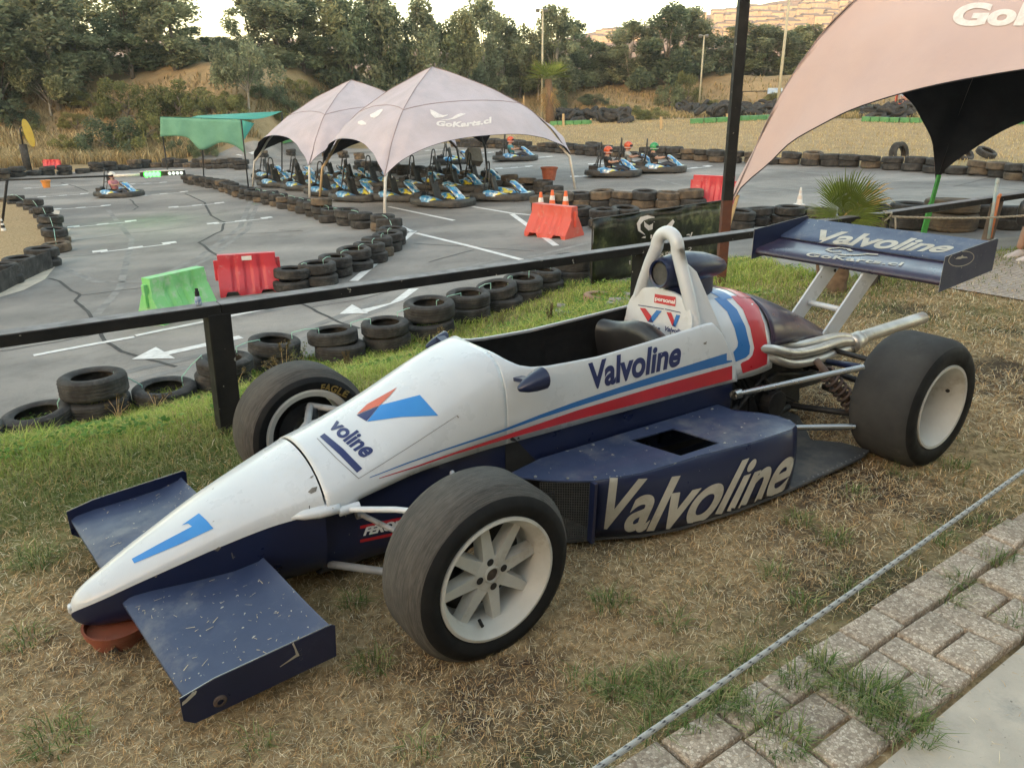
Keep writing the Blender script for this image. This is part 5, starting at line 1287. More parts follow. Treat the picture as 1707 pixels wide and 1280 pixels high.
        mb = MB(); mb.box((c.x + .09, 0, c.z - .015), (.03, .02, .045), taper=(.4, .6)); 
        for sgn in (1, -1): mb.box((c.x + .0, sgn * .085, c.z - .005), (.03, .014, .05))
        mb.build('nose_and_ears', 'skin', r, bevel=.006)
        mb = MB(); rg = []
        for i in range(7):
            a = math.pi / 2 * i / 6; rr = .098 * math.cos(a); rg.append([(c.x - .012 + rr * math.cos(q), rr * .95 * math.sin(q), c.z + .03 + .085 * math.sin(a)) for q in [2 * math.pi * k / 16 for k in range(16)]])
        mb.loft(rg, closed=True); mb.build('hair', hair or 'pit_black', r, smooth=True)
    return r
# ================================================================ karts
def mat_livery():
    m, nt, b = new_mat('livery'); co = coords(nt)
    n1 = noise(nt, co, 5.5, 2, .5, dist=.4)
    c = ramp(nt, n1, [(.38, (.02, .13, .34)), (.45, (.04, .25, .5)), (.5, (.07, .36, .6)), (.56, (.5, .55, .58)), (.6, (.04, .22, .45)), (.7, (.02, .1, .28))])
    n2 = noise(nt, co, 4.2, 1, .4, dist=.3)
    f = ramp(nt, n2, [(.6, (0, 0, 0)), (.62, (1, 1, 1))]); c = mixc(nt, f, c, (.6, .55, .05))
    nt.links.new(c, b.inputs['Base Color']); b.inputs['Roughness'].default_value = .3; b.inputs['Coat Weight'].default_value = .4
mat_livery()
plain('bumper_black', (.02, .02, .021), (.045, .043, .04), .55, 5, dirt=((.09, .08, .07), 6, .52))
def make_kart():
    k = thing('go_kart', 'go-kart', 'go-kart')
    mb = MB(); pts = []
    for i in range(40):
        a = 2 * math.pi * i / 40; c, s = math.cos(a), math.sin(a); x = .98 * abs(c) ** .55 * (1 if c >= 0 else -1); y = .66 * abs(s) ** .5 * (1 if s >= 0 else -1)
        if x > .5: y *= 1 - .25 * (x - .5)
        pts.append((x, y))
    rg = []
    for z, ins in ((.04, .05), (.05, .0), (.12, -.015), (.2, .0), (.235, .03), (.235, .09), (.12, .12), (.05, .1)):
        rg.append([(x * (1 - ins), y * (1 - ins * 1.3), z + (.03 if x > .7 and z > .1 else 0)) for x, y in pts])
    mb.loft(rg + [rg[0]], closed=True); mb.build('bumper', 'bumper_black', k, smooth=True, angle=45)
    mb = MB(); mb.box((0, 0, .07), (1.6, .7, .03)); mb.tube([(-.8, .3, .09), (.8, .25, .09)], .016, 6); mb.tube([(-.8, -.3, .09), (.8, -.25, .09)], .016, 6); mb.build('chassis', 'dark_metal', k)
    for sgn in (1, -1):
        mb = MB(); rg = []
        for x, w_, h in ((-.48, .05, .2), (-.44, .13, .3), (-.3, .17, .335), (-.05, .17, .3), (.2, .14, .25), (.38, .08, .2)):
            rg.append([(x, sgn * (.5 + w_ * c_), .16 + (h - .16) * s_) for c_, s_ in ((-1, 0), (-.9, .7), (-.5, 1), (.4, 1), (.9, .75), (1, 0))])
        mb.loft(rg, cap=(True, True)); mb.build('side_pod', 'livery', k, smooth=True, angle=50)
    mb = MB(); rg = []
    for x, w_, z0, z1 in ((.28, .13, .54, .6), (.36, .16, .5, .6), (.46, .16, .42, .545), (.6, .13, .3, .43), (.74, .11, .22, .32), (.84, .1, .18, .25)):
        rg.append([(x, w_ * c_, z0 + (z1 - z0) * s_) for c_, s_ in ((-1, 0), (-.95, .6), (-.6, .95), (0, 1.05), (.6, .95), (.95, .6), (1, 0))])
    mb.loft(rg, cap=(True, True)); fr = mb.build('front_panel', 'livery', k, smooth=True, angle=50)
    mb = MB(); mb.box((.62, 0, .425), (.11, .13, .006), Matrix.Rotation(.78, 4, 'Y')); mb.build('number_plate', 'logo_white', fr)
    mb = MB(); rg = []
    for x, w_, h in ((.62, .5, .25), (.75, .48, .27), (.88, .42, .26), (.93, .38, .22)):
        rg.append([(x, w_ * c_, .17 + (h - .17) * s_) for c_, s_ in ((-1, 0), (-.95, .8), (-.3, 1), (.3, 1), (.95, .8), (1, 0))])
    mb.loft(rg, cap=(True, True)); mb.build('nose_fairing', 'livery', k, smooth=True, angle=50)
    mb = MB(); rg = []
    for x, z, w_ in ((.12, .12, .15), (.0, .1, .17), (-.18, .11, .18), (-.27, .2, .18), (-.33, .38, .18), (-.38, .6, .17), (-.4, .66, .12)):
        rg.append([(x + .07 * abs(c_) ** 2, w_ * c_, z + .08 * abs(c_) ** 3) for c_ in (-1, -.7, -.35, 0, .35, .7, 1)])
    mb.loft(rg); mb.build('seat', 'bumper_black', k, smooth=True, solid=.02)
    mb = MB()
    loop = []
    for i in range(13): a = math.pi * i / 12; loop.append((-.47, .11 * math.cos(a), 1.02 + .12 * math.sin(a)))
    mb.tube([(-.55, .26, .2), (-.5, .2, .6)] + loop + [(-.5, -.2, .6), (-.55, -.26, .2)], .022, 7)
    mb.tube([(-.5, .2, .6), (-.5, -.2, .6)], .014, 6); mb.tube([(-.7, .1, .2), (-.47, .1, .9)], .013, 6); mb.tube([(-.7, -.1, .2), (-.47, -.1, .9)], .013, 6)
    mb.build('roll_frame', 'bumper_black', k, smooth=True)
    mb = MB(); mb.box((-.44, 0, .72), (.06, .17, .34), Matrix.Rotation(-.1, 4, 'Y'), taper=(.9, .6)); mb.build('headrest', 'bumper_black', k, bevel=.02)
    mb = MB(); mb.box((-.66, -.28, .26), (.3, .26, .24)); mb.box((-.66, .25, .2), (.2, .2, .16)); mb.lathe([(0, 0), (.07, 0), (.07, .12), (0, .12)], 12, axis='y', c=(-.62, -.3, .36)); mb.build('engine', 'dark_metal', k, bevel=.02)
    st = MB(); ring = []
    ax = Vector((.75, 0, .66)).normalized(); q = Vector((0, 1, 0)); q2 = ax.cross(q); ctr = Vector((.22, 0, .52))
    for i in range(20): a = 2 * math.pi * i / 20; ring.append(ctr + (q * math.cos(a) + q2 * math.sin(a)) * .135)
    st.tube(ring, .014, 6, closed=True); st.tube([ctr + q * .13, ctr, ctr - q * .13], .01, 6); st.tube([ctr, (.5, 0, .2)], .014, 6); st.build('steering_wheel', 'bumper_black', k, smooth=True)
    for x, y, w_ in ((.6, .46, .11), (.6, -.46, .11), (-.55, .45, .17), (-.55, -.45, .17)):
        mb = MB(); mb.lathe([(.06, -w_ / 2), (.12, -w_ / 2), (.138, -w_ / 2 + .02), (.138, w_ / 2 - .02), (.12, w_ / 2), (.06, w_ / 2), (.06, -w_ / 2)], 18, axis='y', c=(x, y, .138)); wh = mb.build('wheel', 'rubber', k, smooth=True, angle=40)
        mb = MB(); mb.lathe([(0, -w_ / 2 + .02), (.062, -w_ / 2 + .01), (.062, w_ / 2 - .01), (0, w_ / 2 - .02)], 12, axis='y', c=(x, y, .138)); mb.build('hub', 'steel', wh, smooth=True)
    return k
kart = make_kart(); kused = [False]
def put_kart(px, py, yaw, label, group='go-karts parked under the tents', sc=1.0):
    p = P(px, py)
    if not kused[0]: o = kart; kused[0] = True; o.location = p; o.rotation_euler = (0, 0, yaw); o.scale = (sc,) * 3
    else: o = dup(kart, p, yaw, sc)
    o['label'] = label; o['group'] = group; return o
yw = R(-32)
for px, py, dy, lb in [(739, 343, 0, 'blue and white go-kart parked frontmost under the right tent'),
                   (668, 334, .05, 'parked blue go-kart just right of the white tent leg, second row'),
                   (838, 333, .25, 'blue and white go-kart parked at the right end under the tent'),
                   (770, 318, .1, 'blue go-kart parked behind the frontmost kart'),
                   (706, 314, .05, 'blue go-kart parked third back beside the tent leg'),
                   (803, 310, .15, 'blue go-kart parked at the back of the right tent'),
                   (741, 300, .1, 'rearmost blue go-kart parked under the right tent'),
                   (598, 334, .0, 'blue go-kart parked nearest the bend of the divider row'),
                   (553, 325, .0, 'blue go-kart parked between the two near tent legs'),
                   (632, 312, .0, 'blue go-kart parked behind the white tent leg'),
                   (592, 304, .1, 'blue go-kart parked in the middle back of the left bay'),
                   (560, 300, .1, 'blue go-kart parked deep under the left tent, right side'),
                   (510, 316, .0, 'blue go-kart parked under the left tent beside its near leg'),
                   (468, 311, .0, 'blue go-kart parked at the left end under the left tent'),
                   (505, 300, .05, 'blue go-kart parked second back under the left tent'),
                   (455, 298, .1, 'rearmost blue go-kart parked under the left tent')]:
    put_kart(px, py, yw + dy, lb)
plain('shirt_black', (.02, .02, .022), (.03, .03, .03), .9); plain('shirt_grey', (.38, .39, .37), (.3, .31, .3), .9); plain('shirt_teal', (.05, .2, .24), (.06, .23, .27), .9); plain('shirt_pink', (.5, .2, .22), (.45, .18, .2), .9)
plain('jeans', (.03, .035, .05), (.05, .055, .07), .9); plain('helmet_orange', (.55, .09, .03), (.5, .08, .03), .25); plain('helmet_green', (.03, .28, .1), (.03, .24, .08), .25); plain('helmet_white', (.62, .6, .56), (.55, .53, .5), .3)
plain('hair_brown', (.05, .03, .02), (.08, .05, .03), .8); plain('shoe_white', (.7, .62, .6), (.6, .54, .52), .6, 30)
def driver(px, py, yaw, klabel, plabel, shirt, helm, sc=1.05):
    k = put_kart(px, py, yaw, klabel, 'go-karts being driven on the track', sc)
    d = seated('person', plabel, shirt, 'jeans', helm, 'kart drivers', hip=(-.12, 0, .17), lean=-.13, hands=((.17, .14, .52), (.17, -.14, .52)), feet=((.62, .16, .17), (.62, -.16, .17)), knee_z=.33, fingers=False)
    d.location = k.location; d.rotation_euler = k.rotation_euler; d.scale = (sc,) * 3
driver(1022, 294, R(-18), 'blue go-kart leading the far group, nearest of the three', 'kart driver in black shirt and orange helmet, nearest of the far group', 'shirt_black', ('helmet_orange', 'helmet_white'))
driver(1055, 284, R(-14), 'blue go-kart behind and between two others on the far straight', 'kart driver in pale grey shirt and red-orange helmet, furthest back of three', 'shirt_grey', ('helmet_orange', 'helmet_white'))
driver(1098, 287, R(-14), 'blue go-kart at the right of the far group', 'kart driver in black shirt and green helmet', 'shirt_black', ('helmet_green', 'helmet_white'))
driver(859, 268, R(-10), 'lone blue go-kart with driver beyond the tent', 'kart driver in teal shirt and orange-white helmet beyond the tent', 'shirt_teal', ('helmet_orange', 'helmet_white'))
driver(200, 328, R(-12), 'blue and white go-kart driving on the left part of the track', 'kart driver in pink top and white helmet on the left track', 'shirt_pink', ('helmet_white', 'helmet_orange'), .95)
put_kart(760, 273, R(-10), 'empty blue go-kart standing beyond the back tent leg', 'go-karts being driven on the track')

# ================================================================ barriers, cones, buckets
plain('plastic_green', (.16, .5, .14), (.2, .52, .2), .45, 4, dirt=((.35, .5, .32), 5, .5)); plain('plastic_red', (.5, .035, .05), (.44, .03, .045), .4, 4, dirt=((.5, .2, .2), 5, .58)); plain('plastic_salmon', (.55, .075, .05), (.5, .08, .055), .5, 4, dirt=((.52, .2, .14), 6, .56))
plain('cone_orange', (.75, .13, .03), (.68, .12, .03), .5, 12); plain('cone_white', (.7, .68, .66), (.6, .58, .56), .5, 12)
def make_barrier(label, mat, px, py, px2, py2, H=.85, W=.5, notch=True, plate=None, group='plastic traffic barriers'):
    a, b = P(px, py), P(px2, py2); L = (b - a).length; ang = math.atan2(b.y - a.y, b.x - a.x); c = (a + b) / 2
    t = thing('road_barrier', label, 'barrier', (c.x, c.y, min(a.z, b.z)), ang, group)
    pr = [(W / 2, .0), (W / 2, .1), (W * .42, .18), (W * .2, H * .62), (W * .17, H * .72), (W * .15, H)]
    xs_ = [i / 24 for i in range(25)]; mb = MB(); rg = []
    for x in xs_:
        f = 0
        for g in (.27, .5, .73):
            if abs(x - g) < .045: f = 1
        foot_ = 1 if (.12 < x < .3 or .7 < x < .88) else 0
        ring = []
        side = []
        for (w_, z) in pr:
            ww = w_ - (.035 * f if .12 < z / H < .8 else 0)
            side.append((ww, z + (.09 if foot_ and z == 0 else 0)))
        for w_, z in side: ring.append(((x - .5) * L * (1 if z < H * .7 else .96), -w_, z))
        for w_, z in reversed(side): ring.append(((x - .5) * L * (1 if z < H * .7 else .96), w_, z))
        rg.append(ring)
    mb.loft(rg, closed=True, cap=(True, True)); body = mb.build('barrier_body', mat, t, smooth=True, angle=25, bevel=.006)
    if notch:
        for sx in (-1, 1): mb = MB(); mb.box((sx * (L / 2 - .0), 0, H * .62), (.1, .06, .34)); mb.build('end_lug', mat, body, bevel=.01)
    if plate:
        mb = MB(); mb.box((0, -W * .158 - .003, H * .9), (.16, .006, .07)); mb.build('label_plate', 'cone_white', body, bevel=.002)
    return t
make_barrier('pale green plastic barrier on the track beyond the rail', 'plastic_green', 252, 540, 345, 512, H=.68, W=.56)
make_barrier('red plastic barrier beside the green one at the tyre row', 'plastic_red', 368, 492, 466, 481, H=.68, W=.46, plate=1)
make_barrier('salmon-red plastic barrier with three cones behind it', 'plastic_salmon', 890, 390, 958, 396, H=.7, W=.7)
make_barrier('red plastic barrier at the end of the tyre row behind the dark pole', 'plastic_red', 1152, 340, 1222, 341, H=.78, W=.45)
make_barrier('small red barrier in the dry grass far left', 'plastic_red', 75, 283, 102, 281, H=.6, W=.4)
plain('cone_faded', (.62, .54, .48), (.6, .5, .45), .6, 12)
def make_cone(px, py, label, body='cone_orange', stripe='cone_white', h=.7, z=None, group='traffic cones'):
    p = P(px, py); s = h / .7; t = thing('traffic_cone', label, 'traffic cone', (p.x, p.y, p.z if z is None else z), 0, group)
    mb = MB(); mb.box((0, 0, .015), (.36 * s, .36 * s, .03)); mb.lathe([(.13 * s, .03), (.118 * s, .1 * s), (.03 * s, h), (.0, h)], 20); b_ = mb.build('cone_body', body, t, smooth=True, angle=40)
    for z0, z1 in ((.24, .38), (.48, .58)):
        r0 = (.118 - .088 * (z0 - .1) / .6) * s + .002; r1 = (.118 - .088 * (z1 - .1) / .6) * s + .002; mb = MB(); mb.lathe([(r0, z0 * s), (r1, z1 * s)], 20); mb.build('stripe', stripe, b_, smooth=True)
    return t
make_cone(901, 372, 'orange and white cone behind the salmon barrier, leftmost of three', h=.75); make_cone(920, 368, 'orange and white cone behind the salmon barrier, middle of three', h=.75); make_cone(942, 370, 'orange and white cone behind the salmon barrier, rightmost of three', h=.75)
make_cone(1332, 342, 'faded white cone beyond the tyres by the small palm', 'cone_white', 'cone_faded', .45)
make_cone(7, 388, 'small white cone on the earth island at the left edge', 'cone_white', 'pit_black', .4)
plain('bucket_orange', (.65, .25, .04), (.6, .22, .04), .5)
def bucket(name, label, cat, p, r0, r1, h, mat):
    t = thing(name, label, cat, p); mb = MB(); mb.lathe([(0, 0), (r0, 0), (r1, h), (r1 + .015, h), (r1 + .015, h - .05), (r1 - .01, h - .01), (r0 - .01, .02), (0, .02)], 24); mb.build('bucket_body', mat, t, smooth=True, angle=40)
    mb = MB(); mb.lathe([(r1 + .005, h - .06), (r1 + .022, h - .045), (r1 + .022, h)], 24); mb.build('bucket_rim', mat, t, smooth=True); return t
bucket('bucket', 'orange bucket with white top standing on the left track', 'bucket', P(78, 313), .15, .2, .34, 'bucket_orange'); 
q = P(915, 318); bucket('plant_tub', 'terracotta coloured tub on the tyre row right of the tent', 'tub', (q.x, q.y, q.z + .34), .2, .27, .42, 'terracotta')
# cardboard box hung in the back tent leg
p = atY(808, 264, NK.y - 3); mb = MB(); mb.loft([[(x, y, z) for x, y in ((-.28, -.2), (.28, -.2), (.3, .2), (-.28, .2))] for z in (-.3, .3)], closed=True, cap=(True, False)); mb.build_ = None
plain('carton', (.42, .36, .3), (.36, .3, .25), .85); o = mb.build('carton_box', 'carton', solid=.02); tag(o, 'open pale carton box tied to the back leg of the tent', 'box', loc=atY(790, 262, NR.y + 3)); o.rotation_euler = (R(-35), .1, .5); o.scale = (.9,) * 3

# ================================================================ small things round the fence
plain('bottle_clear', (.35, .42, .5), (.3, .36, .45), .2); plain('label_blue', (.05, .15, .35), (.6, .6, .6), .5, 60)
x, y = from_sw(-.03, 0); bt = thing('spray_bottle', 'small bottle with black cap standing on the fence rail', 'bottle', (x, y, .688))
mb = MB(); mb.lathe([(0, 0), (.014, 0), (.0155, .004), (.0155, .032), (.012, .042), (.007, .048), (0, .048)], 18); mb.build('bottle_body', 'bottle_clear', bt, smooth=True); mb = MB(); mb.lathe([(.0158, .008), (.0158, .026)], 18); mb.build('paper_label', 'label_blue', bt, smooth=True)
mb = MB(); mb.lathe([(.0, .044), (.011, .044), (.011, .066), (.008, .068), (.008, .082), (0, .083)], 16); mb.build('cap', 'pit_black', bt, smooth=True, angle=40)
# tall dark pole
plain('rust_brown', (.12, .04, .02), (.08, .03, .02), .7, 7)
p = P(1200, 476); tp = atY(1240, 0, p.y); tp2 = tp + (tp - p) * .3; tp2 = Vector((p.x + (tp.x - p.x) * 1.3, p.y, p.z + (tp.z - p.z) * 1.3)); pole = thing('tall_pole', 'tall square dark steel pole with rust-brown foot, right of the banner', 'pole', p)
m_ = p.lerp(tp2, .25); mb = MB(); mb.beam(m_ - p, tp2 - p, .1, .1, up=(0, 1, 0)); mb.build('pole_shaft', 'black_paint', pole); mb = MB(); mb.beam(Vector((0, 0, -.1)), m_ - p, .098, .098, up=(0, 1, 0)); mb.build('pole_foot', 'rust_brown', pole)
# banner
def mat_banner():
    m, nt, b = new_mat('banner_print'); co = coords(nt)
    c = ramp(nt, noise(nt, co, 5, 6, .7), [(.36, (.012, .017, .012)), (.5, (.035, .05, .022)), (.6, (.12, .14, .06)), (.7, (.26, .27, .14))])
    c2_ = ramp(nt, noise(nt, co, 1.6, 3), [(.42, (.2, .2, .2)), (.6, (1, 1, 1))]); c = mixc(nt, 1, c, c2_, 'MULTIPLY')
    nt.links.new(c, b.inputs['Base Color']); b.inputs['Roughness'].default_value = .3
    bump(nt, b, noise(nt, co, 3, 3), .5, .05)
mat_banner()
bq = P(985, 478); bx = Vector((bq.x, bq.y, bq.z)); BLx = atY(985, 474, bq.y); BTx = atY(990, 368, bq.y + .02)
def yat(px):                               # banner runs parallel to the fence
    d = ray(px, 400); n_ = Vector((FN.x, FN.y, 0)); t = (BLx - CAM).dot(n_) / d.dot(n_); return (CAM + d * t).y
bn = thing('banner', 'dark green printed banner on a frame behind the roll hoop', 'banner', bx)
nc = 20; rows = []
for j in range(7):
    row = []
    for i in range(nc + 1):
        a = i / nc; px = 988 + (1207 - 988) * a; yy = yat(px); T_ = atY(px, 366 + (334 - 366) * a, yy); B_ = atY(px - 3 * (1 - a), 475 + (428 - 475) * a + 3 * math.sin(a * 7), yy); q = T_.lerp(B_, j / 6); q += Vector((-FN.x, -FN.y, 0)) * (.015 * math.sin(a * 19 + j) + .02 * math.sin(j * 1.1)); row.append(q - bx)
    rows.append(row)
mb = MB(); mb.loft(rows); bsh = mb.build('banner_sheet', 'banner_print', bn, smooth=True, solid=.004)
mb = MB(); pA = [Vector(rows[0][0]), Vector(rows[0][-1]), Vector(rows[-1][-1]), Vector(rows[-1][0])]
for a, b in zip(pA, pA[1:] + pA[:1]): mb.beam(a, b, .02, .02)
mb.build('banner_frame', 'dark_metal', bn)
lp = P(1000, 496) - bx; mb = MB(); mb.tube([lp + Vector((0, 0, -.05)), Vector(rows[-1][1])], .012, 8); mb.tube([lp + Vector((FE.x, FE.y, 0)) * 1.1 + Vector((0, 0, -.2)), Vector(rows[-1][-3])], .012, 8); mb.build('banner_stake', 'rust_brown', bn)
bpy.context.view_layer.update(); sB = bvh_of([bsh])
def cb(pts): return [(960 + x / 5.69, 320 + y / 5.69) for x, y in pts]
for nm, o_, i_ in (('banner_logo', cb([(745, 238), (680, 222), (610, 240), (578, 300), (590, 370), (655, 410)]), cb([(745, 245), (690, 255), (640, 275), (612, 310), (612, 360), (655, 402)])),
                   ('banner_logo', cb([(645, 278), (650, 330), (690, 368), (740, 350), (746, 280)]), cb([(650, 282), (672, 305), (695, 318), (722, 305), (742, 282)])),
                   ('banner_logo', cb([(620, 435), (700, 445), (800, 425), (900, 350), (935, 285)]), cb([(640, 425), (700, 410), (790, 395), (860, 320), (920, 262)]))):
    decal(nm, strip(o_, i_), 'logo_white', sB, bn, bsh, 5)
decal('banner_lettering', warp(text_mesh('INSTRUCTORES', 0, .02, 1.0), cb([(510, 690), (835, 618)]), cb([(505, 652), (830, 578)])), 'logo_white', sB, bn, bsh, 5)
decal('banner_lettering', warp(text_mesh('DE MANEJO', 0, .02, 1.0), cb([(850, 612), (1095, 560)]), cb([(850, 572), (1095, 520)])), 'logo_white', sB, bn, bsh, 5)
decal('banner_lettering', warp(text_mesh('al', .2, .03, 1.0), cb([(1040, 445), (1100, 436)]), cb([(1045, 385), (1112, 372)])), 'logo_white', sB, bn, bsh, 5)
# ring planter at the stake and loose stones
o = TY[0].copy(); COL.objects.link(o); p = P(1000, 497); o.location = (p.x, p.y, p.z - .06); o.rotation_euler = (0, .05, 0); o.scale = (.72, .72, .6); o.data = o.data.copy(); plain('clay_tyre', (.3, .19, .13), (.24, .15, .1), .9); o.data.materials[0] = MATS['clay_tyre']; o.name = 'planter_ring'; tag(o, 'faded clay-coloured ring holding the banner stake', 'planter ring'); 
if 'group' in o: del o['group']
for i, (px, py, s_) in enumerate([(1035, 505, .16), (1022, 512, .13), (930, 523, .1), (945, 527, .12), (1050, 497, .1), (935, 515, .09)]):
    p = P(px, py); mb = MB(); mb.box((0, 0, .02), (s_ * 1.6, s_, .07)); 
    for k in range(len(mb.v)): v = mb.v[k]; mb.v[k] = (v[0] + rnd.uniform(-.02, .02), v[1] + rnd.uniform(-.02, .02), v[2] + rnd.uniform(-.012, .012))
    o = mb.build('stone', 'stone', bevel=.012); tag(o, '%s grey flat stone on the bank near the banner foot' % ordinal(i), 'stone', 'stones near the banner', p, rnd.uniform(0, 3))
# far right: rope, sticks, folding chair and seated person
def c8(pts): return [(1380 + x / 5.22, 280 + y / 5.22) for x, y in pts]
x0, y0 = from_sw(6.05, -.03); A_ = Vector((x0, y0, .645)); mb = MB(); B_ = atY(1760, 356, 8.2)
for k in range(3): pts = [A_.lerp(B_, t) + Vector((0, 0, -.03 * math.sin(math.pi * t))) + Vector((0, .006 * math.cos(60 * t + k * 2.1), .006 * math.sin(60 * t + k * 2.1))) for t in [i / 60 for i in range(61)]]; mb.tube(pts, .006, 5)
loop = [A_ + Vector((.07 * math.cos(a) * .6, .06 * math.sin(a), .04 * math.sin(a * 1.3) - .0)) for a in [i * .5 for i in range(26)]]; mb.tube(loop, .008, 6); mb.tube([A_ + Vector((.06, -.06, 0)), A_ + Vector((.075, -.07, -.1)), A_ + Vector((.07, -.07, -.2))], [.008, .008, .014], 6)
plain('rope_cream', (.5, .44, .34), (.3, .25, .18), .9, 60); o = mb.build('thin_rope', 'rope_cream', smooth=True); tag(o, 'thin cream rope knotted to the wooden post and running right', 'rope')
plain('stick_blue', (.2, .38, .42), (.4, .38, .33), .6, 8); plain('stick_orange', (.6, .2, .07), (.5, .17, .07), .6, 8)
x0, y0 = from_sw(8.0, -.12); mb = MB(); a = atY(1648, 398, y0); b = atY(1662, 306, y0); mb.tube([a, b], .017, 8); mb.lathe([(.02, 0), (.02, .05), (0, .055)], 8, c=b); o = mb.build('stick', 'stick_blue', smooth=True); tag(o, 'pale blue stick leaning on the fence near the right edge', 'stick')
a = atY(1650, 396, y0 + .05); b = atY(1664, 330, y0 + .05); mb = MB(); mb.tube([a, b], .02, 8); mb.tube([b, b + Vector((.02, 0, .04))], [.022, .015], 8); o = mb.build('stick', 'stick_orange', smooth=True); tag(o, 'short orange stick leaning against the fence post', 'stick')
cp = P(1757, 428); chair = thing('folding_chair', 'dark folding chair at the right edge on the far paving', 'chair', cp, R(200))
mb = MB(); mb.box((0, 0, .46), (.4, .42, .03)); mb.build('seat', 'sidewall', chair, bevel=.01); mb = MB(); mb.box((-.24, 0, .78), (.03, .42, .22), Matrix.Rotation(-.15, 4, 'Y')); mb.build('backrest', 'sidewall', chair, bevel=.01)
for sgn in (1, -1):
    for a, b in (((.24, sgn * .2, 0), (-.26, sgn * .2, .88)), ((-.26, sgn * .18, 0), (.2, sgn * .18, .47))): mb = MB(); mb.tube([a, b], .012, 8); mb.build('leg', 'pit_black', chair, smooth=True)
sp_ = seated('person', 'seated person in white shoes on the folding chair at the right edge', 'shirt_black', 'shirt_black', None, hip=(0, 0, .56), lean=-.06, knee_z=.56, hands=((.3, .12, .66), (.3, -.12, .66)), feet=((.50, .1, .085), (.44, -.1, .085)), shoe='shoe_white', hair='hair_brown')
sp_.location = cp; sp_.rotation_euler = (0, 0, R(200))
# bag hanging near
p = atY(1716, 350, cp.y - .3); mb = MB(); rg = []
for z, r_ in ((-.17, .08), (-.13, .11), (0, .12), (.08, .1), (.13, .05)): rg.append([(r_ * math.cos(a), r_ * .6 * math.sin(a), z) for a in [2 * math.pi * k / 16 for k in range(16)]])
mb.loft(rg, closed=True, cap=(True, True)); o = mb.build('backpack', 'leather', smooth=True); tag(o, 'black rounded backpack hanging at the right edge above the chair', 'bag', loc=p)
# foreground rope
def mat_rope():
    m, nt, b = new_mat('rope_white'); at = nt.nodes.new('ShaderNodeAttribute'); at.attribute_name = 'tint'; co = coords(nt)
    c = mixc(nt, .35, at.outputs[0], ramp(nt, noise(nt, co, 900, 3), [(.4, (.25, .24, .22)), (.6, (.85, .83, .78))]), 'MULTIPLY'); nt.links.new(c, b.inputs['Base Color']); b.inputs['Roughness'].default_value = .85; bump(nt, b, noise(nt, co, 700, 2), .5, .002)
mat_rope()
ra = CAM + ray(1000, 1280) * 1.12; rb = CAM + ray(1707, 785) * 1.86; d = rb - ra; a0 = ra - d * .7; b0 = rb + d * .9; L = (b0 - a0).length; ax = d.normalized(); q = ax.orthogonal().normalized(); q2 = ax.cross(q)
n = 24; m = int(L / .004); V = np.zeros((m * n, 3)); Cc = np.zeros((m * n, 3))
for i in range(m):
    c = a0 + ax * (L * i / m) + Vector((0, 0, -.022 * math.sin(math.pi * i / m) + .02))
    for k in range(n):
        an = 2 * math.pi * k / n; tw = an - i * .004 / .026 * 2 * math.pi
        r_ = .0048 + .0001 * math.cos(tw * 8); v = c + (q * math.cos(an) + q2 * math.sin(an)) * r_; V[i * n + k] = v
        tt = (tw / (2 * math.pi)) % 1; Cc[i * n + k] = (.03, .03, .04) if (tt < .1 or .2 < tt < .23) else (.46, .45, .42)
F = np.array([(i * n + k, i * n + (k + 1) % n, (i + 1) * n + (k + 1) % n, (i + 1) * n + k) for i in range(m - 1) for k in range(n)])
o = mesh_np('barrier_rope', V, F, 'rope_white', col=Cc, smooth=True); tag(o, 'taut white rope with black flecks crossing the lower right corner', 'rope')
# start light gantry
p = P(2, 372); gt = thing('start_light', 'start light boom with glowing green lamps reaching over the left track', 'traffic light', p)
yy = p.y; e1 = atY(-60, 303, yy) - p; e2 = atY(190, 293.5, yy) - p; e3 = atY(308, 288, yy) - p
mb = MB(); mb.tube([e1, e2], .028, 8); mb.build('boom', 'black_paint', gt, smooth=True); mb = MB(); mb.tube([e2, e2.lerp(e3, .38)], .045, 8); mb.build('boom_sleeve', 'white_pole', gt, smooth=True)
mb = MB(); mb.tube([Vector((0, 0, -.1)), atY(12, 300, yy) - p], .04, 8); mb.build('upright', 'black_paint', gt, smooth=True)
mb = MB(); mb.beam(e2.lerp(e3, .38), e3, .1, .13); bx_ = mb.build('lamp_box', 'pit_black', gt); mb = MB(); mb.beam(e2.lerp(e3, .38) + Vector((0, 0, .09)), e3 + Vector((0, 0, .09)), .16, .015); mb.build('lamp_hood', 'white_pole', gt)
emit('lamp_green', (.008, 1, .01), 9); emit('lamp_dim', (.5, .6, .5), .25)
for k in range(4):
    for base, mt, nm in ((.47, 'lamp_green', 'lit_lamp'), (.8, 'lamp_dim', 'lamp')):
        c = e2.lerp(e3, base + .055 * k) + Vector((0, -.056, .0)); mb = MB(); mb.lathe([(0, -.03), (.05, -.02), (.075 if mt == 'lamp_green' else .045, 0)], 14, axis='y', c=c); mb.build(nm, mt, bx_, smooth=True)
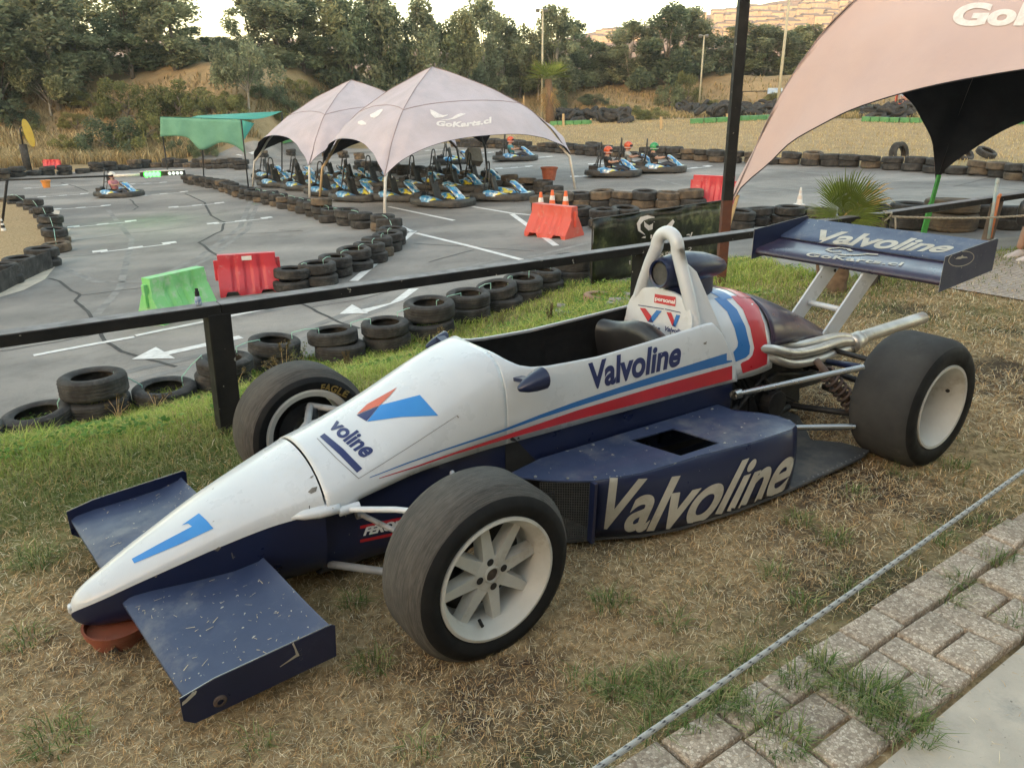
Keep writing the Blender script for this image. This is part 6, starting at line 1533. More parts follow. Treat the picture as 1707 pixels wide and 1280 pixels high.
# yellow flag board on a dark post at far left
p = P(47, 284); fl_ = thing('marker_board', 'yellow oval board on a dark tyre-wrapped post at the far left', 'sign', p); mb = MB(); mb.tube([Vector((0, 0, 0)), atY(38, 241, p.y) - p], .22, 10); mb.tube([atY(38, 241, p.y) - p, atY(33, 214, p.y) - p, atY(40, 212, p.y) - p], .05, 8); mb.build('post', 'rubber', fl_, smooth=True)
plain('yellow_board', (.6, .38, .03), (.55, .33, .03), .5, 4); c = atY(47, 222, p.y) - p; mb = MB(); mb.prism([c + Vector((.08 * math.cos(a) - .12 * math.sin(a), .3 * math.cos(a), .8 * math.sin(a))) for a in [2 * math.pi * k / 20 for k in range(20)]], (0, .06, 0)); mb.build('board', 'yellow_board', fl_)
# light poles
def light_pole(px, py, topx, topy, label, lamps=True):
    p = P(px, py); tp = atY(topx, topy, p.y); t = thing('light_pole', label, 'light pole', p, 0, 'tall pale light poles')
    mb = MB(); mb.tube([Vector((0, 0, -.2)), tp - p], [.11, .075], 10); mb.build('pole_shaft', 'pole_pale', t, smooth=True)
    if lamps:
        mb = MB(); c = tp - p; mb.beam(c + Vector((-.5, 0, 0)), c + Vector((.4, 0, 0)), .06, .06); mb.build('cross_arm', 'steel', t)
        for sx in (-.45, .25): mb = MB(); mb.box(c + Vector((sx, -.12, -.05)), (.34, .2, .26), Matrix.Rotation(.5, 4, 'X')); mb.build('floodlight', 'steel', t, bevel=.02)
plain('pole_pale', (.42, .4, .3), (.36, .33, .24), .7, 3)
light_pole(903, 206, 905, 17, 'pale light pole with two floodlights behind the palm tree'); light_pole(1165, 180, 1174, 60, 'shorter pale light pole right of centre before the trees'); light_pole(1293, 206, 1320, -40, 'pale light pole rising past the top between dark pole and tent', False)
print('props done')
# ================================================================ far hill with houses
def mat_hill():
    m, nt, b = new_mat('hill'); co = coords(nt)
    c = ramp(nt, noise(nt, co, .02, 8, .7), [(.35, (.085, .036, .018)), (.5, (.14, .062, .03)), (.65, (.19, .1, .052))])
    d = ramp(nt, noise(nt, co, .11, 5, .7), [(.54, (0, 0, 0)), (.62, (1, 1, 1))]); c = mixc(nt, d, c, (.055, .05, .024))
    nt.links.new(c, b.inputs['Base Color']); b.inputs['Roughness'].default_value = 1; bump(nt, b, noise(nt, co, .08, 6), .6, 3)
mat_hill()
RID = [(-1400, 120), (-400, 90), (100, 62), (300, 70), (540, 66), (700, 80), (860, 84), (950, 66), (1050, 44), (1200, 16), (1400, -6), (1700, -70), (2300, -150), (3200, -160)]
def ridge_py(px): return smooth_interp([(a, b) for a, b in RID], px)[0]
HV = []; HI = []; cols = 150; rws = 26
for i in range(cols + 1):
    px = -1400 + 4600 * i / cols
    for j in range(rws + 1):
        t = j / rws; Y = 360 + 420 * t; x = Y * ray(px, 173).x / ray(px, 173).y
        top = CAMH + 780 * (ray(px, ridge_py(px)).z / ray(px, ridge_py(px)).y)
        z = -6 + (top + 6) * (t ** 1.15) + 3.5 * nz(x, Y, .018) * t + 1.6 * nz(x, Y, .06, 4) * t
        HV.append((x, Y, z))
HV2 = list(HV); n0 = rws + 1
for i in range(cols + 1): x, Y, z = HV[i * n0 + rws]; HV2.append((x * 1.3, Y * 1.3, -10))
HF = [(i * n0 + j, (i + 1) * n0 + j, (i + 1) * n0 + j + 1, i * n0 + j + 1) for i in range(cols) for j in range(rws)]
b0 = len(HV); HF += [(i * n0 + rws, (i + 1) * n0 + rws, b0 + i + 1, b0 + i) for i in range(cols)]
hill = struct(mesh_np('hill', np.array(HV2), np.array(HF), 'hill', smooth=True))
hb = BVHTree.FromPolygons([Vector(v) for v in HV2], HF)
def on_hill(px, py):
    h = hb.ray_cast(CAM, ray(px, py).normalized()); return h[0]
plain('house_wall', (.24, .17, .085), (.16, .115, .06), .9, .05); plain('house_roof', (.08, .045, .03), (.07, .06, .05), .9, .05); plain('house_dark', (.06, .05, .05), (.1, .09, .08), .8)
houses = []
for k in range(4):
    w_, d_, h_ = [(9, 7, 5), (12, 7, 5.4), (8, 8, 6), (15, 8, 5)][k]; mb = MB(); mb.box((0, 0, h_ / 2 - 1), (w_, d_, h_ + 2)); r = [(-w_ / 2 - .4, -d_ / 2 - .4, h_), (w_ / 2 + .4, -d_ / 2 - .4, h_), (w_ / 2 + .4, 0, h_ + 1.6), (-w_ / 2 - .4, 0, h_ + 1.6)]
    mb.add(r + [(x, d_ / 2 + .4 if y > -1 else y, z if y < 0 else z) for x, y, z in r[2:]] , [(0, 1, 2, 3)], 1)
    mb.add([(-w_ / 2 - .4, d_ / 2 + .4, h_), (w_ / 2 + .4, d_ / 2 + .4, h_), (w_ / 2 + .4, 0, h_ + 1.6), (-w_ / 2 - .4, 0, h_ + 1.6)], [(0, 1, 2, 3)], 1)
    for s in range(int(w_ // 3)): mb.box((-w_ / 2 + 2 + s * 3, -d_ / 2 - .02, h_ * .55), (1.3, .12, 1.4), mi=2)
    houses.append(mb.build('house', ['house_wall', 'house_roof', 'house_dark'], fix=False))
hn = 0
for (xa, ya, xb, yb, n) in [(990, 62, 1110, 56, 9), (985, 70, 1090, 66, 7), (1190, 28, 1480, 12, 17), (1195, 37, 1490, 23, 19), (1250, 46, 1480, 35, 16), (1200, 54, 1330, 46, 8), (1330, 14, 1500, 4, 8), (1010, 50, 1180, 34, 6), (1160, 62, 1480, 50, 8), (480, 98, 560, 96, 5), (560, 88, 640, 90, 4)]:
    for i in range(n):
        px = xa + (xb - xa) * (i + .5) / n + rnd.uniform(-6, 6); py = ya + (yb - ya) * (i + .5) / n + rnd.uniform(-3, 3); p = on_hill(px, py)
        if p is None: continue
        o = houses[hn % 4] if hn < 4 else houses[rnd.randrange(4)].copy()
        if hn >= 4: COL.objects.link(o)
        o.location = p; o.rotation_euler = (0, 0, rnd.uniform(-.3, .3)); tag(o, 'small cream house in the rows on the sunlit hillside', 'house', 'houses on the far hillside'); hn += 1

# ================================================================ trees
def leaf_mat(name, c1, c2, c3, trans=.25):
    m, nt, b = new_mat(name); co = coords(nt); oi = nt.nodes.new('ShaderNodeObjectInfo')
    c = ramp(nt, noise(nt, co, .8, 4, .7), [(.3, c1), (.52, c2), (.72, c3)])
    at = nt.nodes.new('ShaderNodeAttribute'); at.attribute_name = 'tint'
    c = mixc(nt, 1, c, at.outputs[0], 'MULTIPLY')
    v = ramp(nt, oi.outputs['Random'], [(0, (.8, .82, .8)), (.5, (1, 1, 1)), (1, (1.25, 1.12, .92))]); c = mixc(nt, 1, c, v, 'MULTIPLY')
    nt.links.new(c, b.inputs['Base Color']); b.inputs['Roughness'].default_value = .7; b.inputs['Specular IOR Level'].default_value = .25
    tr = nt.nodes.new('ShaderNodeBsdfTranslucent'); nt.links.new(c, tr.inputs[0]); mx = nt.nodes.new('ShaderNodeMixShader'); mx.inputs[0].default_value = trans
    out = [n for n in nt.nodes if n.type == 'OUTPUT_MATERIAL'][0]; nt.links.new(b.outputs[0], mx.inputs[1]); nt.links.new(tr.outputs[0], mx.inputs[2]); nt.links.new(mx.outputs[0], out.inputs[0])
leaf_mat('leaf_gum', (.165, .19, .12), (.24, .27, .175), (.34, .365, .245), .4); leaf_mat('leaf_dark', (.1, .135, .085), (.155, .195, .125), (.225, .265, .17), .4); leaf_mat('leaf_olive', (.11, .125, .045), (.18, .19, .08), (.27, .27, .12)); leaf_mat('leaf_brown', (.1, .07, .035), (.16, .12, .06), (.2, .16, .08))
plain('bark', (.2, .17, .14), (.1, .08, .065), .95, 3); plain('bark_pale', (.42, .38, .32), (.28, .24, .2), .9, 3)
def leaf_cloud(name, blobs, n, size, mat, parent, droop=0, seed=0, flat=.0):
    """many small leaf quads spread through the crown's clumps"""
    r = np.random.RandomState(seed); B = np.array(blobs); wts = (B[:, 3] * B[:, 4] * B[:, 5]) ** .72; wts /= wts.sum(); idx = r.choice(len(B), n, p=wts); b = B[idx]
    d = r.normal(size=(n, 3)); d /= np.linalg.norm(d, axis=1)[:, None]; rad = r.rand(n) ** .42
    c = b[:, :3] + d * rad[:, None] * b[:, 3:6]; c[:, 2] -= droop * r.rand(n) ** 2 * b[:, 5]
    a = r.normal(size=(n, 3)); a[:, 2] = a[:, 2] * (1 - flat) - droop * 1.2; a /= np.linalg.norm(a, axis=1)[:, None]; q = np.cross(a, r.normal(size=(n, 3))); q /= np.linalg.norm(q, axis=1)[:, None]
    s = size * (.6 + .8 * r.rand(n))[:, None]; a = a * s; q = q * s * .42
    V = np.stack([c - a, c + q, c + a, c - q], axis=1).reshape(-1, 3); F = np.arange(4 * n).reshape(n, 4)
    tone = (.7 + .6 * r.rand(len(B)))[idx] * (.8 + .4 * r.rand(n)); col = np.repeat(np.stack([tone * (.95 + .1 * r.rand(n)), tone, tone * .95], axis=1), 4, axis=0)
    return mesh_np(name, V, F, mat, col=col, parent=parent)
def limbs(mb, base, tops, r0, lean=0, rr=None):
    z1 = base
    for i, t in enumerate(tops):
        t = Vector(t); a = Vector((0, 0, t.z * (.25 + .35 * rr.random()))); m1 = a.lerp(t, .5) + Vector((0, 0, t.z * .06))
        mb.tube([a, m1, t], [r0 * .45, r0 * .28, r0 * .08], 6)
def make_tree(kind, seed):
    rr = random.Random(seed); t = thing('tree', 'tree', 'tree'); blobs = []
    if kind == 'gum':       # tall, airy, ragged
        H = 10; nb = 40
        for i in range(nb): z = H * (.1 + .86 * rr.random()); w_ = 1.9 * math.sin(math.pi * min(.97, max(.14, (z / H - .02) / .98))) ** .7 + .25; a = rr.uniform(0, 6.28); q = w_ * rr.random() ** .5; s = rr.uniform(.4, .95); blobs.append((q * math.cos(a), q * math.sin(a), z, s, s, s * rr.uniform(.8, 1.6)))
        n, sz, mt, tr, dr = 7500, .18, 'leaf_gum', .13, .5
    elif kind == 'dark':
        H = 9; nb = 34
        for i in range(nb): z = H * (.12 + .84 * rr.random()); w_ = 2.2 * (1 - (z / H) ** 1.6) ** .6 + .2; a = rr.uniform(0, 6.28); q = w_ * rr.random() ** .5; s = rr.uniform(.5, 1.0); blobs.append((q * math.cos(a), q * math.sin(a), z, s, s, s))
        n, sz, mt, tr, dr = 7500, .17, 'leaf_dark', .15, .1
    elif kind == 'spread':  # branching from low with an open round crown
        H = 7; nb = 26
        for i in range(nb): a = rr.uniform(0, 6.28); q = 2.6 * rr.random() ** .5; z = H * (.45 + .5 * rr.random() * (1 - (q / 3.2) ** 2)); s = rr.uniform(.45, .9); blobs.append((q * math.cos(a), q * math.sin(a), z, s, s, s * 1.2))
        n, sz, mt, tr, dr = 5200, .15, 'leaf_gum', .12, .8
    elif kind == 'bush':
        H = 3; nb = 34
        for i in range(nb): a = rr.uniform(0, 6.28); q = 2.3 * rr.random() ** .5; z = H * (.1 + .78 * rr.random() * math.sqrt(max(0, 1 - (q / 2.6) ** 2))); s = rr.uniform(.35, .7); blobs.append((q * math.cos(a), q * math.sin(a), z, s, s, s * .8))
        n, sz, mt, tr, dr = 5200, .1, 'leaf_olive', .1, .0
    elif kind == 'shrub':
        H = 3; nb = 24
        for i in range(nb): a = rr.uniform(0, 6.28); q = 1.8 * rr.random() ** .5; z = H * (.08 + .85 * rr.random() * (1 - .5 * (q / 2) ** 2)); s = rr.uniform(.3, .6); blobs.append((q * math.cos(a), q * math.sin(a), z, s, s, s * 1.3))
        n, sz, mt, tr, dr = 4200, .1, 'leaf_dark', .08, .2
    mb = MB(); pale = kind in ('spread', 'gum') and seed % 2 == 0
    top = H * (.9 if kind in ('gum', 'dark') else .55); pts = []; x = y = 0
    for k in range(7): pts.append((x, y, top * k / 6 - (.6 if k == 0 else 0))); x += rr.uniform(-.12, .16); y += rr.uniform(-.1, .1)
    mb.tube(pts, [tr * (1 - .13 * k) for k in range(7)], 7)
    bs = sorted(blobs, key=lambda b: rr.random())[:9 if kind != 'bush' else 5]; limbs(mb, 0, [b[:3] for b in bs], tr, rr=rr)
    mb.build('trunk', 'bark_pale' if pale else 'bark', t, smooth=True)
    leaf_cloud('crown', blobs, n, sz, mt, t, dr, seed); t['H'] = H; return t
PROT = {k: [make_tree(k, s) for s in sd_] for k, sd_ in {'gum': (2, 3, 5, 8), 'dark': (4, 7, 9), 'spread': (6, 12), 'bush': (10, 11), 'shrub': (14, 15)}.items()}
PW = {'gum': 4.4, 'dark': 4.8, 'spread': 6.0, 'bush': 5.2, 'shrub': 4.2}; PH = {'gum': 10.2, 'dark': 9.3, 'spread': 7.3, 'bush': 3.0, 'shrub': 3.2}; USED = set()
def put_tree(kind, v, p, h, wd, label, group, cat='tree', name=None):
    pr = PROT[kind][v % len(PROT[kind])]; key = (kind, v % len(PROT[kind])); sc = (wd / PW[kind], wd / PW[kind], h / PH[kind])
    if key not in USED: USED.add(key); o = pr; o.location = p; o.scale = sc; o.rotation_euler = (0, 0, rnd.uniform(0, 6.28))
    else: o = dup(pr, p, rnd.uniform(0, 6.28), sc)
    o['label'] = label; o['category'] = cat; o['group'] = group
    if name: o.name = name
    if 'H' in o: del o['H']
    return o
TREES = [(-60, 60, -40, 130, 'gum'), (5, 58, 5, 110, 'gum'), (48, 66, -30, 110, 'dark'), (95, 60, -25, 120, 'gum'), (140, 66, -45, 110, 'gum'), (120, 72, 30, 90, 'dark'), (178, 70, 20, 60, 'spread'), (228, 64, -25, 95, 'dark'), (262, 70, 0, 90, 'gum'), (300, 64, -40, 95, 'gum'), (330, 68, 45, 60, 'dark'),
         (372, 74, 62, 60, 'gum'), (398, 74, 60, 60, 'spread'), (430, 76, -5, 70, 'gum'), (470, 72, -30, 90, 'gum'), (512, 74, -10, 80, 'dark'), (548, 76, -35, 80, 'gum'), (590, 76, -20, 85, 'dark'), (628, 78, -35, 75, 'gum'), (662, 78, 10, 70, 'dark'), (700, 80, -5, 70, 'gum'), (735, 82, 25, 70, 'dark'), (770, 84, 20, 60, 'gum'),
         (808, 90, -8, 60, 'gum'), (838, 92, 28, 60, 'gum'), (868, 94, 40, 60, 'dark'), (896, 94, 36, 60, 'spread'), (925, 92, 6, 62, 'gum'), (958, 96, 26, 60, 'dark'), (990, 98, 72, 60, 'gum'), (1018, 98, 82, 60, 'dark'), (1046, 96, 34, 62, 'gum'), (1074, 98, 42, 55, 'dark'), (1108, 94, 0, 80, 'dark'), (1142, 97, 14, 60, 'gum'), (1165, 98, 30, 60, 'dark'),
         (1200, 100, 60, 70, 'gum'), (1232, 100, 38, 70, 'dark'), (1268, 101, 44, 75, 'gum'), (1302, 102, 48, 75, 'dark'), (1338, 102, 40, 75, 'gum'), (1372, 102, 58, 70, 'dark'), (1408, 103, 52, 75, 'gum'), (1446, 103, 62, 75, 'dark'), (1485, 104, 70, 75, 'gum'), (1530, 104, 60, 80, 'dark'), (1580, 104, 66, 80, 'gum'), (1640, 104, 60, 80, 'dark'), (1700, 104, 66, 90, 'gum'), (1770, 104, 66, 90, 'dark')]
KN = {'gum': 'tall airy grey-green tree', 'dark': 'dense dark green tree', 'spread': 'open drooping tree'}
for i, (px, D, ty_, wpx, kind) in enumerate(TREES):
    d = ray(px, 173); x = D * d.x / d.y; z = ground(x, D); top = atY(px, ty_, D).z; h = top - z + .3
    put_tree(kind, i, (x, D, z - .15), h, wpx * 1.18 * D * 1.02 / FPX, '%s, %s from the left in the belt behind the track' % (KN[kind], ordinal(i)), 'trees in the belt behind the track')
FILL = [(20, 64, 78), (70, 68, 70), (165, 70, 88), (205, 72, 95), (285, 72, 84), (350, 72, 82), (400, 78, 92), (445, 76, 72), (500, 78, 66), (540, 80, 92), (580, 80, 80), (625, 82, 92), (668, 84, 84), (715, 86, 86), (752, 88, 82), (795, 94, 80), (830, 96, 92), (872, 98, 86), (912, 98, 82), (945, 99, 88), (980, 100, 92), (1010, 100, 94), (1050, 100, 86), (1085, 101, 84), (1125, 101, 90), (1180, 102, 86), (1220, 103, 84), (1262, 103, 86), (1300, 104, 84), (1350, 104, 88), (1395, 105, 84), (1440, 105, 86)]
for i, (px, D, ty_) in enumerate(FILL):
    d = ray(px, 173); x = D * d.x / d.y; z = ground(x, D); h = atY(px, ty_, D).z - z + .3
    put_tree('shrub' if i % 3 else 'dark', i, (x, D, z - .2), h, 62 * D / FPX, 'low dark tree, %s from the left in the under-row of the belt' % ordinal(i), 'low trees below the belt')
BUSH = [(88, 195, 95, 110, 'spread', 'dark bushy tree with a pale bent trunk on the left slope', 'tree'), (215, 200, 125, 110, 'bush', 'rounded olive-green bush on the slope, left of two', 'bush'), (300, 205, 128, 125, 'bush', 'rounded olive-green bush on the slope behind the awning', 'bush'), (372, 215, 155, 90, 'bush', 'yellow-green bush above the green awning', 'bush'),
        (190, 262, 190, 120, 'shrub', 'dark low bush at the foot of the left slope', 'bush'), (240, 250, 185, 90, 'bush', 'green bush just left of the awning', 'bush'), (115, 262, 222, 60, 'bush', 'small grey-green bush in the tall dry grass', 'bush'), (418, 190, 52, 115, 'spread', 'slender pale-trunked tree standing free on the slope above the awning', 'tree'), (545, 138, 108, 40, 'shrub', 'small dark bush on the crest behind the tents', 'bush'),
        (180, 150, 78, 60, 'spread', 'thin drooping tree at the crest on the left', 'tree'), (990, 175, 155, 60, 'shrub', 'low green bush on the far bank right of the palm', 'bush'), (1040, 198, 172, 80, 'bush', 'pale green bush row before the far bank', 'bush'), (1085, 200, 178, 70, 'bush', 'grass-green bush beside the pale green one', 'bush'), (1145, 175, 115, 50, 'bush', 'pale olive bush on the far bank by the short light pole', 'bush'), (1115, 178, 140, 60, 'shrub', 'dark round bush on the far bank', 'bush'), (1195, 182, 165, 50, 'bush', 'small bush right of the short light pole', 'bush'),
        (340, 262, 225, 60, 'shrub', 'dark bush under the green awning', 'bush'), (300, 258, 232, 50, 'shrub', 'small dark bush behind the awning poles', 'bush'), (870, 150, 128, 50, 'shrub', 'small bush on the crest left of the palm', 'bush'), (1420, 190, 165, 70, 'shrub', 'low bush seen beside the big tent edge', 'bush'),
        (20, 170, 120, 90, 'shrub', 'dark shrub at the left edge of the slope', 'bush'), (150, 178, 150, 60, 'bush', 'small bush between the bent tree and the rounded bush', 'bush'), (455, 175, 140, 60, 'shrub', 'dark shrub below the crest, left of the tents', 'bush'), (495, 160, 128, 55, 'bush', 'olive shrub on the crest right of the pale tree', 'bush'), (385, 185, 150, 60, 'bush', 'low brush just left of the pale-trunked tree', 'bush'),
        (590, 140, 112, 50, 'shrub', 'dark shrub on the crest above the left tent', 'bush'), (640, 140, 108, 60, 'shrub', 'dark shrub on the crest between the tent peaks', 'bush'), (60, 232, 205, 50, 'bush', 'pale low bush above the marker board', 'bush'), (470, 205, 180, 50, 'bush', 'yellowish brush right of the awning', 'bush'), (820, 160, 140, 50, 'shrub', 'scrubby bush on the bank above the tent shoulder', 'bush'), (1300, 175, 150, 60, 'bush', 'olive scrub on the far bank by the tall pole', 'bush'), (935, 190, 165, 50, 'shrub', 'dark scrub just right of the palm foot', 'bush'),
        (435, 165, 140, 50, 'shrub', 'dark scrub on the mound right behind the pale trunk', 'bush'), (525, 168, 146, 55, 'shrub', 'dark scrub on the mound above the left tent shoulder', 'bush'), (560, 150, 128, 60, 'bush', 'olive scrub on top of the mound by the left tent', 'bush'), (480, 190, 165, 50, 'shrub', 'dark scrub low on the mound by the tent', 'bush'), (345, 190, 160, 55, 'shrub', 'dark scrub between the two bush groups on the slope', 'bush'), (130, 215, 185, 60, 'bush', 'low olive scrub in the middle of the left slope', 'bush'), (40, 215, 180, 60, 'shrub', 'dark scrub on the far left of the slope', 'bush')]
for i, (px, py, ty_, wpx, kind, lb, cat) in enumerate(BUSH):
    p = P(px, py); d = ray(px, py)
    if p.y > 140: p = Vector((98 * d.x / d.y, 98, ground(98 * d.x / d.y, 98)))
    h = atY(px, ty_, p.y).z - p.z; put_tree(kind, i, p, h * 1.05, wpx * depth_of(p) / FPX, lb, 'bushes and lone trees on the slope', cat, 'bush' if cat == 'bush' else None)
for k, v in PROT.items():
    for i, o in enumerate(v):
        if (k, i) not in USED:
            for c in list(o.children): bpy.data.objects.remove(c)
            bpy.data.objects.remove(o)

# ================================================================ palms
leaf_mat('frond', (.12, .17, .03), (.19, .24, .05), (.3, .32, .09), .3); leaf_mat('frond_dead', (.3, .22, .1), (.38, .28, .14), (.45, .34, .18), .2)
plain('palm_bark', (.12, .075, .045), (.2, .13, .08), .95, 14, bmp=.6, bscale=30, bdist=.02)
def fan(mb, base, tip_dir, up, L, stalk, n=26, spread=2.3, cup=.25, rr=rnd, tears=.12):
    """one fan frond: stalk then narrow folded blades joined near the hub"""
    base = Vector(base); t = Vector(tip_dir).normalized(); u = (Vector(up) - t * Vector(up).dot(t)).normalized(); s = t.cross(u); hub = base + t * stalk
    mb.tube([base, hub], [.011, .006], 5)
    for k in range(n):
        a = -spread / 2 + spread * k / (n - 1); d = (t * math.cos(a) + s * math.sin(a) + u * (cup * abs(math.sin(a)) - .05)).normalized(); ln = L * (1 - .25 * abs(a / spread) ** 1.5) * rr.uniform(1 - tears, 1.04); w_ = L * .34 * spread / n
        p1 = hub + d * ln * .55; p2 = hub + d * ln * .8 - u * .02 * L; p3 = hub + d * ln + Vector((0, 0, -rr.uniform(.0, .2) * L)); sd = d.cross(u).normalized()
        mb.add([hub, p1 + sd * w_ * .55 + u * w_ * .2, p1 - u * w_ * .1, p1 - sd * w_ * .55 + u * w_ * .2, p2 + sd * w_ * .3, p2 - u * w_ * .15, p2 - sd * w_ * .3, p3], [(0, 1, 2), (0, 2, 3), (1, 4, 5, 2), (2, 5, 6, 3), (4, 7, 5), (5, 7, 6)])
pp = P(1392, 486); palm = thing('fan_palm', 'small fan palm with yellow-green fronds behind the rear wing', 'palm', pp)
top = atY(1402, 362, pp.y) - pp
mb = MB(); pts = [Vector((0, 0, -.05)).lerp(top, t) + Vector((.03 * math.sin(t * 4), 0, 0)) for t in [k / 10 for k in range(11)]]; mb.tube(pts, [.085 - .035 * k / 10 + .012 * (k % 2) for k in range(11)], 12); mb.build('trunk', 'palm_bark', palm, smooth=True)
# stub
mb = MB(); a = Vector((-.18, -.02, .0)); mb.tube([a, a + Vector((0, 0, .15)), a + Vector((-.04, 0, .32))], [.02, .018, .012], 7); mb.build('dead_stalk', 'palm_bark', palm, smooth=True)
for i, (dx, dy, dz, L, st, dead) in enumerate([(.12, -.3, .9, .44, .06, 0), (.55, -.25, .75, .42, .05, 0), (-.5, -.35, .6, .40, .06, 0), (.85, -.15, .35, .36, .06, 0), (-.9, -.25, .12, .34, .06, 0), (.1, .5, .8, .4, .08, 0), (-.55, -.5, -.25, .28, .1, 0), (.6, -.5, -.2, .3, .08, 0), (.75, -.1, .6, .38, .14, 1), (.35, -.6, -.5, .2, .08, 1), (-.2, -.6, -.6, .2, .1, 1), (.05, -.7, -.2, .3, .05, 0)]):
    mb = MB(); fan(mb, top + Vector((0, 0, .0)), (dx, dy, dz), (0, -1, .35) if dz > .3 else (0, -.2, 1), L, st, n=30 if not dead else 8, spread=2.2 if not dead else 1.0, tears=.12 if not dead else .4); o = mb.build('frond', 'frond_dead' if dead else 'frond', palm, fix=False)
    cl = o.data.attributes.new('tint', 'FLOAT_COLOR', 'POINT'); vals = np.ones((len(o.data.vertices), 4), dtype=np.float32); vals[:, :3] *= nr.uniform(.75, 1.2); cl.data.foreach_set('color', vals.ravel())
pp = P(918, 206); palm2 = thing('fan_palm', 'fan palm with brown skirt of dead fronds beside a light pole', 'palm', pp); top = atY(914, 132, pp.y) - pp; sc_ = pp.y / 60
mb = MB(); mb.tube([Vector((0, 0, -.2)), top * .5, top], [.45, .38, .3], 10); mb.build('trunk', 'palm_bark', palm2, smooth=True)
for i in range(26):
    a = i * 2.4; dead = i < 12; el = (-1.1 - .2 * (i % 3)) if dead else (.05 + .9 * ((i - 12) / 14)); mb = MB(); bz = top * (.55 + .035 * i if dead else 1.0); fan(mb, bz, (math.cos(a) * math.cos(el), math.sin(a) * math.cos(el), math.sin(el)), (0, 0, 1) if not dead else (math.cos(a), math.sin(a), .2), 1.5 * sc_ if not dead else 1.1 * sc_, .5 * sc_ if not dead else .2, n=12, spread=2.0)
    o = mb.build('frond', 'frond_dead' if dead else 'frond', palm2, fix=False); cl = o.data.attributes.new('tint', 'FLOAT_COLOR', 'POINT'); vals = np.ones((len(o.data.vertices), 4), dtype=np.float32); vals[:, :3] *= nr.uniform(.7, 1.2); cl.data.foreach_set('color', vals.ravel())

# ================================================================ far field: kerbs, tyre heaps, stakes, diners
plain('kerb_green', (.05, .2, .06), (.09, .26, .1), .6, 3, dirt=((.3, .3, .2), 5, .6))
def kerb(pts, label, n, h=.34):
    g = along(pts, n + 1); t = thing('kerb_barrier', label, 'barrier', g[0], 0, 'low green barriers beyond the field')
    for i in range(n):
        a, b = g[i] - g[0], g[i + 1] - g[0]; d = (b - a) * .04; mb = MB(); mb.beam(a + d + Vector((0, 0, h / 2)), b - d + Vector((0, 0, h / 2)), .4, h); mb.build('segment', 'kerb_green', t, bevel=.04)
kerb([(918, 210), (950, 209), (985, 208)], 'short low green barrier beneath the palm', 5); kerb([(1150, 207), (1225, 203), (1300, 199)], 'low green barrier left of the big tent in the far field', 9); kerb([(1436, 203), (1500, 205), (1560, 206), (1600, 207)], 'low green barrier seen under the big tent', 10); kerb([(1660, 208), (1760, 208)], 'low green barrier at the right edge of the field', 5)
kerb([(470, 240), (520, 238)], 'low green barrier seen under the left tent', 4)
hm = MB(); 
def heap(x0, x1, y0, y1, n):
    for i in range(n):
        p = P(rnd.uniform(x0, x1), rnd.uniform(y0, y1)); M = Matrix.Rotation(rnd.uniform(-.9, .9), 4, 'X') @ Matrix.Rotation(rnd.uniform(-.9, .9), 4, 'Y'); b = len(hm.v); r = rnd.uniform(.5, .8); hm.lathe([(r * .6, -.1), (r * .95, -.17), (r, 0), (r * .95, .17), (r * .6, .1)], 12, close=True)
        z = rnd.choice([.15, .35, .6])
        for k in range(b, len(hm.v)): v = M @ Vector(hm.v[k]); hm.v[k] = (v.x + p.x, v.y + p.y, v.z + p.z + z)
heap(918, 990, 196, 206, 60); heap(1000, 1050, 200, 206, 20); heap(1130, 1330, 184, 198, 130); heap(1440, 1560, 186, 200, 60); heap(820, 900, 236, 242, 0)
o = hm.build('tyre_heap', 'rubber', smooth=True); o['kind'] = 'stuff'; tag(o, 'jumbled heaps and rows of old tyres far across the dry field', 'tyres')
for i, (px, py, ty_) in enumerate([(939, 212, 190), (985, 206, 198), (1102, 215, 195), (1212, 200, 190), (873, 200, 160)]):
    p = P(px, py); tp = atY(px, ty_, p.y); mb = MB(); mb.tube([(0, 0, 0), tp - p], .09, 6); mb.tube([(0, 0, .1), (.02, 0, .3)], .1, 6); o = mb.build('stake', 'raw_pine'); tag(o, '%s thin wooden stake from the left in the far field' % ordinal(i), 'stake', 'stakes in the far field', p)
p = P(1236, 172); q = P(1292, 172); sg = thing('sign_frame', 'thin metal frame with small blue sign across the far field', 'sign', p); b = atY(1238, 153, p.y) - p; c = atY(1296, 152, p.y) - p; mb = MB(); mb.tube([(0, 0, 0), b], .05, 6); mb.tube([b, c], .05, 6); mb.tube([c, Vector((c.x, c.y, 0))], .05, 6); mb.build('frame', 'dark_metal', sg)
plain('sign_blue', (.25, .38, .6), (.5, .6, .7), .5, 2); mb = MB(); mb.box(c + Vector((-.3, -.1, 0)), (1.6, .08, .6)); mb.build('sign_panel', 'sign_blue', sg)
plain('seat_red', (.6, .1, .05), (.5, .08, .05), .5, 3)
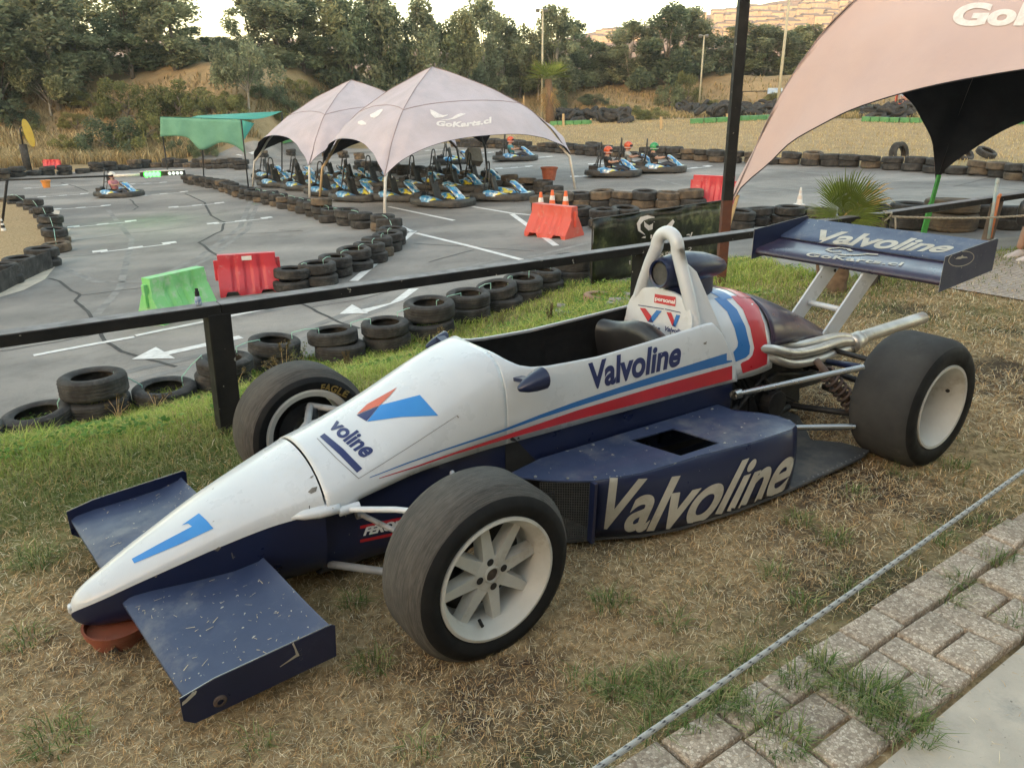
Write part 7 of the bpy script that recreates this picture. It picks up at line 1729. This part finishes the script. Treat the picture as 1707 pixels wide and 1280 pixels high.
for i, (px, py) in enumerate([(1498, 188), (1512, 186), (1528, 188), (1542, 187)]):
    p = P(px, py); s_ = p.y / 45
    if p.y > 120: p = Vector((84 * ray(px, py).x / ray(px, py).y, 84, ground(84 * ray(px, py).x / ray(px, py).y, 84))); s_ = 1.6
    t = thing('chair', '%s red chair from the left in the far seating area' % ordinal(i), 'chair', p, rnd.uniform(-1, 1), 'red chairs far away'); t.scale = (s_,) * 3
    mb = MB(); mb.box((0, 0, .45), (.45, .45, .04)); mb.build('seat', 'seat_red', t); mb = MB(); mb.box((-.22, 0, .7), (.04, .45, .5)); mb.build('backrest', 'seat_red', t)
    for a, b in ((.2, .2), (-.2, .2), (.2, -.2), (-.2, -.2)): mb = MB(); mb.box((a, b, .22), (.04, .04, .44)); mb.build('leg', 'seat_red', t)
    if i in (0, 2):
        d = seated('person', 'distant person in blue sitting on the %s red chair from the left' % ordinal(i), 'label_blue', 'jeans', None, 'distant seated people', hip=(0, 0, .55), lean=-.05, knee_z=.55, hands=((.3, .1, .7), (.3, -.1, .7)), feet=((.42, .1, .09), (.42, -.1, .09)), shoe='pit_black', hair='hair_brown', fingers=False); d.location = p; d.rotation_euler = t.rotation_euler; d.scale = t.scale

# ================================================================ grass
def blade_mat(name, rough=.8, tr_=.3):
    m, nt, b = new_mat(name); at = nt.nodes.new('ShaderNodeAttribute'); at.attribute_name = 'tint'; nt.links.new(at.outputs[0], b.inputs['Base Color']); b.inputs['Roughness'].default_value = rough; b.inputs['Specular IOR Level'].default_value = .2
    tr = nt.nodes.new('ShaderNodeBsdfTranslucent'); nt.links.new(at.outputs[0], tr.inputs[0]); mx = nt.nodes.new('ShaderNodeMixShader'); mx.inputs[0].default_value = tr_
    out = [n for n in nt.nodes if n.type == 'OUTPUT_MATERIAL'][0]; nt.links.new(b.outputs[0], mx.inputs[1]); nt.links.new(tr.outputs[0], mx.inputs[2]); nt.links.new(mx.outputs[0], out.inputs[0])
blade_mat('grass_blade'); blade_mat('straw', .85, .15)
def vss(a, b, x): t = np.clip((x - a) / (b - a), 0, 1); return t * t * (3 - 2 * t)
def vnz(x, y, s=1.0, seed=0):
    x = x * s + seed * 7.31; y = y * s - seed * 3.17
    return (np.sin(x * 1.7 + 1.3 * np.sin(y * 1.1)) + np.sin(y * 2.3 + 1.7 * np.sin(x * .9 + 2)) + .5 * np.sin(x * 4.1 + y * 3.3)) / 2.5
def vsw(x, y): dx, dy = x - FG.x, y - FG.y; return dx * FE.x + dy * FE.y, dx * FN.x + dy * FN.y
def vinside(x, y, poly):
    c = np.zeros(len(x), bool); n = len(poly)
    for i in range(n):
        x1, y1 = poly[i]; x2, y2 = poly[i - 1]
        if y1 == y2: continue
        k = ((y1 > y) != (y2 > y)) & (x < (x2 - x1) * (y - y1) / (y2 - y1) + x1); c ^= k
    return c
def vground(x, y):
    s, w_ = vsw(x, y); xx = np.clip(x, -22, 16); zt = -1.2 + .045 * xx + .03 * np.maximum(0, np.minimum(y, 60) - 26) * vss(-10, 0, x)
    toe_ = np.where(s < 3, 4.1, 4.1 + 1.9 * vss(3, 7.5, s) - 3.0 * vss(8.5, 13, s)); t = np.clip(w_ / toe_, 0, 1); t = vss(0, 1, t) * .6 + t * .4
    z = np.where(w_ <= 0, 0, zt * t); k = np.maximum(vss(11.5, 15, s), vss(17, 24, y)); z = z * (1 - k) + zt * k; z = z + np.where(w_ < .3, .012 * vnz(x, y, 2.2), 0); return z
def vgreen(x, y):
    s, w_ = vsw(x, y); n = .5 + .45 * vnz(x, y, 1.3, 5) + .25 * vnz(x, y, 5, 2); g = vss(-1.0, .25, w_); g = g * (1 - .5 * vss(2.5, 5, s))
    g = np.where((s > 3.2) & (w_ < .8), np.maximum(g, .55 * vss(-2.4, -.6, w_) * vss(3.2, 5, s) * n), g); g = np.where((s < 1) & (w_ < 0), np.maximum(g, vss(-1.35, -.35, w_) * vss(1.2, -.2, s)), g)
    tuft = vss(.62, .95, .5 + .5 * vnz(x, y, 2.1, 9)) * .6
    a = R(35.3); dx, dy = x - .395, y - 1.607; bt = dx * math.sin(a) - dy * math.cos(a); bs = dx * math.cos(a) + dy * math.sin(a); tuft = np.where((bt < 0) & (bt > -.35), np.maximum(tuft, .75 * vss(-.35, -.08, bt)), tuft)
    return np.clip(np.maximum(g * (.65 + .5 * n), np.where(w_ < 0, tuft * .7, g * .6)), 0, 1), bt, bs, s, w_
TRKA = [(a, b) for a, b in TRK2]
def scatter(n, r0, r1, pw=1.0, amax=44):
    r = r0 + (r1 - r0) * nr.rand(n) ** pw; a = np.radians(nr.uniform(-amax, amax, n)); x, y = r * np.sin(a), r * np.cos(a); return x, y
def blades(name, x, y, z, h, wd, lean, azi, col, mat, bend=.5, label='', cat='grass', rng=nr):
    n = len(x); L = h; up = np.cos(lean); out = np.sin(lean); dx, dy = np.cos(azi), np.sin(azi); wx, wy = -np.sin(azi) * wd / 2, np.cos(azi) * wd / 2
    b = np.stack([x, y, z], 1); w3 = np.stack([wx, wy, np.zeros(n)], 1)
    m = b + np.stack([dx * L * .5 * out * .7, dy * L * .5 * out * .7, L * .55 * up + .002], 1)
    t = b + np.stack([dx * L * (out + bend * .4), dy * L * (out + bend * .4), L * up * (1 - .25 * bend) + .002], 1)
    V = np.stack([b - w3, b + w3, m + w3 * .8, m - w3 * .8, t + w3 * .15, t - w3 * .15], 1).reshape(-1, 3); i = np.arange(n)[:, None] * 6
    F = np.concatenate([i + np.array([0, 1, 2, 3]), i + np.array([3, 2, 4, 5])]).reshape(-1, 4)
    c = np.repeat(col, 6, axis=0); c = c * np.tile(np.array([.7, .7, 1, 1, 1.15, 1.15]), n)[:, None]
    o = mesh_np(name, V, F, mat, col=c); o['kind'] = 'stuff'; o['label'] = label; o['category'] = cat; return o
def pick(cols, n): c = np.array(cols)[nr.randint(0, len(cols), n)]; return c * (.75 + .5 * nr.rand(n))[:, None]
# straw litter
x, y = scatter(330000, 1.3, 10.5, 1.15); g, bt, bs, s, w_ = vgreen(x, y)
bare = vss(.2, .75, vnz(x, y, 1.5, 3) * .6 + vnz(x, y, 4.2, 7) * .4); keep = ((bt < .01) | ((bt > .12) & (nr.rand(len(x)) < .03))) & (nr.rand(len(x)) > bare * .85) & (nr.rand(len(x)) > g * .75) & (w_ < 1.2) & ~vinside(x, y, TRKA)
x, y, w_ = x[keep], y[keep], w_[keep]; n = len(x); r = np.hypot(x, y); z = vground(x, y) + np.where(bt[keep] > .01, .034, 0)
sz = np.clip(r / 2.6, .8, 2.0)
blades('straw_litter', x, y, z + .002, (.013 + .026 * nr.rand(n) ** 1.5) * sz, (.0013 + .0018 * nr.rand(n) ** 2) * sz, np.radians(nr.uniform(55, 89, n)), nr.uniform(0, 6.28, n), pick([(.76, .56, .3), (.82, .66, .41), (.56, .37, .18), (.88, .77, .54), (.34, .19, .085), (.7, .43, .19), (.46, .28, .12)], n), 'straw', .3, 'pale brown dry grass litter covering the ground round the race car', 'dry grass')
# short dry upright tufts
x, y = scatter(70000, 1.3, 11, 1.1); g, bt, bs, s, w_ = vgreen(x, y); cl = vss(.1, .6, vnz(x, y, 3.3, 4)); keep = (bt < 0) & (nr.rand(len(x)) < .25 + .6 * cl) & (g < .75) & (w_ < 1.6) & ~vinside(x, y, TRKA); x, y = x[keep], y[keep]; n = len(x); z = vground(x, y)
blades('dry_tufts', x, y, z, .018 + .03 * nr.rand(n), np.clip(np.hypot(x, y) / 3, .8, 2) * (.0016 + .001 * nr.rand(n)), np.radians(nr.uniform(5, 55, n)), nr.uniform(0, 6.28, n), pick([(.55, .44, .25), (.48, .41, .23), (.62, .52, .32), (.36, .3, .16)], n), 'straw', .6, 'short dry upright grass stubble on the lawn', 'dry grass')
# green blades: sparse on the lawn, thick on the bank and at the paving edge
x, y = scatter(520000, 1.25, 15, .95, 46); g, bt, bs, s, w_ = vgreen(x, y); car_u = (x - CO.x) * CE.x + (y - CO.y) * CE.y; car_v = (x - CO.x) * CN.x + (y - CO.y) * CN.y
under = (np.abs(car_v) < .62) & (car_u > -.9) & (car_u < 2.6)
keep = (bt < .004) & (nr.rand(len(x)) < np.where(w_ > -.6, g, g * .16)) & ~vinside(x, y, TRKA) & ~(under & (nr.rand(len(x)) < .9)); x, y, w_, bt = x[keep], y[keep], w_[keep], bt[keep]; n = len(x); r = np.hypot(x, y); z = vground(x, y)
lush = vss(-.5, .5, w_); h = (.02 + .04 * nr.rand(n)) * (1 + lush * (.9 + 1.0 * nr.rand(n)) * (.5 + vss(-.2, .8, vnz(x, y, 1.7, 6)))); wd = (.002 + .0018 * nr.rand(n)) * np.clip(r / 3.2, .9, 2.6)
c1 = pick([(.25, .34, .06), (.34, .44, .08), (.44, .5, .12), (.18, .26, .05), (.52, .5, .18)], n); c2 = pick([(.13, .17, .05), (.18, .22, .08), (.28, .28, .14)], n); mixv = lush[:, None]; col = c1 * mixv + c2 * (1 - mixv); yl = (nr.rand(n) < .14)[:, None]; col = np.where(yl, np.array([.4, .33, .14]) * (.7 + .5 * nr.rand(n))[:, None], col)
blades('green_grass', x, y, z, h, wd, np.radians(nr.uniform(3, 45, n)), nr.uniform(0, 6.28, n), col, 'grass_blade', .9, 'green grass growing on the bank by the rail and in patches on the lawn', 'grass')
# tufts: paving joints, wheel edges, pot
tc = [(1195, 1185, .05, 260), (1150, 1215, .05, 120), (1080, 1225, .05, 90), (1440, 1175, .085, 620), (1500, 1225, .08, 420), (1330, 1150, .05, 160), (1370, 1125, .04, 160), (1250, 1200, .05, 160), (1300, 1250, .07, 220), (1030, 1150, .06, 260), (1120, 1140, .07, 300), (1090, 1180, .05, 160), (1390, 900, .06, 130), (1080, 870, .03, 60), (1290, 960, .05, 90), (1330, 870, .05, 130), (1640, 880, .05, 90), (1560, 900, .06, 120), (1600, 980, .04, 90), (1690, 1050, .05, 80), (1540, 1170, .03, 50), (1020, 1010, .06, 160), (1120, 1040, .05, 80), (1580, 1010, .03, 50), (1240, 1110, .05, 130),
      (185, 1060, .05, 220), (230, 1045, .02, 60), (620, 1110, .05, 120), (60, 935, .08, 260), (40, 1070, .06, 120), (90, 1240, .08, 200), (590, 1010, .04, 90), (1500, 800, .05, 60), (1425, 830, .05, 60), (965, 1140, .03, 50), (1590, 780, .06, 120), (1440, 760, .04, 50), (700, 1250, .05, 60), (430, 1240, .04, 60), (1180, 800, .05, 40), (1660, 940, .05, 100), (1420, 985, .04, 80), (1340, 1010, .04, 80)]
X = []; Yy = []; A = []
for px, py, rad, k in tc:
    p = atz(px, py, 0); k = int(k * .6)
    a = nr.uniform(0, 6.28, k); q = rad * nr.rand(k) ** .6; X += list(p.x + q * np.cos(a) * 1.2); Yy += list(p.y + q * np.sin(a)); A += list(a)
x, y, A = np.array(X), np.array(Yy), np.array(A); n = len(x); _, bt, _, _, _ = vgreen(x, y); z = vground(x, y) + np.where(bt > .35, .018, np.where(bt > 0, .018, 0))
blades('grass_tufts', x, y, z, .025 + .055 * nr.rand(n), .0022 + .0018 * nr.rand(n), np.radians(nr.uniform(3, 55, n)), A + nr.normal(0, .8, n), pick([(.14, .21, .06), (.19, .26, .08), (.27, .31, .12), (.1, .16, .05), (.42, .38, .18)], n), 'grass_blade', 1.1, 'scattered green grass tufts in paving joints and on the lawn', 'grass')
# bits of straw fallen on the front wings
S_w = bvh_of([o for o in car.children if o.name.startswith('front_wing')]); V = []; F = []; Cw = []
for i in range(130):
    u, v = rnd.uniform(-.95, -.5), rnd.choice([1, 1, -1]) * rnd.uniform(.16, .6); h = S_w.ray_cast(L3(u, v, .6), Vector((0, 0, -1)))
    if h[0] is None: continue
    p = CO + CE * h[0].x - CN * h[0].y + Vector((0, 0, h[0].z + .0025)); a = rnd.uniform(0, 6.28); l = rnd.choice([.002, .003, .004, .005, .006, .012]) * rnd.uniform(.6, 1.3); w_ = rnd.uniform(.0006, .0016); d_ = Vector((math.cos(a), math.sin(a), 0)); s_ = Vector((-d_.y, d_.x, 0)); b_ = len(V)
    V += [p - d_ * l - s_ * w_, p - d_ * l + s_ * w_, p + d_ * l + s_ * w_ * .5 + Vector((0, 0, .002)), p + d_ * l - s_ * w_ * .5 + Vector((0, 0, .002))]; F.append((b_, b_ + 1, b_ + 2, b_ + 3)); Cw += [(.62, .5, .32)] * 4
o = mesh_np('straw_bits', np.array([tuple(v) for v in V]), np.array(F), 'straw', col=np.array(Cw)); o['kind'] = 'stuff'; o['label'] = 'bits of dry straw fallen on the front wings'; o['category'] = 'dry grass'
# broad small leaves of ground cover on the bank
x, y = scatter(60000, 4, 14, 1.0, 40); g, bt, bs, s, w_ = vgreen(x, y); keep = (w_ > .2) & (vnz(x, y, 1.1, 8) > .05) & ~vinside(x, y, TRKA); x, y = x[keep], y[keep]; n = len(x); z = vground(x, y) + .03 + .07 * nr.rand(n); c = np.stack([x, y, z], 1); a = nr.normal(size=(n, 3)); a[:, 2] *= .4; a /= np.linalg.norm(a, axis=1)[:, None]; q = np.cross(a, np.array([0, 0, 1.]) + nr.normal(size=(n, 3)) * .4); q /= np.linalg.norm(q, axis=1)[:, None]; sz = (.009 + .013 * nr.rand(n))[:, None]
V = np.stack([c - a * sz, c + q * sz * .7, c + a * sz, c - q * sz * .7], 1).reshape(-1, 3); o = mesh_np('ground_cover', V, np.arange(4 * n).reshape(n, 4), 'grass_blade', col=np.repeat(pick([(.09, .2, .04), (.14, .26, .055), (.2, .31, .08)], n), 4, axis=0)); o['kind'] = 'stuff'; o['label'] = 'low clover-like leaves spreading over the grass bank'; o['category'] = 'ground cover'
# tall straw on the far left slope and field
def far_grass(name, n, poly, hh, cols, label, wd=.05):
    P2 = [P(*q) for q in poly]; xs_ = [p.x for p in P2]; ys_ = [p.y for p in P2]; x = nr.uniform(min(xs_), max(xs_), n); y = nr.uniform(min(ys_), max(ys_), n); k = vinside(x, y, [(p.x, p.y) for p in P2]) & ~vinside(x, y, TRKA); x, y = x[k], y[k]; z = np.array([ground(a, b) for a, b in zip(x, y)]); m = len(x)
    blades(name, x, y, z, hh * (.4 + .8 * nr.rand(m)), wd * (.5 + nr.rand(m)), np.radians(nr.uniform(0, 35, m)), nr.uniform(0, 6.28, m), pick(cols, m), 'straw', .6, label, 'dry grass')
far_grass('tall_straw', 26000, [(-120, 285), (290, 272), (440, 236), (400, 205), (200, 235), (0, 225), (-120, 215)], .95, [(.5, .4, .22), (.42, .32, .17), (.55, .46, .28), (.3, .24, .12)], 'tall pale straw grass below the left slope', .05)
far_grass('field_grass', 60000, [(820, 242), (1300, 266), (1800, 300), (1800, 206), (1300, 200), (900, 206)], .13, [(.56, .44, .23), (.5, .38, .19), (.6, .48, .27), (.44, .32, .15)], 'pale mown dry grass across the field behind the karts', .02)
far_grass('bank_grass', 30000, [(700, 205), (1300, 198), (1800, 204), (1800, 140), (1300, 132), (860, 134), (700, 140)], .5, [(.34, .26, .13), (.42, .33, .17), (.26, .2, .1), (.2, .18, .08)], 'brown dry grass on the far bank below the trees', .09)
far_grass('slope_grass', 30000, [(-120, 215), (0, 225), (200, 235), (420, 200), (700, 190), (860, 134), (420, 138), (0, 130), (-120, 130)], .45, [(.32, .24, .12), (.4, .31, .16), (.22, .18, .09), (.28, .2, .1)], 'brown dry grass on the left slope below the trees', .08)
far_grass('crest_grass', 22000, [(430, 195), (560, 188), (680, 168), (660, 145), (540, 141), (480, 141), (430, 143)], .5, [(.3, .23, .12), (.36, .28, .15), (.22, .18, .1), (.2, .2, .1)], 'brown scrub grass on the mound left of the tents', .07)
# weeds
def weed(px, py, h, kind, label):
    p = P(px, py); t = thing('weed', label, 'weed', p, 0, 'tall weeds on the bank'); mb = MB(); k = {'green': 9, 'brown': 3, 'stalk': 7}[kind]; tips = []
    for i in range(k):
        a = rnd.uniform(0, 6.28); l = rnd.uniform(.02, .12) if kind != 'brown' else .02; hh = h * rnd.uniform(.6, 1); b = Vector((rnd.uniform(-.02, .02), rnd.uniform(-.02, .02), -.02)); m_ = b + Vector((math.cos(a) * l * .4, math.sin(a) * l * .4, hh * .5)); e = b + Vector((math.cos(a) * l * 1.6, math.sin(a) * l * 1.6, hh)); mb.tube([b, m_, e], [.0035, .003, .0015], 5); tips.append((b, e))
    mb.build('stems', 'raw_pine' if kind == 'stalk' else 'bark', t); n = {'green': 500, 'brown': 400, 'stalk': 160}[kind]; bl = []
    for b, e in tips:
        for q in ((.35, .6, .85, 1) if kind == 'green' else ((.5, .7, .9) if kind == 'brown' else (1.0,))): c = b.lerp(e, q); s_ = .022 if kind != 'green' else .035; bl.append((c.x, c.y, c.z, s_, s_, s_ * 1.5))
    leaf_cloud('leaves', bl, n, .011, 'leaf_olive' if kind == 'green' else 'leaf_brown', t, 0, int(px))
weed(505, 640, .5, 'green', 'tall olive-green weed in front of the near tyres'); weed(582, 618, .28, 'brown', 'rusty brown seed-head weed on the bank'); weed(395, 655, .34, 'stalk', 'thin stalky weed beside the fence post'); weed(478, 660, .4, 'stalk', 'thin dry stalky weed left of the olive weed'); weed(836, 545, .25, 'green', 'small dark green upright weed on the bank near the far tyres'); weed(918, 540, .3, 'brown', 'reddish dry weed near the banner'); weed(200, 700, .3, 'stalk', 'dry weed with brown seed heads before the left tyres'); weed(260, 690, .26, 'stalk', 'second dry weed with brown seed heads, nearer the post'); weed(600, 625, .2, 'stalk', 'sprawling dry weed right of the rusty one'); weed(740, 590, .35, 'stalk', 'arching dry grass weed at mid bank')
# unseen building added behind the viewer to block light from that side
plain('render_wall', (.3, .26, .22), (.25, .22, .19), .9, 1); plain('roof_sheet', (.14, .11, .1), (.1, .08, .07), .7, 2)
cb_ = thing('added_shade_building', 'added two-storey building, unseen behind the viewer, shading the near side', 'building', (2.2, -5.2, 0), R(35)); mb = MB(); mb.box((0, -3, 2.9), (34, 5, 6.2)); mb.build('wall', 'render_wall', cb_)
mb = MB(); mb.prism([(-18, -6, 6.05), (-18, 1.2, 5.97), (-18, 1.2, 6.05), (-18, -2.5, 7.9), (-18, -6, 6.15)], (36, 0, 0)); mb.build('roof', 'roof_sheet', cb_)
for i in range(9): mb = MB(); mb.box((-14 + 3.5 * i, -.47, 1.7), (1.5, .08, 1.3)); f_ = mb.build('window', 'white_pole', cb_); mb = MB(); mb.box((-14 + 3.5 * i, -.42, 1.7), (1.3, .04, 1.1)); mb.build('pane', 'pit_black', f_)
for i in range(10): mb = MB(); mb.beam((-16 + 3.5 * i, 1.0, -.1), (-16 + 3.5 * i, 1.0, 6.0), .12, .12); mb.build('veranda_post', 'bare_wood', cb_)
# evening haze
m = bpy.data.materials.new('haze'); m.use_nodes = True; nt = m.node_tree; nt.nodes.remove(nt.nodes['Principled BSDF']); pv_ = nt.nodes.new('ShaderNodeVolumePrincipled'); pv_.inputs['Density'].default_value = .00045; pv_.inputs['Color'].default_value = (.92, .9, .88, 1); pv_.inputs['Anisotropy'].default_value = .2
nt.links.new(pv_.outputs[0], [n for n in nt.nodes if n.type == 'OUTPUT_MATERIAL'][0].inputs['Volume']); MATS['haze'] = m
mb = MB(); mb.box((0, 1000, 55), (7000, 4000, 140)); o = mb.build('haze', 'haze'); o['kind'] = 'stuff'; o['label'] = 'thin pale evening haze over the whole place'; o['category'] = 'haze'
bpy.context.view_layer.update()
print('done', len(bpy.data.objects))
